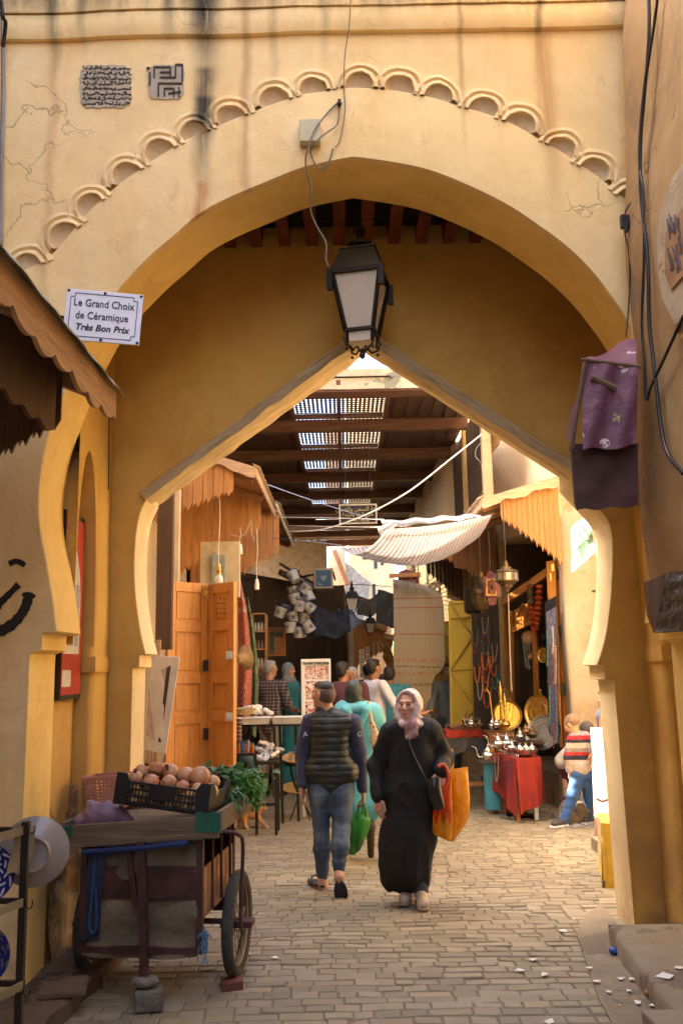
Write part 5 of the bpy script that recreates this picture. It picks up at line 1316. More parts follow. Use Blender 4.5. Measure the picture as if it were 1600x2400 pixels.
q=[P(1104,1415,DN),P(1170,1405,DN),P(1180,1710,DN),P(1112,1710,DN)]
mb=MB();mb.grid(lambda u,v:q[0].lerp(q[1],u).lerp(q[3].lerp(q[2],u),v)+Vector((0,.015*math.sin(u*12+v*3),0)),16,16,th=.02);mb.build('cloth',plain('black_velvet',(.02,.017,.022),rough=.9,var=.3),nbd,world=True,smooth=60)
mb=MB();mb.bar(P(1170,1395,DN-.02),P(1181,1712,DN-.02),.04,.05);mb.build('side_frame',m_olive,nbd,world=True)
NG='bead necklaces hung on the black board'
fn=lambda x,y:P(x,y,DN-.045)
rg=random.Random(21)
nk=[(1136,1448,8,1486,'pale','pale blue white'),(1137,1470,9,1496,'blue','deep blue'),(1137,1482,9,1508,'red','plum red'),(1137,1500,10,1534,'turq','turquoise'),(1112,1470,8,1516,'turq','turquoise'),(1112,1490,9,1530,'red','dark red'),(1136,1530,9,1570,'amber','large amber'),(1138,1540,12,1600,'coral','long coral'),(1156,1560,8,1584,'coral','orange coral'),(1158,1510,7,1550,'pale','ivory and brown'),(1117,1565,7,1600,'amber','orange'),(1126,1555,5,1578,'red','scarlet'),(1136,1585,9,1620,'amber','honey amber'),(1159,1590,8,1615,'turq','green blue'),(1140,1612,11,1660,'coral','heavy coral'),(1124,1600,7,1640,'silver','silver'),(1149,1540,6,1565,'amber','striped amber'),(1166,1560,5,1600,'turq','teal')]
for i,(x,y0,w_,y1,mk,nm)in enumerate(nk):
 pos=('high' if y1<1520 else 'half way up' if y1<1590 else 'low')+' '+('at the left' if x<1128 else 'in the middle' if x<1148 else 'at the right')
 necklace(fn,x,y0,w_,y1,.0115 if mk in('coral','amber')else .0065,mk,'%s bead necklace hung %s of the black board'%(nm,pos),NG)
fbrd=thing('framed_necklace_panel','tall black framed grey panel of hanging jewellery at the right of the shop','panel',P(1290,1750,10.9))
q=[P(1276,1412,10.85),P(1303,1396,10.7),P(1311,1772,10.7),P(1288,1760,10.85)]
mb=MB();mb.prism(q,(0,.03,0));mb.build('frame',m_ink,fbrd,world=True)
mb=MB();q2=inset(q,.86);mb.prism([p+Vector((0,-.005,0))for p in q2],(0,.004,0));mb.build('cloth',plain('grey_blue_cloth',(.16,.16,.24),rough=.9,var=.4,scale=20),fbrd,world=True)
for i,(x,y0,y1,mk)in enumerate(((1281,1480,1560,'turq'),(1283,1500,1600,'black'),(1294,1470,1530,'silver'),(1297,1510,1540,'amber'),(1297,1530,1604,'coral'),(1301,1515,1600,'pale'),(1300,1620,1690,'blue'),(1286,1610,1700,'turq'),(1296,1700,1752,'red'),(1302,1650,1740,'turq'))):
 mb=MB();beads(mb,[P(x,y0,10.66),P(x+1.5,(y0+y1)/2,10.66),P(x,y1,10.66)],.012);tag(mb.build('bead_string',m_beads[mk]),'%s bead string hung %s on the framed grey panel'%(dict(turq='turquoise',black='black',silver='silver',amber='amber',coral='coral red',pale='ivory',blue='deep blue',red='dark red')[mk],('highest','second','third','fourth','midway','near the middle','lower down','low at the left','lowest','low at the right')[i]),'bead string','bead strings hung on the framed panel')
for i,(w_,y1)in enumerate(((16,1478),(12,1462),(9,1446))):
 necklace(lambda x,y:S(x,y,.05),1261,1375,w_,y1,.032,'coral',('outer','middle','inner')[i]+' strand of huge coral beads hanging in the shop doorway','coral strands in the doorway')
ol2=S(1254,1415,.06);mb=MB();mb.lathe([(.055,0),(.06,.02),(.045,.05),(.03,.06),(.045,.10),(.05,.14),(.03,.2),(.028,.24),(.035,.25),(0,.27)],ol2,14);mb.tube([ol2+Vector((.05*math.cos(a),0,.27+.05*math.sin(a)))for a in[math.pi*k/8 for k in range(9)]],.005,5);tag(mb.build('oil_lamp',m_olive,smooth=50),'old metal oil lamp hanging inside the shop doorway','oil lamp')
def ymat():
 t=NT('yellow_paint');f=t.noise(scale=3,detail=6);t.color(t.mix(t.mapr(f,.3,.7),(.46,.33,.045),(.60,.45,.075)))
 t.rough(.5);t.bump(t.noise(scale=20),.15,.01);return t.m
m_yel=ymat()
def ydoor(label,quad,braces):
 t_=thing('yellow_steel_door',label,'door',quad[3],group='yellow braced steel doors')
 mb=MB();mb.prism(quad,(.01,.03,0));mb.build('sheet',m_yel,t_,world=True)
 L2=lambda u,v:quad[0].lerp(quad[1],u).lerp(quad[3].lerp(quad[2],u),v)+Vector((0,-.008,0))
 mb=MB();e=[(0.02,0.01),(.98,.01),(.98,.99),(.02,.99)]
 for(u,v),(u2,v2)in zip(e,e[1:]+e[:1]):mb.bar(L2(u,v),L2(u2,v2),.035,.03,up=(0,1,0))
 mb.build('edge_frame',m_yel,t_,world=True)
 for(u,v,u2,v2)in braces:mb=MB();mb.bar(L2(u,v),L2(u2,v2),.022,.025,up=(0,1,0));mb.build('brace',plain('yellow_shadow',(.30,.22,.03)),t_,world=True)
 return t_
ydoor('nearer yellow braced steel door standing beside the black necklace board',[P(1052,1410,12.6),P(1105,1407,12.3),P(1113,1700,12.3),P(1056,1704,12.6)],[(0,.0,1,.3),(1,.3,0,.56),(0,.56,1,.56),(0,.57,1,.86),(1,.86,.6,1),(0,.14,1,.14)])
ydoor('farther lower yellow braced steel door beside the hanging rug',[P(1006,1458,13.4),P(1054,1456,13.3),P(1057,1668,13.3),P(1010,1668,13.4)],[(0,.05,1,.5),(1,.5,0,.85),(0,.17,1,.17)])
def rug_mat():
 t=NT('woven_rug');a=t.n('Attribute');a.attribute_name='uvp';o=t.xyz(a.outputs['Vector'])
 f=t.noise(t.mapping(a.outputs['Vector'],scale=(60,170,1)),scale=1.0,detail=2)
 w_=t.mapr(t.math('FRACT',t.math('MULTIPLY',o[0],26)),.4,.6)
 c=t.mix(w_,(.24,.20,.14),(.36,.31,.23));c=t.mix(t.mapr(f,.3,.7,0,.5),c,(.33,.28,.2))
 for v0 in(.13,.19,.36,.95):
  d=t.math('ABSOLUTE',t.math('SUBTRACT',o[1],v0));c=t.mix(t.mapr(d,.004,.003),c,(.30,.10,.06))
 for v0,th,col in((.53,.012,(.32,.16,.10)),(.57,.007,(.08,.07,.06)),(.62,.012,(.33,.13,.07)),(.70,.01,(.08,.06,.05)),(.76,.008,(.45,.25,.1))):
  d=t.math('ABSOLUTE',t.math('SUBTRACT',o[1],v0));m=t.math('MULTIPLY',t.mapr(d,th,th*.7),t.mapr(t.noise(t.mapping(a.outputs['Vector'],scale=(40,30,1)),scale=1.0,detail=0),.5,.52));c=t.mix(m,c,col)
 zig=t.math('ABSOLUTE',t.math('SUBTRACT',t.math('FRACT',t.math('MULTIPLY',o[0],4)),.5));d=t.math('ABSOLUTE',t.math('SUBTRACT',o[1],t.math('ADD',.86,t.math('MULTIPLY',zig,.06))));c=t.mix(t.mapr(d,.007,.005),c,(.22,.05,.04))
 t.color(c);t.rough(.95);t.bump(f,.5,.01);return t.m
rug=thing('hanging_rug','tall beige woven rug with small red and black motifs on a hanger','rug',P(970,1720,12.7))
Lp=[(921,1357),(922,1450),(922,1560),(924,1715)];Rp=[(1000,1372),(1036,1400),(1040,1500),(1040,1560),(1012,1600),(1010,1715)]
Lr,Rr2=resample(smoothpts(Lp,5),50),resample(smoothpts(Rp,5),50)
def rf_(u,v):
 k=int(round(v*50));x=Lr[k][0]+(Rr2[k][0]-Lr[k][0])*u;y=Lr[k][1]+(Rr2[k][1]-Lr[k][1])*u
 return P(x,y,12.7+.03*math.sin(u*9)*(1-v)+.12*max(0,u-.6))
mb=MB();mb.grid(rf_,24,50,th=.02,thdir=(0,-1,0));mb.build('weave',rug_mat(),rug,world=True,smooth=60)
mb=MB()
for k in range(34):
 p=P(921+80*k/33,1357+15*k/33,12.66);mb.tube([p,p+Vector((.01*math.sin(k*3),-.02,-.06)),p+Vector((.015*math.sin(k*5),-.015,-.11-.03*math.sin(k*2.2)))],.006,4)
mb.build('fringe',plain('rug_fringe',(.32,.28,.2),var=.2),rug,world=True)
hg=thing('clothes_hanger','wooden hanger bar with a dull red lettered cloth above the rug','hanger',P(950,1345,12.9))
mb=MB();mb.bar(P(912,1350,12.9),P(985,1346,12.9),.05,.06);mb.build('bar',m_board,hg,world=True)
mb=MB();q=[P(935,1340,12.95),P(950,1334,12.95),P(968,1338,12.95),P(980,1352,12.95),P(982,1372,12.95),P(930,1372,12.95)];mb.prism(q,(0,.02,0));mb.build('cloth',plain('dull_red_cloth',(.22,.05,.06),var=.2),hg,world=True)
add_text('\ufe94\ufecc\ufee3\ufe8e\ufe9f',.1,Matrix.Translation(P(955,1366,12.93))@RX(R(90)),'lettering',plain('faded_white',(.4,.34,.3),bump=0),hg)
m_oldbr=plain('old_brass',(.15,.10,.05),rough=.4,metal=.7,var=.4,scale=20,bump=.5,bscale=80,bdist=.004)
m_mirr=plain('mirror_glass',(.42,.42,.40),rough=.15,metal=.9,var=.1,bump=0)
def blant(x,y,D,s,prof,label,n=8,mat=None,windows=True,chain_to=None):
 c=P(x,y,D);t_=thing('brass_lantern',label,'lantern',c,group='metal lanterns under the right canopy')
 mb=MB();mb.lathe([(r_*s,h*s)for r_,h in prof],n=n,sq=math.pi/n);mb.build('body',mat or m_oldbr,t_)
 if windows:
  for k in range(n):
   a=2*math.pi*k/n+math.pi/n*2;mb=MB();mb.M=RZ(a);mb.box((.44*s*math.cos(math.pi/n)+.003,0,-.02*s),(.006,.17*s,.26*s));mb.build('mirror',m_mirr,t_)
 mb=MB();ct=chain_to or 1.6*s;mb.tube([(0,0,.5*s),(.004,0,.5*s+ct*.5),(0,0,.5*s+ct)],.006,5);mb.build('chain',m_wire,t_)
 return t_
pr1=[(0,-.62),(.05,-.58),(.1,-.5),(.2,-.42),(.26,-.32),(.44,-.2),(.46,-.17),(.44,.14),(.48,.17),(.36,.25),(.22,.28),(.2,.36),(.1,.38),(.09,.46),(.05,.58),(0,.62)]
blant(1186,1351,10.3,.31,pr1,'large mirrored eight sided lantern hanging by a chain in the shop mouth',chain_to=.75)
pr2=[(0,-.6),(.08,-.5),(.2,-.45),(.38,-.2),(.42,.05),(.44,.1),(.40,.25),(.3,.28),(.08,.5),(.06,.6),(.1,.7),(.08,.85),(.03,.95),(0,.98)]
blant(1128,1398,11.2,.36,pr2,'pierced brass globe lantern with green glass hanging above the necklace board',n=10,windows=False,chain_to=.6)
blant(1108,1402,11.4,.30,[(0,-.7),(.3,-.68),(.45,-.55),(.42,.3),(.3,.35),(.1,.5),(.08,.9),(0,.92)],'black metal lantern half hidden at the left of the pierced globe',n=6,windows=False,mat=m_iron,chain_to=.6)
pr3=[(0,-.55),(.14,-.5),(.2,-.3),(.34,-.28),(.34,.3),(.2,.36),(.05,.5),(0,.52)]
blant(1150,1378,10.9,.42,pr3,'square gilt lantern with plum glass panes next to the mirrored lantern',n=4,windows=False,mat=plain('plum_glass',(.15,.05,.07),rough=.2,var=.3),chain_to=.5)
mb=MB();
for(x0,x1)in((1140,1152),(1153,1162)):
 q=[P(x0,1358,10.72),P(x1,1359,10.72),P(x1,1394,10.72),P(x0,1394,10.72)]
 for a,b in zip(q,q[1:]+q[:1]):mb.bar(a,b,.014,.014)
mb.build('gilt_edges',m_brass,bpy.data.objects['brass_lantern.003'],world=True)
cable('cane','thin pale stick standing beside the shop frame',[(1190,1390,11.2),(1194,1520,11.2),(1198,1620,11.2)],.008,m_cordw,cat='stick')
def ell(mb,c,M,r,th,rim=.02,n=36,dome=.0):
 pass
def tray(label,x,y,D,r,rz,tilt,mat,roll=0,cat='tray'):
 t_=thing('round_tray',label,cat,M=Matrix.Translation(P(x,y,D))@RZ(R(rz))@RX(R(tilt)))
 mb=MB();mb.lathe([(0,0),(r*.55,.002),(r*.56,.006),(r*.58,.002),(r*.86,.004),(r*.93,.02),(r,.026),(r,.02),(r*.93,.012),(r*.86,-.004),(0,-.006)],n=40);mb.build('dish',mat,t_,smooth=30)
 mb=MB()
 for k in range(16):a=2*math.pi*k/16;mb.tube([(r*.3*math.cos(a),r*.3*math.sin(a),.003),(r*.5*math.cos(a+.2),r*.5*math.sin(a+.2),.003),(r*.3*math.cos(a+.4),r*.3*math.sin(a+.4),.003)],.002,4)
 mb.tube([(r*.74*math.cos(2*math.pi*k/40),r*.74*math.sin(2*math.pi*k/40),.004)for k in range(40)],.003,4,closed=True);mb.build('engraving',m_oldbr,t_)
 return t_
def brassm(name,c,rough=.25):
 t=NT(name);f=t.noise(scale=18,detail=6);t.color(t.mix(t.mapr(f,.3,.7),mul(c,.6),c));t.b.inputs['Metallic'].default_value=1.0
 t.rough(t.mapr(f,.3,.7,rough,rough+.25));t.bump(t.noise(scale=70,detail=4),.25,.004);return t.m
m_br2=brassm('polished_brass',(.75,.50,.14));m_cop=brassm('copper_tin',(.42,.24,.14),.35);m_sil=brassm('silver_plate',(.72,.70,.66),.16);m_grey=brassm('grey_tin',(.36,.36,.32),.35)
tray('large round brass tray standing upright behind the tall ewers',1188,1676,11.5,.185,0,80,m_br2)
tray('brass platter standing on edge in the shop doorway',1262,1668,11.2,.21,-50,82,m_br2)
tray('long oval grey tin tray leaning out over the red table',1353-80,1718,10.9,.23,-38,62,m_grey)
tray('small copper wall plate hanging on the shop front',1237,1494,11.5,.085,-30,80,m_cop,cat='plate');tray('smaller copper dish hanging under the copper wall plate',1243,1538,11.5,.05,-30,80,m_cop,cat='plate')
tray('thin brass plate edge showing in the doorway beside the framed panel',1275,1535,11.3,.10,-60,84,m_br2,cat='plate')
def ewer(label,x,y,D,s,mat,spout=True,handle=True,tall=1.0,group='brass and silver pots for sale',name='ewer',cat='ewer',rz=0,prof=None):
 t_=thing(name,label,cat,M=Matrix.Translation(P(x,y,D))@RZ(R(rz)),group=group)
 prof=prof or[(.10,0),(.12,.01),(.05,.06),(.13,.13),(.17,.2),(.13,.28),(.05,.34),(.04,.45*tall),(.045,.7*tall),(.07,.72*tall),(.05,.76*tall),(.06,.8*tall),(.055,1.05*tall),(.035,1.12*tall),(.02,1.16*tall),(.025,1.2*tall),(0,1.28*tall)]
 mb=MB();mb.lathe([(r_*s,h*s)for r_,h in prof],n=18);mb.build('body',mat,t_,smooth=40)
 h_=max(h for r_,h in prof);bw=max(r_ for r_,h in prof)
 if spout:mb=MB();mb.tube([tuple(v*s for v in q)for q in smoothpts([(-bw*.7,0,.16*h_),(-bw*1.5,0,.2*h_),(-bw*1.7,0,.45*h_),(-bw*1.9,0,.72*h_),(-bw*2.5,0,.82*h_)],4)],[.032*s-.018*s*k/16 for k in range(17)],8);mb.build('spout',mat,t_,smooth=60)
 if handle:mb=MB();mb.tube([tuple(v*s for v in q)for q in smoothpts([(bw*.25,0,.78*h_),(bw*1.3,0,.8*h_),(bw*1.7,0,.62*h_),(bw*1.3,0,.35*h_),(bw*.9,0,.22*h_)],4)],.011*s,6);mb.build('handle',mat,t_,smooth=60)
ewer('tallest brass ewer with a long curved spout at the centre of the display',1176,1712,11.1,.42,m_br2,tall=1.15)
ewer('second narrow brass ewer with a thin looped handle right of the tallest',1185,1712,10.98,.36,m_br2,spout=False,tall=1.0)
TP=[(.13,0),(.14,.01),(.24,.12),(.27,.22),(.22,.32),(.14,.36),(.15,.38),(.12,.46),(.05,.52),(.03,.56),(.04,.6),(.015,.66),(0,.7)]
tp=[(1167,1762-8,10.6,.26,m_sil,'silver teapot on the back left of the red table'),(1187,1752,10.62,.25,m_sil,'silver teapot with pointed lid on the red table'),(1199,1760,10.5,.20,m_sil,'low silver teapot beside the pointed one on the red table'),(1143,1781,10.6,.27,m_sil,'large silver teapot on the round stand left of the red table'),(1218,1735,10.8,.22,m_sil,'silver teapot on the rear tray'),(1231,1722,10.8,.20,m_cop,'small copper teapot on the rear tray'),(1246,1730,10.8,.24,m_oldbr,'old brass coffee pot beside the leaning grey tray'),(1153,1708,10.9,.19,m_sil,'silver lidded bowl left of the tallest ewer'),(1163,1706,10.85,.19,m_sil,'silver lidded bowl directly below the tallest ewer spout'),(1124,1704,11.3,.17,m_oldbr,'small dark brass pot near the black board'),(1095,1700,11.5,.28,m_oldbr,'dark urn shaped brass pot at the left of the brass row'),(1104,1703,11.3,.18,m_sil,'small silver topped pot beside the dark urn')]
for i,(x,y,D,s,m,lab)in enumerate(tp):ewer(lab,x,y,D,s,m,prof=TP,name='teapot',cat='teapot',spout=i not in(7,8,10),handle=i not in(7,8,10),rz=(i*37)%50-20)
mb=MB();c=P(1232,1766,10.4);mb.lathe([(.04,-.03),(.10,-.01),(.135,.05),(.14,.052),(.10,0),(0,-.01)],c,24);tag(mb.build('footed_bowl',m_sil,smooth=40),'wide footed silver bowl at the right of the red table top','bowl')
for dx in(-.07,0,.07):
 mb=MB();mb.lathe([(.03,0),(.045,.03),(.04,.07),(.01,.1),(.012,.12),(0,.13)],c+Vector((dx,0,.0)),12)
 tag(mb.build('lidded_cup',m_sil,smooth=40),'small lidded silver cup standing in the %s of the wide footed bowl'%('left' if dx<0 else 'middle' if dx==0 else 'right'),'cup','lidded cups in the silver bowl')
def cloth_red():
 return plain('red_cloth',(.28,.022,.013),rough=.85,var=.25,scale=4,bump=.5,bscale=7,bdist=.03)
rt=thing('red_table','small bench table covered by a creased red cloth in front of the shop','table',G(1210,1880))
TC=[P(1155,1762,10.9),P(1208,1783,10.2),P(1266,1772,10.35),P(1222,1752,11.2)]
zt_r=sum(p.z for p in TC)/4
for p in TC:p.z=zt_r-.01
def ring(v):
 return TC
mb=MB();mb.poly([p for p in TC])
def skirt(a,b,ya,yb_,fl=.03,seed=0):
 za,zb2_=ya,yb_
 def f(u,v):
  p=a.lerp(b,u);zb=za+(zb2_-za)*u;z=p.z+(zb-p.z)*v;n=Vector((b.y-a.y,a.x-b.x,0)).normalized()
  return Vector((p.x,p.y,z))+n*(fl*v*(.5+math.sin(u*9+seed))+.012*math.sin(u*21)*v)
 mb.grid(f,20,12,th=.004)
skirt(TC[0],TC[1],.30,.06,seed=1);skirt(TC[1],TC[2],.10,.20,seed=2);skirt(TC[2],TC[3],.2,.3);skirt(TC[3],TC[0],.3,.3)
mb.build('cloth',cloth_red(),rt,world=True,smooth=50)
for p,q_ in zip(TC,((.10,.0),(.02,.16),(-.08,.03),(-.03,-.08))):
 mb=MB();mb.b2((p.x+q_[0]-.022,p.y+q_[1]-.022,0),(p.x+q_[0]+.022,p.y+q_[1]+.022,zt_r-.02));mb.build('leg',m_wp if p is TC[2]else m_board,rt,world=True)
for i,(x,w_,y1,mk)in enumerate(((1163,5,1832,'silver'),(1173,4,1850,'black'),(1181,3,1815,'red'),(1191,4,1862,'blue'))):
 y0=1775+i*3;fr=lambda x,y:P(x,y,10.5-.012*(x-1163)+.25-.02)
 necklace(fr,x,y0,w_,y1,.008,mk,'%s necklace draped down the front of the red cloth'%dict(silver='silver',black='black',red='pink red',blue='blue')[mk],'necklaces on the red cloth')
rg=random.Random(4)
for k in range(10):
 c=TC[0].lerp(TC[1],.15+.075*k)+Vector((.05+.03*rg.random(),.03,.02));mb=MB();mb.tube([c+Vector((.026*math.cos(a),.012*math.sin(a*2),.026*math.sin(a)))for a in[2*math.pi*j/14 for j in range(14)]],.004,5,closed=True)
 tag(mb.build('bangle',m_sil),'thin silver bangle, %s from the left in the row on the red table'%('first','second','third','fourth','fifth','sixth','seventh','eighth','ninth','tenth')[k],'bangle','bangles on the red table')
st=thing('blue_stool','bright blue metal stool carrying a round tin plate beside the red table','stool',G(1146,1850))
c=P(1146,1786,10.9);mb=MB();mb.lathe([(.0,0),(.15,0),(.155,.012),(0,.012)],c,24);mb.build('plate',m_grey,st,world=True)
mb=MB();mb.b2((c.x-.07,c.y-.07,.05),(c.x+.1,c.y+.1,c.z-.002));mb.build('body',plain('bright_blue',(.06,.30,.42),rough=.5),st,world=True,bevel=.01)
c=G(1145,1860);bl_=thing('small_black_lantern','small black lantern standing on the paving left of the red table','lantern',(c.x,c.y,0))
mb=MB();frustum(mb,.0,.13,.22,.15);mb.build('glass',m_glass,bl_)
mb=MB();frustum(mb,.22,.17,.30,.06);mb.lathe([(.02,.3),(.02,.33),(0,.34)],n=10)
for sx,sy in((-1,-1),(1,-1),(1,1),(-1,1)):mb.bar((sx*.066,sy*.066,0),(sx*.076,sy*.076,.22),.012,.012)
mb.box((0,0,.008),(.15,.15,.016));mb.build('frame',m_iron,bl_)
lt=thing('bangle_stall','low timber stall with red and black cloths covered in bangles','stall',G(1120,1880))
a,b=P(1040,1728,11.6),P(1180,1728,11.6)
mb=MB();mb.b2((a.x,11.4,a.z-.04),(b.x-.1,12.0,a.z));mb.build('top',m_dkw,lt,world=True)
for x in(a.x+.03,b.x-.16):
 for y in(11.43,11.97):mb=MB();mb.b2((x,y-.03,0),(x+.06,y+.03,a.z-.04));mb.build('leg',m_board,lt,world=True)
mb=MB();mb.b2((a.x+.09,11.44,.25),(b.x-.17,11.48,.3));mb.build('rail',m_board,lt,world=True)
mb=MB();mb.grid(lambda u,v:Vector((a.x+(b.x-a.x-.15)*u,11.39+.02*math.sin(u*14)*v,a.z+.006-.16*v-.04*v*math.sin(u*8)**2)),30,4,th=.004);mb.build('black_cloth',m_tarp,lt,world=True,smooth=60)
mb=MB();mb.grid(lambda u,v:Vector((a.x+.0+(b.x-a.x-.3)*u,11.385+.02*math.sin(u*14)-.01,a.z+.10-.07*v-.03*v*math.sin(u*8)**2)),30,4,th=.004);mb.b2((a.x,11.4,a.z+.0),(b.x-.3,11.8,a.z+.1));mb.build('red_cloth',cloth_red(),lt,world=True)
mb=MB()
for k in range(90):
 c=Vector((a.x+.03+(b.x-a.x-.36)*rg.random(),11.42+.3*rg.random(),a.z+.125));an=rg.random()*3
 mb.tube([c+Vector((.03*math.cos(q)*math.cos(an),.03*math.cos(q)*math.sin(an),.03*math.sin(q)))for q in[2*math.pi*j/9 for j in range(9)]],.004,4,closed=True)
tag(mb.build('bangles',m_cop),'heaped copper and tin bangles on the red edged stall','bangles',kind='stuff')
bxt=thing('display_chest','brown wooden chest under the tall brass ewers','chest',P(1176,1790,11.2))
a,b=P(1143,1718,11.0),P(1204,1736,11.0);mb=MB();mb.b2((a.x,10.95,b.z),(b.x,11.5,a.z));mb.build('top',wood('chest_wood',(.20,.08,.03),axis=0),bxt,world=True,bevel=.006)
for x in(a.x+.02,b.x-.06):
 for y in(11.0,11.4):mb=MB();mb.b2((x,y,0),(x+.045,y+.045,b.z-.001));mb.build('leg',m_board,bxt,world=True)
a,b=P(1206,1738,10.8),P(1290,1745,10.8);mb=MB();mb.b2((a.x,10.7,a.z-.03),(b.x-.1,11.0,a.z));mb.b2((a.x+.1,10.8,.42),(a.x+.14,10.84,a.z-.03));mb.b2((b.x-.2,10.8,.42),(b.x-.16,10.84,a.z-.03));tag(mb.build('rear_bench',m_dkw),'dark narrow bench behind the red table carrying pots','bench')
mb=MB();rg=random.Random(31)
for k in range(60):
 p=S(1200+rg.random()*50,1500+rg.random()*220,-.35-.3*rg.random());mb.lathe([(.02,0),(.035,.03),(.02,.07),(.012,.1),(0,.11)],p,8)
tag(mb.build('shop_wares',m_br2,smooth=40),'crowded small brass wares seen dimly behind the shop glass','brass wares',kind='stuff')
m_whp=plain('white_plastic',(.70,.67,.60),rough=.45,var=.08,bump=.05)
gt=thing('iron_table','tall black iron table carrying white trays of goods on the left','table',G(640,1930))
TA,TB=P(546,1690,10.6),P(706,1702,10.2);zt_=(TA.z+TB.z)/2
mb=MB();mb.prism([(TA.x-.3,10.5,zt_-.02),(TB.x,10.1,zt_-.02),(TB.x+.05,10.6,zt_-.02),(TA.x-.3,11.0,zt_-.02)],(0,0,.02));mb.build('top',m_iron,gt,world=True)
for(x,y,D)in((650,1936,10.15),(663,1925,10.5),(700,1925,10.6),(560,1900,10.8)):
 g=P(x,y,D);mb=MB();mb.bar((g.x,D,0),(g.x-.03,D,zt_-.02),.03,.03);mb.build('leg',m_iron,gt,world=True)
for i,(x0,x1)in enumerate(((500,563),(568,634),(638,708))):
 a,b=P(x0,1690,10.35),P(x1,1690,10.3);t_=thing('white_tub',('half hidden white plastic tub behind the folding door edge','middle white plastic tub under the pile of white stones','right hand white plastic tub with dark roots in it')[i],'tub',((a.x+b.x)/2,10.4,zt_),group='white tubs on the iron table')
 mb=MB();w_=(b.x-a.x)/2;h_=.075
 for s_,t0,t1 in((1,0,1),):
  mb.prism([(-w_*.92,-.14,0),(w_*.92,-.14,0),(w_,-.17,h_),(-w_,-.17,h_)],(0,.01,0));mb.prism([(-w_*.92,.14,0),(w_*.92,.14,0),(w_,.17,h_),(-w_,.17,h_)][::-1],(0,-.01,0))
  mb.b2((-w_*.92,-.14,0),(w_*.92,.14,.01));mb.prism([(-w_*.92,-.14,0),(-w_*.92,.14,0),(-w_,.17,h_),(-w_,-.17,h_)],(.01,0,0));mb.prism([(w_*.92,-.14,0),(w_*.92,.14,0),(w_,.17,h_),(w_,-.17,h_)],(-.01,0,0))
  mb.bar((-w_,-.175,h_),(w_,-.175,h_),.015,.012);
 mb.build('shell',m_whp,t_,bevel=.003)
mb=MB();rg=random.Random(2)
for k in range(26):mb.ball(P(600+rg.gauss(0,14),1672-rg.random()*16*(1),10.35+.1*rg.random()),(rg.uniform(.02,.05),.03,rg.uniform(.015,.035)),7,5)
tag(mb.build('white_stones',plain('alum_white',(.7,.66,.58),rough=.6),smooth=30),'heap of white soap stones on the middle tub','stones',kind='stuff')
mb=MB()
for k in range(60):p=P(690+rg.gauss(0,6),1672-rg.random()*10,10.35+.08*rg.random());mb.tube([p,p+Vector((rg.uniform(-.02,.02),rg.uniform(-.02,.02),rg.uniform(0,.04)))],.006,4)
tag(mb.build('dried_roots',plain('dark_root',(.08,.035,.015))),'mound of dark dried roots in the right hand tub','roots',kind='stuff')
mb=MB();c=P(570,1674,10.4);mb.lathe([(.0,0),(.12,.0),(.17,.07),(.165,.07),(.11,.012),(0,.012)],c,26);tag(mb.build('basket',m_straw,smooth=40),'shallow wicker basket at the left end of the iron table','basket')
sh=thing('tiered_shelf','black tiered shelf of small bottles and jars beside the folding door','shelf',G(575,1900))
mb=MB()
a,b=P(546,1742,9.9),P(598,1770,9.9);mb.b2((a.x-.1,9.85,b.z),(b.x,10.15,b.z+.025));a2,b2_=P(596,1790,9.8),P(650,1786,9.8);mb.b2((a2.x,9.75,b2_.z-.02),(b2_.x,10.1,b2_.z+.015))
mb.b2((a2.x-.01,9.8,b2_.z),(a2.x+.02,10.1,b.z+.02));mb.build('trays',m_iron,sh,world=True)
for(x,D)in((b2_.x-.03,9.78),(b2_.x-.03,10.07),(a2.x+.01,9.78),(a.x,9.9)):
 mb=MB();mb.b2((x,D,0),(x+.03,D+.03,b2_.z-.02 if x>a.x+.01 else b.z));mb.build('leg',m_iron,sh,world=True)
mb=MB();mb.b2((a2.x+.03,9.79,.3),(b2_.x-.03,9.81,.33));mb.build('rail',m_iron,sh,world=True)
cols_=('red','amber','blue','turq','coral','pale')
for k in range(8):
 c=P(556+k*5.3,1764,9.92);mb=MB();h_=.05+.03*((k*7)%3);mb.lathe([(.013,0),(.013,h_),(.006,h_+.01),(.007,h_+.03),(0,h_+.03)],(c.x,c.y,b.z+.025),8)
 tag(mb.build('bottle',m_beads[cols_[k%6]]),'small %s glass bottle, %s from the left on the tiered shelf'%(('red','amber','blue','turquoise','orange','ivory')[k%6],('first','second','third','fourth','fifth','sixth','seventh','eighth')[k]),'bottle','small bottles on the tiered shelf')
m_jar=plain('brown_jar',(.12,.05,.03),rough=.3,bump=0)
for k in range(6):
 c=P(560,1740-k*9.5,10.15);mb=MB();mb.lathe([(.032,0),(.034,.035),(.03,.04)],c,12);mb.cur=1;mb.lathe([(.031,.04),(.031,.05),(0,.05)],c,12);tag(mb.build('jar',[m_jar,m_wp]),'dark white lidded jar, %s of the stack by the folding door'%('lowest','second lowest','third lowest','third highest','second highest','topmost')[k],'jar','stacked dark jars')
m_pack2=plain('foil_packet',(.30,.28,.26),rough=.25,metal=.3,var=.6,scale=30,bump=.8,bscale=30,bdist=.01)
m_pack=plain('clear_packet',(.42,.36,.28),rough=.2,var=.5,scale=25,bump=.8,bscale=30,bdist=.01)
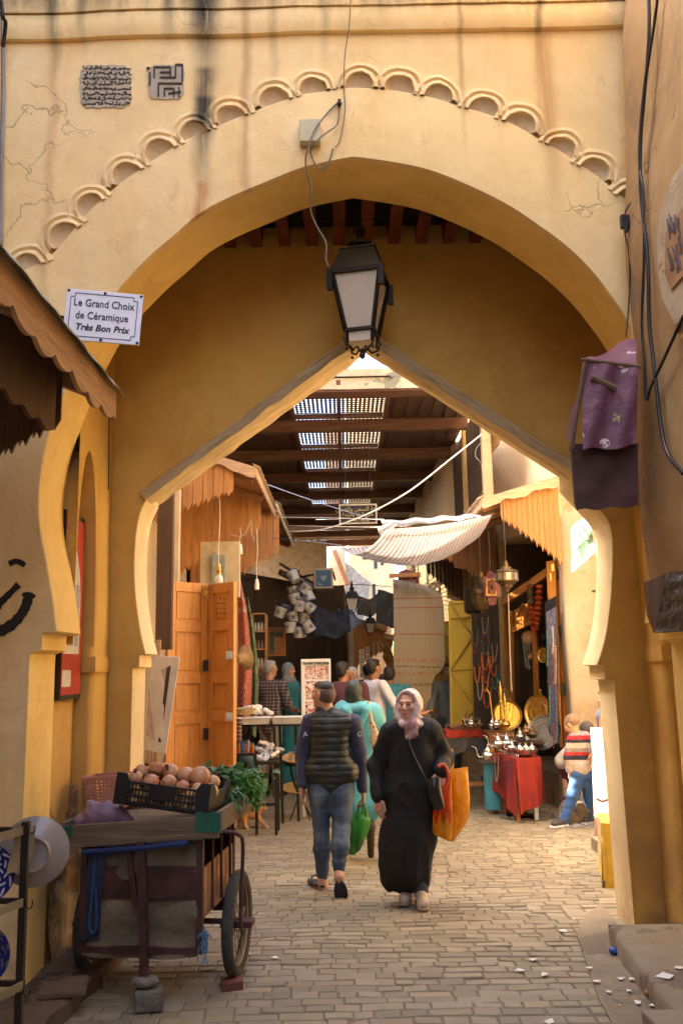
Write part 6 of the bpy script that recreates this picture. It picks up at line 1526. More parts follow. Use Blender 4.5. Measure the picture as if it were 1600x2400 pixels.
for k in range(7):
 c=P((608,625,640,612,630,646,622)[k],(1775,1770,1772,1758,1756,1762,1745)[k],9.9+.03*k);mb=MB();mb.M=Matrix.Translation(c)@RZ(k*1.1)@RX(.5*math.sin(k*2))@RY(.5*math.cos(k*3));mb.box((0,0,0),(.15,.11,.035));mb.ball((0,0,0),(.06,.045,.035),9,6)
 tag(mb.build('packet',(m_pack,m_pack2)[k%2],jitter=.025,bevel=.004),'crinkled plastic packet of herbs at the %s of the heap on the low shelf'%('lower left','bottom middle','lower right','left side','centre','right side','top')[k],'packet','plastic packets on the low shelf')
def rtab(x,y,D,r,label,h=None):
 g=G(x,y);t_=thing('round_iron_table',label,'table',(g.x,g.y,0),group='round iron pedestal tables');h=h or .62
 mb=MB();mb.lathe([(r,0),(r+.01,.01),(r,.02),(0,.02)],(0,0,h),24);mb.build('top',m_iron,t_,smooth=40)
 for k in range(4):
  a=math.pi/4+k*math.pi/2;u=Vector((math.cos(a),math.sin(a),0));mb=MB()
  mb.tube(smoothpts([tuple(u*q+Vector((0,0,z)))for q,z in((r*.8,h),(r*.7,h*.8),(.05,h*.5),(.04,h*.4),(r*.6,h*.15),(r*.9,.0))],4),.009,6);mb.build('leg',m_iron,t_)
rtab(704,1920,10,.19,'round wrought iron table with curled legs behind the man in the vest')
c=G(704,1920);
for k,(dz,lab)in enumerate(((.64,'wicker tray of packets on the round iron table'),(.30,'lower wicker tray with red rim under the round iron table'))):
 mb=MB();mb.M=Matrix.Translation((c.x-.02,c.y,dz+.02))@RX(R(12));mb.lathe([(0,0),(.14,0),(.20,.05),(.19,.05),(.13,.012),(0,.012)],n=26);tag(mb.build('wicker_tray',m_straw,smooth=40),lab,'basket')
for k in range(4):
 mb=MB();mb.M=Matrix.Translation((c.x-.07+.05*k,c.y-.03+.02*k,.72))@RZ(.4*k)@RX(.5);mb.box((0,0,0),(.11,.01,.13));tag(mb.build('packet',(m_pack,m_whp,m_whp,m_yel)[k],bevel=.003),('brown packet leaning leftmost on the wicker tray','white packet left of centre on the wicker tray','white packet right of centre on the wicker tray','yellow packet rightmost on the wicker tray')[k],'packet','packets on the wicker tray')
hs_=thing('henna_stand','white framed display stand reading YOU WANT TO MAKE HENNA with hand pictures','display stand',G(740,1900))
DH=10.9;a,b=P(705,1545,DH),P(777,1700,DH)
mb=MB();mb.b2((a.x,DH,0),(a.x+.04,DH+.04,a.z));mb.b2((b.x-.03,DH,0),(b.x,DH+.04,a.z));mb.b2((a.x+.04,DH,a.z-.05),(b.x-.03,DH+.04,a.z));mb.b2((a.x+.04,DH,b.z),(b.x-.03,DH+.04,b.z+.04));mb.build('frame',m_whp,hs_,world=True,bevel=.006)
mb=MB();mb.b2((a.x+.04,DH+.02,b.z+.04),(b.x-.03,DH+.03,a.z-.05));mb.build('panel',m_wp,hs_,world=True)
pcol=((.42,.10,.08),(.62,.45,.38),(.66,.62,.58),(.12,.04,.04),(.5,.25,.2))
rg=random.Random(17)
hx=(a.x+.04+b.x-.03)/2
for(x0,x1,ya_,yb__)in((a.x+.045,hx-.005,1560,1592),(hx+.005,b.x-.035,1560,1592),(a.x+.045,hx-.005,1596,1640),(hx+.005,b.x-.035,1596,1640),(a.x+.045,b.x-.035,1644,1690)):
 mb=MB();A_=Vector((x0,0,P(740,ya_,DH).z));B_=Vector((x1,0,P(740,yb__,DH).z));seed_=rg.random()*50
 def pc_(i,j):
  v=mnoise.noise(Vector((i*.20+seed_,j*.20,0)))+.25*mnoise.noise(Vector((i*.55,j*.55+seed_,2)))
  return pcol[0]if v>.22 else pcol[4]if v>.1 else pcol[1]if v>-.02 else pcol[2]if v>-.3 else pcol[3]
 cells(mb,A_,B_,DH+.016,26,30,pc_);mb.build('picture',m_vc,hs_,world=True)
add_text('YOU WANT TO MAKE HENNA',.047,Matrix.Translation(((a.x+b.x)/2,DH-.002,P(740,1555,DH).z-.012))@RX(R(90)),'lettering',m_ink,hs_,sx=.50,bold=.001)
def slamp(x,y,D,s,label):
 c=P(x,y,D);t_=thing('street_lantern',label,'lantern',c,group='black street lanterns hung over the lane')
 mb=MB();frustum(mb,.0,.2*s,.28*s,.34*s);mb.build('glass',m_frost,t_)
 mb=MB();frustum(mb,.28*s,.40*s,.47*s,.24*s);frustum(mb,.47*s,.1*s,.58*s,.14*s);mb.lathe([(.04*s,.58*s),(.02*s,.75*s),(0,.76*s)],n=8)
 for sx,sy in((-1,-1),(1,-1),(1,1),(-1,1)):mb.bar((sx*.1*s,sy*.1*s,0),(sx*.17*s,sy*.17*s,.28*s),.02*s,.02*s)
 mb.tube([(-.1*s,0,0),(-.08*s,0,-.08*s),(0,0,-.12*s),(.08*s,0,-.08*s),(.1*s,0,0)],.012*s,5);mb.build('frame',m_iron,t_)
slamp(825,1428,14.5,.62,'nearer black street lantern in front of the pale house flank');slamp(868,1481,18,.6,'farther black street lantern hanging low over the lane')
rope('thin wire crossing the lane above the nearer street lantern',[(781,1374,14.6),(840,1370,15),(920,1376,16)],.006,m_wire)
for i,(x,y,D,w_,lab)in enumerate(((846,1500,19,.9,'small sunlit plank canopy low on the left of the far lane'),(872,1520,21.5,1.0,'farthest sunlit plank canopy in the middle of the far lane'))):
 c=P(x,y,D);t_,z_=canopy('plank_canopy',lab,c.x+.55,c.z+.25,c.x-.6,D,D+1.6,.3,m_rake);add_val(t_,c.x+.5,c.x-.55,D+.05,c.z+.26,c.z+.5,c.z+.05,c.z-.5,9,seed=20+i)
for i,(x0,x1,lab)in enumerate(((842,854,'left narrow white poster strip with food pictures in the far lane'),(856,867,'right narrow white poster strip with food pictures in the far lane'))):
 a,b=P(x0,1522+i*-6,18.4),P(x1,1588,18.4);mb=MB();sd_=i*9
 cells(mb,a,b,18.4,8,26,lambda i_,j_:(.10,.09,.08)if(j_%7==4 and 0<i_<7 and(i_*7+j_+sd_)%3)else((.45,.12,.05)if(j_%7 in(1,2)and 2<=i_<=5 and(i_+j_)%2)else(.68,.64,.54)))
 mb.col=(.6,.55,.45);mb.b2((a.x,18.405,b.z),(b.x,18.42,a.z));tag(mb.build('poster',m_vc),lab,'poster','poster strips in the far lane')
mb=MB();
for k in range(8):
 x=P(826+k*1.2,1560,18.0+k*.2);mb.b2((x.x,17.6+k*.22,0),(x.x+.03,17.78+k*.22,2.4))
tag(mb.build('lane_shutters',m_door),'row of orange shutters along the left of the far lane','shutter')
mb=MB();a=P(824,1520,17.4);mb.b2((a.x-.06,17.35,0),(a.x+.04,17.45,a.z+.8));tag(mb.build('pale_post',m_cream),'sunlit pale post at the mouth of the far lane','post')
mb=MB();
for k in range(14):
 p=P(898+rg.gauss(0,6),1500+k*3,21);mb.tube([p,p+Vector((.1,0,-.25)),p+Vector((.3,0,-.6-.3*rg.random()))],.03,5)
tag(mb.build('palm_leaf_roof',plain('dry_palm',(.35,.20,.08),var=.4)),'drooping dry palm thatch above the far lane','thatch')
def smin(a,b,k):
 if k<=0:return np.minimum(a,b)
 h=np.maximum(k-np.abs(a-b),0)/k;return np.minimum(a,b)-h*h*k*.25
class SDF:
 def __init__(s,k=.03):s.p=[];s.k=k
 def cone(s,a,b,ra,rb=None,k=None,flat=None):
  """tapering limb from a to b; flat=(axis vector, factor) squeezes its section"""
  a,b=np.array(a,float),np.array(b,float);rb=ra if rb is None else rb
  def f(P):
   q=P-a;ba=b-a;L2=max(1e-12,ba@ba);h=np.clip((q@ba)/L2,0,1);d=q-h[:,None]*ba
   r=ra+(rb-ra)*h
   if flat is not None:
    ax=np.array(flat[0],float);ax/=np.linalg.norm(ax);t=d@ax;d=d+np.outer(t*(1/flat[1]-1),ax)
   return np.linalg.norm(d,axis=1)-r
  m=max(ra,rb);s.p.append((f,np.minimum(a,b)-m,np.maximum(a,b)+m,s.k if k is None else k));return s
 def ell(s,c,r,R3=None,k=None):
  c=np.array(c,float);r=np.array(r,float);M=np.array(R3)if R3 is not None else np.eye(3)
  def f(P):
   q=(P-c)@M;l=np.linalg.norm(q/r,axis=1);g=np.linalg.norm(q/(r*r),axis=1);return l*(l-1)/np.maximum(g,1e-9)
  m=r.max();s.p.append((f,c-m,c+m,s.k if k is None else k));return s
 def mesh(s,h,disp=None):
  lo=np.min([p[1]for p in s.p],axis=0)-h*3;hi=np.max([p[2]for p in s.p],axis=0)+h*3
  n=np.ceil((hi-lo)/h).astype(int)+1
  F=np.full(n,.25)
  for f,a,b,k in s.p:
   m=k+h*2
   i0=np.maximum(0,np.floor((a-m-lo)/h).astype(int));i1=np.minimum(n,np.ceil((b+m-lo)/h).astype(int)+1)
   g=np.stack(np.meshgrid(*[lo[d]+h*np.arange(i0[d],i1[d])for d in range(3)],indexing='ij'),-1)
   sh=g.shape[:3];d=f(g.reshape(-1,3)).reshape(sh);sl=tuple(slice(i0[q],i1[q])for q in range(3))
   F[sl]=smin(F[sl],d,k)
  ins=F<0
  c=np.zeros(np.array(n)-1,int)
  corners=[(i,j,k)for i in(0,1)for j in(0,1)for k in(0,1)]
  for(i,j,k)in corners:c+=ins[i:n[0]-1+i,j:n[1]-1+j,k:n[2]-1+k]
  act=np.argwhere((c>0)&(c<8));idx=-np.ones(c.shape,int);idx[tuple(act.T)]=np.arange(len(act))
  acc=np.zeros((len(act),3));cnt=np.zeros(len(act))
  for A in corners:
   for ax in range(3):
    if A[ax]:continue
    B=list(A);B[ax]=1
    fa=F[act[:,0]+A[0],act[:,1]+A[1],act[:,2]+A[2]];fb=F[act[:,0]+B[0],act[:,1]+B[1],act[:,2]+B[2]]
    x=(fa<0)!=(fb<0);t=np.where(x,fa/np.where(x,fa-fb,1),0)
    p=np.tile(np.array(A,float),(len(act),1));p[:,ax]=t;acc+=np.where(x[:,None],p,0);cnt+=x
  V=lo+(act+acc/np.maximum(cnt,1)[:,None])*h
  faces=[]
  for ax in range(3):
   o=[q for q in range(3)if q!=ax]
   a=ins[tuple(slice(0,n[q]-1)if q==ax else slice(1,n[q]-1)for q in range(3))];b=ins[tuple(slice(1,n[q])if q==ax else slice(1,n[q]-1)for q in range(3))]
   e=np.argwhere(a!=b)
   if not len(e):continue
   st=a[tuple(e.T)];base=e.copy();base[:,o[0]]+=1;base[:,o[1]]+=1
   def cell(d0,d1):
    q=base.copy();q[:,o[0]]+=d0;q[:,o[1]]+=d1;return idx[tuple(q.T)]
   Q=np.stack([cell(-1,-1),cell(0,-1),cell(0,0),cell(-1,0)],1)
   fl_=st if ax!=1 else~st
   Q[~fl_]=Q[~fl_][:,::-1];faces.append(Q)
  return V,np.concatenate(faces)
def vnoise(V,s):
 return np.array([mnoise.noise(Vector((v[0]*s[0],v[1]*s[1],v[2]*s[2])))for v in V])
def normals(V,Fc):
 a,b,c,d=(V[Fc[:,i]]for i in range(4));n=np.cross(c-a,d-b);N_=np.zeros_like(V)
 for i in range(4):np.add.at(N_,Fc[:,i],n)
 return N_/np.maximum(np.linalg.norm(N_,axis=1),1e-12)[:,None]
def sdf_obj(name,fields,mat,parent,h,disp=None,col=None,smooth=True):
 """fields: list of (SDF, voxel size); all islands go to one mesh"""
 Vs,Fs,off_=[],[],0
 for s,hh in(fields if isinstance(fields,list)else[(fields,h)]):
  V,Fc=s.mesh(hh)
  for _ in range(1):
   pass
  Vs.append(V);Fs.append(Fc+off_);off_+=len(V)
 V=np.concatenate(Vs);Fc=np.concatenate(Fs)
 if disp is not None:V=V+normals(V,Fc)*disp(V)[:,None]
 me=bpy.data.meshes.new(name)
 C_=col(V)if col is not None else None
 inv=np.array(ORG[parent].inverted());W=V@inv[:3,:3].T+inv[:3,3]
 me.from_pydata(W.tolist(),[],Fc.tolist())
 if C_ is not None:
  ca=me.attributes.new('Col','FLOAT_COLOR','POINT');ca.data.foreach_set('color',np.concatenate([C_,np.ones((len(V),1))],1).ravel())
 me.materials.append(mat);me.validate();me.shade_smooth()
 o=bpy.data.objects.new(name,me);COL.objects.link(o);o.parent=parent;ORG[o]=ORG[parent];return o
m_skin=vcol('skin',rough=.5,bump=.08,bscale=120,sub=.12)
def frame(fwd,up=(0,0,1)):
 f=Vector(fwd).normalized();r=f.cross(Vector(up)).normalized();u=r.cross(f)
 return Matrix((r,f,u)).transposed()
def hand_sdf(S_,w,d,side,curl=.5,roll=0.0,s=1.0):
 """w wrist, d direction, side vector towards the thumb, palm faces the body"""
 d=Vector(d).normalized();t=Vector(side);t=(t-d*t.dot(d)).normalized();n=d.cross(t)
 if roll:R_=Matrix.Rotation(roll,3,d);t=R_@t;n=R_@n
 w=Vector(w)
 S_.cone(w-d*.03*s,w+d*.02*s,.024*s,.026*s,k=.015,flat=(n,.75))
 for q in(-.027,-.009,.009,.027):S_.cone(w+d*.015*s+t*q*.6*s,w+d*.088*s+t*q*s,.018*s,.0145*s,k=.012,flat=(n,.8))
 for q,L_,dl in((.028,.070,0),(.0095,.079,.003),(-.0095,.074,0),(-.027,.058,-.006)):
  p=w+d*(.088+dl)*s+t*q*s;a=0;dd=d.copy()
  for seg,(fr,c_)in enumerate(((.45,.35),(.32,.55),(.23,.4))):
   a+=c_*curl*(1.1 if q<0 else .9);dd=(d*math.cos(a)+n*math.sin(a)).normalized();p2=p+dd*L_*fr*s
   S_.cone(p,p2,(.0088-.0007*seg)*s,(.0082-.0008*seg)*s,k=.004);p=p2
 p=w+d*.02*s+t*.024*s;p1=p+(t*.75+d*.75+n*.25).normalized()*.042*s;p2=p1+(d*.9+t*.15+n*.35*(curl+.3)).normalized()*.032*s;p3=p2+(d*.9-t*.15+n*.5*curl).normalized()*.026*s
 S_.cone(p,p1,.014*s,.0115*s,k=.01);S_.cone(p1,p2,.0108*s,.0098*s,k=.004);S_.cone(p2,p3,.0096*s,.008*s,k=.004)
def head_sdf(S_,c,R3,s=1.0,female=False,nose=True):
 """c head centre, R3 columns right, forward, up"""
 M=np.array(R3);o=lambda x,y,z:np.array(c)+M@(np.array((x,y,z))*s)
 S_.ell(o(0,-.012,.022),np.array((.074,.094,.092))*s,M,k=.02);S_.ell(o(0,.028,-.035),np.array((.056,.060,.072))*s,M,k=.03)
 S_.cone(o(-.02,.055,-.085),o(.02,.055,-.085),.024*s,.024*s,k=.03)
 S_.cone(o(0,.088,.016),o(0,.110,-.018),.0075*s,.0125*s,k=.008);S_.cone(o(-.013,.092,-.023),o(.013,.092,-.023),.0085*s,k=.006)
 S_.cone(o(-.034,.078,.03),o(.034,.078,.03),.012*s,k=.014)
 S_.cone(o(-.018,.082,-.05),o(.018,.082,-.05),.0085*s,k=.008);S_.cone(o(-.014,.08,-.06),o(.014,.08,-.06),.0085*s,k=.008)
 for x in(-1,1):
  S_.ell(o(x*.044,.06,-.012),np.array((.022,.02,.022))*s,M,k=.02)
  if not female:S_.ell(o(x*.077,-.012,-.004),np.array((.009,.019,.03))*s,M,k=.006)
def head_col(c,R3,s,skin,V,base,stub=0.0,lips=(.30,.10,.08),brow=(.03,.02,.015)):
 M=np.array(R3);q=(V-np.array(c))@M/s
 x,y,z=q[:,0],q[:,1],q[:,2];C_=base
 def put(m,col,a=1.0):
  C_[m]=C_[m]*(1-a)+np.array(col)*a
 f=y>.045
 if stub:put(f&(z<-.035)&(z>-.12)&(np.abs(x)<.06),mul(skin,.55),stub)
 put(f&(np.abs(z+.054)<.0075)&(np.abs(x)<.023-1.2*np.abs(z+.054)),lips);put(f&(np.abs(z-.031-.10*(.018-np.abs(np.abs(x)-.032)))<.0038)&(np.abs(np.abs(x)-.032)<.018),brow,.8)
 ey=f&(np.abs(z-.008)<.005)&(np.abs(np.abs(x)-.030)<.013);put(ey,(.34,.28,.25));put(f&(np.abs(z-.008)<.0055)&(np.abs(np.abs(x)-.030)<.0055),(.02,.012,.01))
 put(f&(np.abs(z-.0145)<.0025)&(np.abs(np.abs(x)-.030)<.015),(.06,.03,.02),.8)
 return C_
SK=(.50,.265,.155)
def V3(p):return Vector(p)
def fabric(name,c,rough=.85,var=.18,b=.35,weave=220):
 if name in MATS:return MATS[name]
 t=NT(name);f=t.noise(scale=6,detail=5);g=t.noise(scale=weave,detail=2)
 t.color(t.mix(t.mapr(f,.3,.7),mul(c,1-var),mul(c,1+var)));t.rough(rough);t.b.inputs['Sheen Weight'].default_value=.0 if max(c)<.05 else .15
 t.bump(t.math('ADD',t.math('MULTIPLY',f,1.0),t.math('MULTIPLY',g,.15)),b,.01);MATS[name]=t.m;return t.m
def folds(amp,s,amp2=0,s2=(30,30,30)):
 def f(V):
  n=vnoise(V,s);r=amp*(1-2.2*np.abs(n))*.6
  return r+(amp2*vnoise(V,s2)if amp2 else 0)
 return f
def foot_sdf(S_,an,toe,s=1.0,r=.042):
 an,toe=V3(an),V3(toe);S_.cone(an+Vector((0,0,-.02)),toe,r*s,.030*s,k=.03);S_.cone(an,an+Vector((0,0,-.04)),.036*s,.038*s,k=.02)
def stander(label,px,py,D,H,face,top,bottom=None,hair=(.02,.015,.012),hairlen=0,skin=SK,arms=('down','down'),robe=False,scarf=None,build=1.0,lean=0.0,hx=.012,group=None,headturn=0,topmat=None,ground=0.0,stub=.0,extra=None,bald=0):
 """upright person seen at a distance; (px,py) is the top of the head"""
 ht=P(px,py,D);s=H/1.75;g=Vector((ht.x,D,ground))
 if ground is None:g.z=ht.z-H
 M=Matrix.Translation(g)@RZ(R(face))
 T_=thing('person',label,'person',M=M,group=group);zz=ht.z-g.z;sz=zz/1.75
 def w(x,y,z):return M@Vector((x*s,y*s-lean*max(0,z-.9),z*sz))
 hc_=w(0,0,1.75-.118);F_=RZ(R(face+headturn))@Vector((0,-1,0));R3=frame(F_)
 b=build
 sh=[w(x*.185*b,.0,1.43)for x in(-1,1)];hip=[w(x*.09,0,.92)for x in(-1,1)]
 body=SDF(.03);head_sdf(body,hc_,R3,s,female=bool(scarf));body.cone(hc_+Vector((0,0,-.06))-F_*.01,w(0,.01,1.42),.052*s,.06*s)
 body.cone(w(0,0,1.36),w(0,0,.95),.09*s,.09*s);
 poses={'down':((.235,.01,1.14),(.25,-.05,.89),(0,-.1,-1)),'cross':((.27,-.02,1.17),(.02,-.22,1.16),(-1,-.1,.1)),'reach':((.30,-.10,1.20),(.40,-.34,1.10),(.4,-1,-.1)),'front':((.25,-.05,1.15),(.14,-.27,1.08),(-.3,-1,0)),'up':((.26,-.12,1.25),(.12,-.26,1.38),(-.3,-.4,1))}
 hands=SDF(.01);sl_=SDF(.03)
 for i,x in enumerate((-1,1)):
  e,wr_,hd=poses[arms[i]];E=w(x*e[0]*b,e[1],e[2]);Wp=w(x*wr_[0],wr_[1],wr_[2]);hdv=M.to_3x3()@Vector((x*hd[0],hd[1],hd[2]))
  sl_.cone(sh[i],E,.062*s*b,.050*s,k=.04);sl_.cone(E,Wp,.050*s,.038*s,k=.03)
  body.cone(sh[i],E,.045*s,.035*s);body.cone(E,Wp,.035*s,.026*s)
  hand_sdf(hands,Wp+hdv.normalized()*.02,hdv,M.to_3x3()@Vector((-x*.3,-1,.3)),curl=.7*(-x),s=s)
 kn=[w(x*.10,-.02*x,.50)for x in(-1,1)];an=[w(x*.11,.03*x,.09)for x in(-1,1)];toe=[w(x*.13,.03*x-.15,.04)for x in(-1,1)]
 for i in(0,1):body.cone(hip[i],kn[i],.06*s,.045*s);body.cone(kn[i],an[i],.045*s,.03*s)
 base=lambda V:head_col(hc_,R3,s,skin,V,np.tile(np.array(skin),(len(V),1)),stub=stub)
 sdf_obj('body',[(body,hx),(hands,.006 if hx<.011 else .008)],m_skin,T_,hx,col=base)
 g_=SDF(.05);
 g_.cone(w(-.10*b,.0,1.40),w(.10*b,.0,1.40),.085*s,.085*s,k=.06);g_.cone(w(0,.0,1.33),w(0,0,1.1),.155*s*b,.15*s*b,k=.08,flat=(M.to_3x3()@Vector((0,1,0)),.72))
 if robe:
  g_.cone(w(0,0,1.1),w(0,0,.85),.15*s*b,.17*s*b,flat=(M.to_3x3()@Vector((0,1,0)),.85));g_.cone(w(0,0,.85),w(0,.0,.16),.17*s*b,.21*s*b,flat=(M.to_3x3()@Vector((0,1,0)),.85))
 else:g_.cone(w(0,0,1.1),w(0,0,.90),.15*s*b,.155*s*b,flat=(M.to_3x3()@Vector((0,1,0)),.75))
 g_.p+=sl_.p
 sdf_obj('robe' if robe else 'shirt',g_,topmat or fabric('cloth_%d_%d_%d'%tuple(int(v*999)for v in top),top),T_,hx,disp=folds(.012,(9,9,4 if not robe else 1.2)))
 if not robe:
  tr=SDF(.04)
  for i in(0,1):tr.cone(hip[i]+Vector((0,0,.04)),kn[i],.095*s,.070*s);tr.cone(kn[i],an[i],.070*s,.056*s)
  tr.cone(w(-.06,0,.93),w(.06,0,.93),.10*s,flat=(M.to_3x3()@Vector((0,1,0)),.85))
  sdf_obj('trousers',tr,fabric('cloth_%d_%d_%d'%tuple(int(v*999)for v in bottom),bottom),T_,hx,disp=folds(.010,(7,7,6)))
 for i in(0,1):
  ft=SDF(.02);foot_sdf(ft,an[i],toe[i],s);sdf_obj('shoe',ft,plain('dark_shoe',(.03,.025,.02),rough=.5),T_,hx)
 Mh=np.array(R3);o=lambda x,y,z:np.array(hc_)+Mh@(np.array((x,y,z))*s)
 if scarf:
  sc_=SDF(.03);sc_.ell(o(0,-.022,.02),np.array((.090,.098,.108))*s,Mh);sc_.ell(o(0,-.02,-.07),np.array((.078,.075,.075))*s,Mh);sc_.cone(o(-.05,.0,-.14),o(.05,.0,-.14),.075*s)
  sdf_obj('headscarf',sc_,fabric('scarf_%d_%d_%d'%tuple(int(v*999)for v in scarf),scarf),T_,hx,disp=folds(.007,(12,12,8)))
 else:
  h_=SDF(.015);h_.ell(o(0,-.024,.034),np.array((.079,.092,.090))*s,Mh);h_.ell(o(0,-.055,-.01),np.array((.070,.056,.07))*s,Mh)
  if not bald:h_.ell(o(0,.03,.085),np.array((.055,.045,.03))*s,Mh)
  sdf_obj('hair',h_,fabric('hair_%d_%d'%(int(hair[0]*999),int(hair[2]*999)),hair,rough=.6,b=.6,weave=90),T_,.009,disp=lambda V:.004*vnoise(V,(60,60,60)))
 return T_
def plaid():
 t=NT('plaid_shirt');o=t.xyz();f=lambda s_,k:t.mapr(t.math('ABSOLUTE',t.math('SUBTRACT',t.math('FRACT',t.math('MULTIPLY',s_,k)),.5)),.14,.18)
 a=t.math('ADD',f(o[0],22),f(o[2],22));t.color(t.mix(t.mapr(a,0,2),(.30,.24,.22),(.05,.03,.035)));t.rough(.9);return t.m
stander('grey haired man in a plaid shirt with folded arms seen half from behind',634,1546,12.6,1.72,150,(.1,.1,.1),(.32,.26,.17),hair=(.30,.29,.27),arms=('cross','cross'),topmat=plaid(),headturn=-30,build=1.08)
stander('woman in a teal robe and grey patterned headscarf facing the grey haired man',677,1552,13.2,1.68,60,(.015,.16,.17),robe=True,scarf=(.22,.26,.25),arms=('front','front'))
stander('young man in a dark jacket with red sleeve behind the grey haired man',611,1550,13.6,1.72,-40,(.16,.02,.04),(.02,.02,.03),skin=(.28,.14,.08))
stander('broad man in a maroon jacket walking away ahead of the aqua robe',803,1550,11.2,1.78,172,(.075,.018,.03),(.02,.02,.025),build=1.25,headturn=-25,skin=(.38,.19,.10))
stander('woman with a pale grey headscarf behind the maroon jacket',824,1562,12.6,1.62,-10,(.10,.11,.2),robe=True,scarf=(.35,.38,.42))
stander('man in a long sleeved white shirt reaching towards the hanging rug',876,1543,11.6,1.80,120,(.62,.60,.66),(.03,.035,.05),arms=('reach','down'),headturn=10,skin=(.36,.18,.10))
stander('dark dressed man walking away in the far lane before the posters',860,1556,15.5,1.74,180,(.015,.015,.02),(.02,.02,.025))
stander('man in a pale blue shirt just beyond the white shirted man',895,1580,13.2,1.62,190,(.18,.26,.48),(.03,.03,.05))
stander('man in a turquoise blue shirt partly hidden by the hanging rug',912,1560,12.2,1.76,170,(.03,.20,.28),(.02,.02,.04),arms=('front','down'),build=1.15,skin=(.26,.13,.07))
stander('moustached man in a grey denim shirt leaning on a stall between the yellow doors',1045,1553,12.95,1.70,15,(.08,.10,.12),(.03,.035,.06),arms=('reach','down'),skin=(.40,.21,.12),stub=.6)
stander('boy peering out from behind the right gate pier with only half his face showing',1413,1619,9.7,1.38,-60,(.2,.2,.25),(.05,.05,.08),ground=.12,hair=(.03,.02,.02),build=.5)
D0=G(772,2090).y
m_T=thing('person','man in dark quilted vest, jeans and flip flops walking away with a green bag','person',(G(772,2090).x,D0,0))
def Q(x,y,dy=0.0):return P(x,y,D0+dy)
hd_f=Vector((-.80,.58,-.04));R3m=frame(hd_f);hcm=Q(757,1628)
hdm=SDF(.03);head_sdf(hdm,hcm,R3m,.98);hdm.cone(hcm+Vector((.012,.0,-.05)),Q(764,1672),.056,.068);bd=SDF(.03)
hn=SDF(.01)
SHL,ELL,WRL=Q(726,1692),Q(709,1760,.02),Q(709,1838,-.06);SHR,ELR,WRR=Q(826,1694),Q(843,1765,.02),Q(849,1848,.03)
for a,b,c in((SHL,ELL,WRL),(SHR,ELR,WRR)):bd.cone(a,b,.05,.04);bd.cone(b,c,.04,.027)
bd.cone(Q(770,1705),Q(773,1840),.10,.10,flat=((0,1,0),.6))
hand_sdf(hn,Q(708,1842,-.06),(-.03,-.12,-1),(.2,1,0),curl=.75);hand_sdf(hn,Q(850,1853,.03),(.05,.1,-1),(0,1,0),curl=-1.5)
HL,HR=Q(750,1850),Q(800,1850);KL,KR=Q(753,1940,.02),Q(799,1945,-.06);AL,AR=Q(756,2058,.10),Q(794,2040,-.14)
for a,b,c in((HL,KL,AL),(HR,KR,AR)):bd.cone(a,b,.08,.052);bd.cone(b,c,.052,.03)
bd.cone(AL,AL+Vector((0,0,-.06)),.034,.036);bd.cone(AL+Vector((0,0,-.055)),Q(739,2080,.19),.036,.026);bd.cone(Q(739,2080,.19),Q(733,2082,.24),.026,.018)
bd.cone(AR,Q(794,2058,-.20),.034,.036,k=.02);bd.cone(Q(794,2058,-.20),Q(799,2100,-.14),.034,.030,k=.02)
sdf_obj('body',[(hdm,.005),(bd,.008),(hn,.004)],m_skin,m_T,.008,col=lambda V:head_col(hcm,R3m,.98,SK,V,np.tile(np.array(mul(SK,.92)),(len(V),1)),stub=.35))
o_=lambda x,y,z:np.array(hcm)+np.array(R3m)@np.array((x,y,z))
hr=SDF(.015);hr.ell(o_(0,-.018,.052),(.070,.088,.060),np.array(R3m));hr.ell(o_(0,.03,.080),(.05,.042,.026),np.array(R3m));sdf_obj('hair',hr,fabric('hair_black',(.022,.015,.01),rough=.55,b=.7,weave=90),m_T,.007,disp=lambda V:.004*vnoise(V,(70,70,70)))
hr=SDF(.012);hr.ell(o_(0,-.034,.0),(.0765,.078,.08),np.array(R3m));sdf_obj('shaved_sides',hr,fabric('hair_fade',(.085,.048,.03),rough=.7,b=.4,weave=90),m_T,.007)
ya_=(0,1,0)
vs=SDF(.05);vs.cone(Q(742,1692),Q(812,1694),.072,.072,k=.05);vs.cone(Q(772,1712),Q(773,1790),.172,.165,k=.06,flat=(ya_,.72));vs.cone(Q(773,1790),Q(775,1826),.168,.172,k=.05,flat=(ya_,.74));vs.cone(Q(757,1668),Q(774,1676),.062,.066,k=.03);vs.cone(Q(742,1806),Q(806,1808),.122,.122,k=.03,flat=(ya_,1.0))
def quilt(V):
 z=V[:,2]+.010*vnoise(V,(6,6,0.1));ph=np.abs(np.sin(z*math.pi/.052));return-.002+.007*ph**.6+.004*vnoise(V,(14,14,30))
sdf_obj('quilted_vest',vs,plain('black_nylon',(.017,.018,.012),rough=.42,var=.2,bump=.3,bscale=30,bdist=.01),m_T,.006,disp=quilt)
m_navy=fabric('navy_knit',(.028,.03,.062),weave=120,b=.6)
sv=SDF(.035);
for a,b,c in((SHL,ELL,WRL),(SHR,ELR,WRR)):sv.cone(a,b,.068,.054);sv.cone(b,c,.054,.040);
sdf_obj('sleeves',sv,m_navy,m_T,.008,disp=folds(.010,(10,10,14)))
for ch,x,y,rr in(('A',716,1726,.12),('G',842,1726,-.12)):
 add_text(ch,.055,Matrix.Translation(Q(x,y,-.078))@RX(R(90))@RZ(rr),'lettering',m_wp,m_T)
jm=fabric('blue_jeans',(.04,.07,.13),b=.5,weave=160)
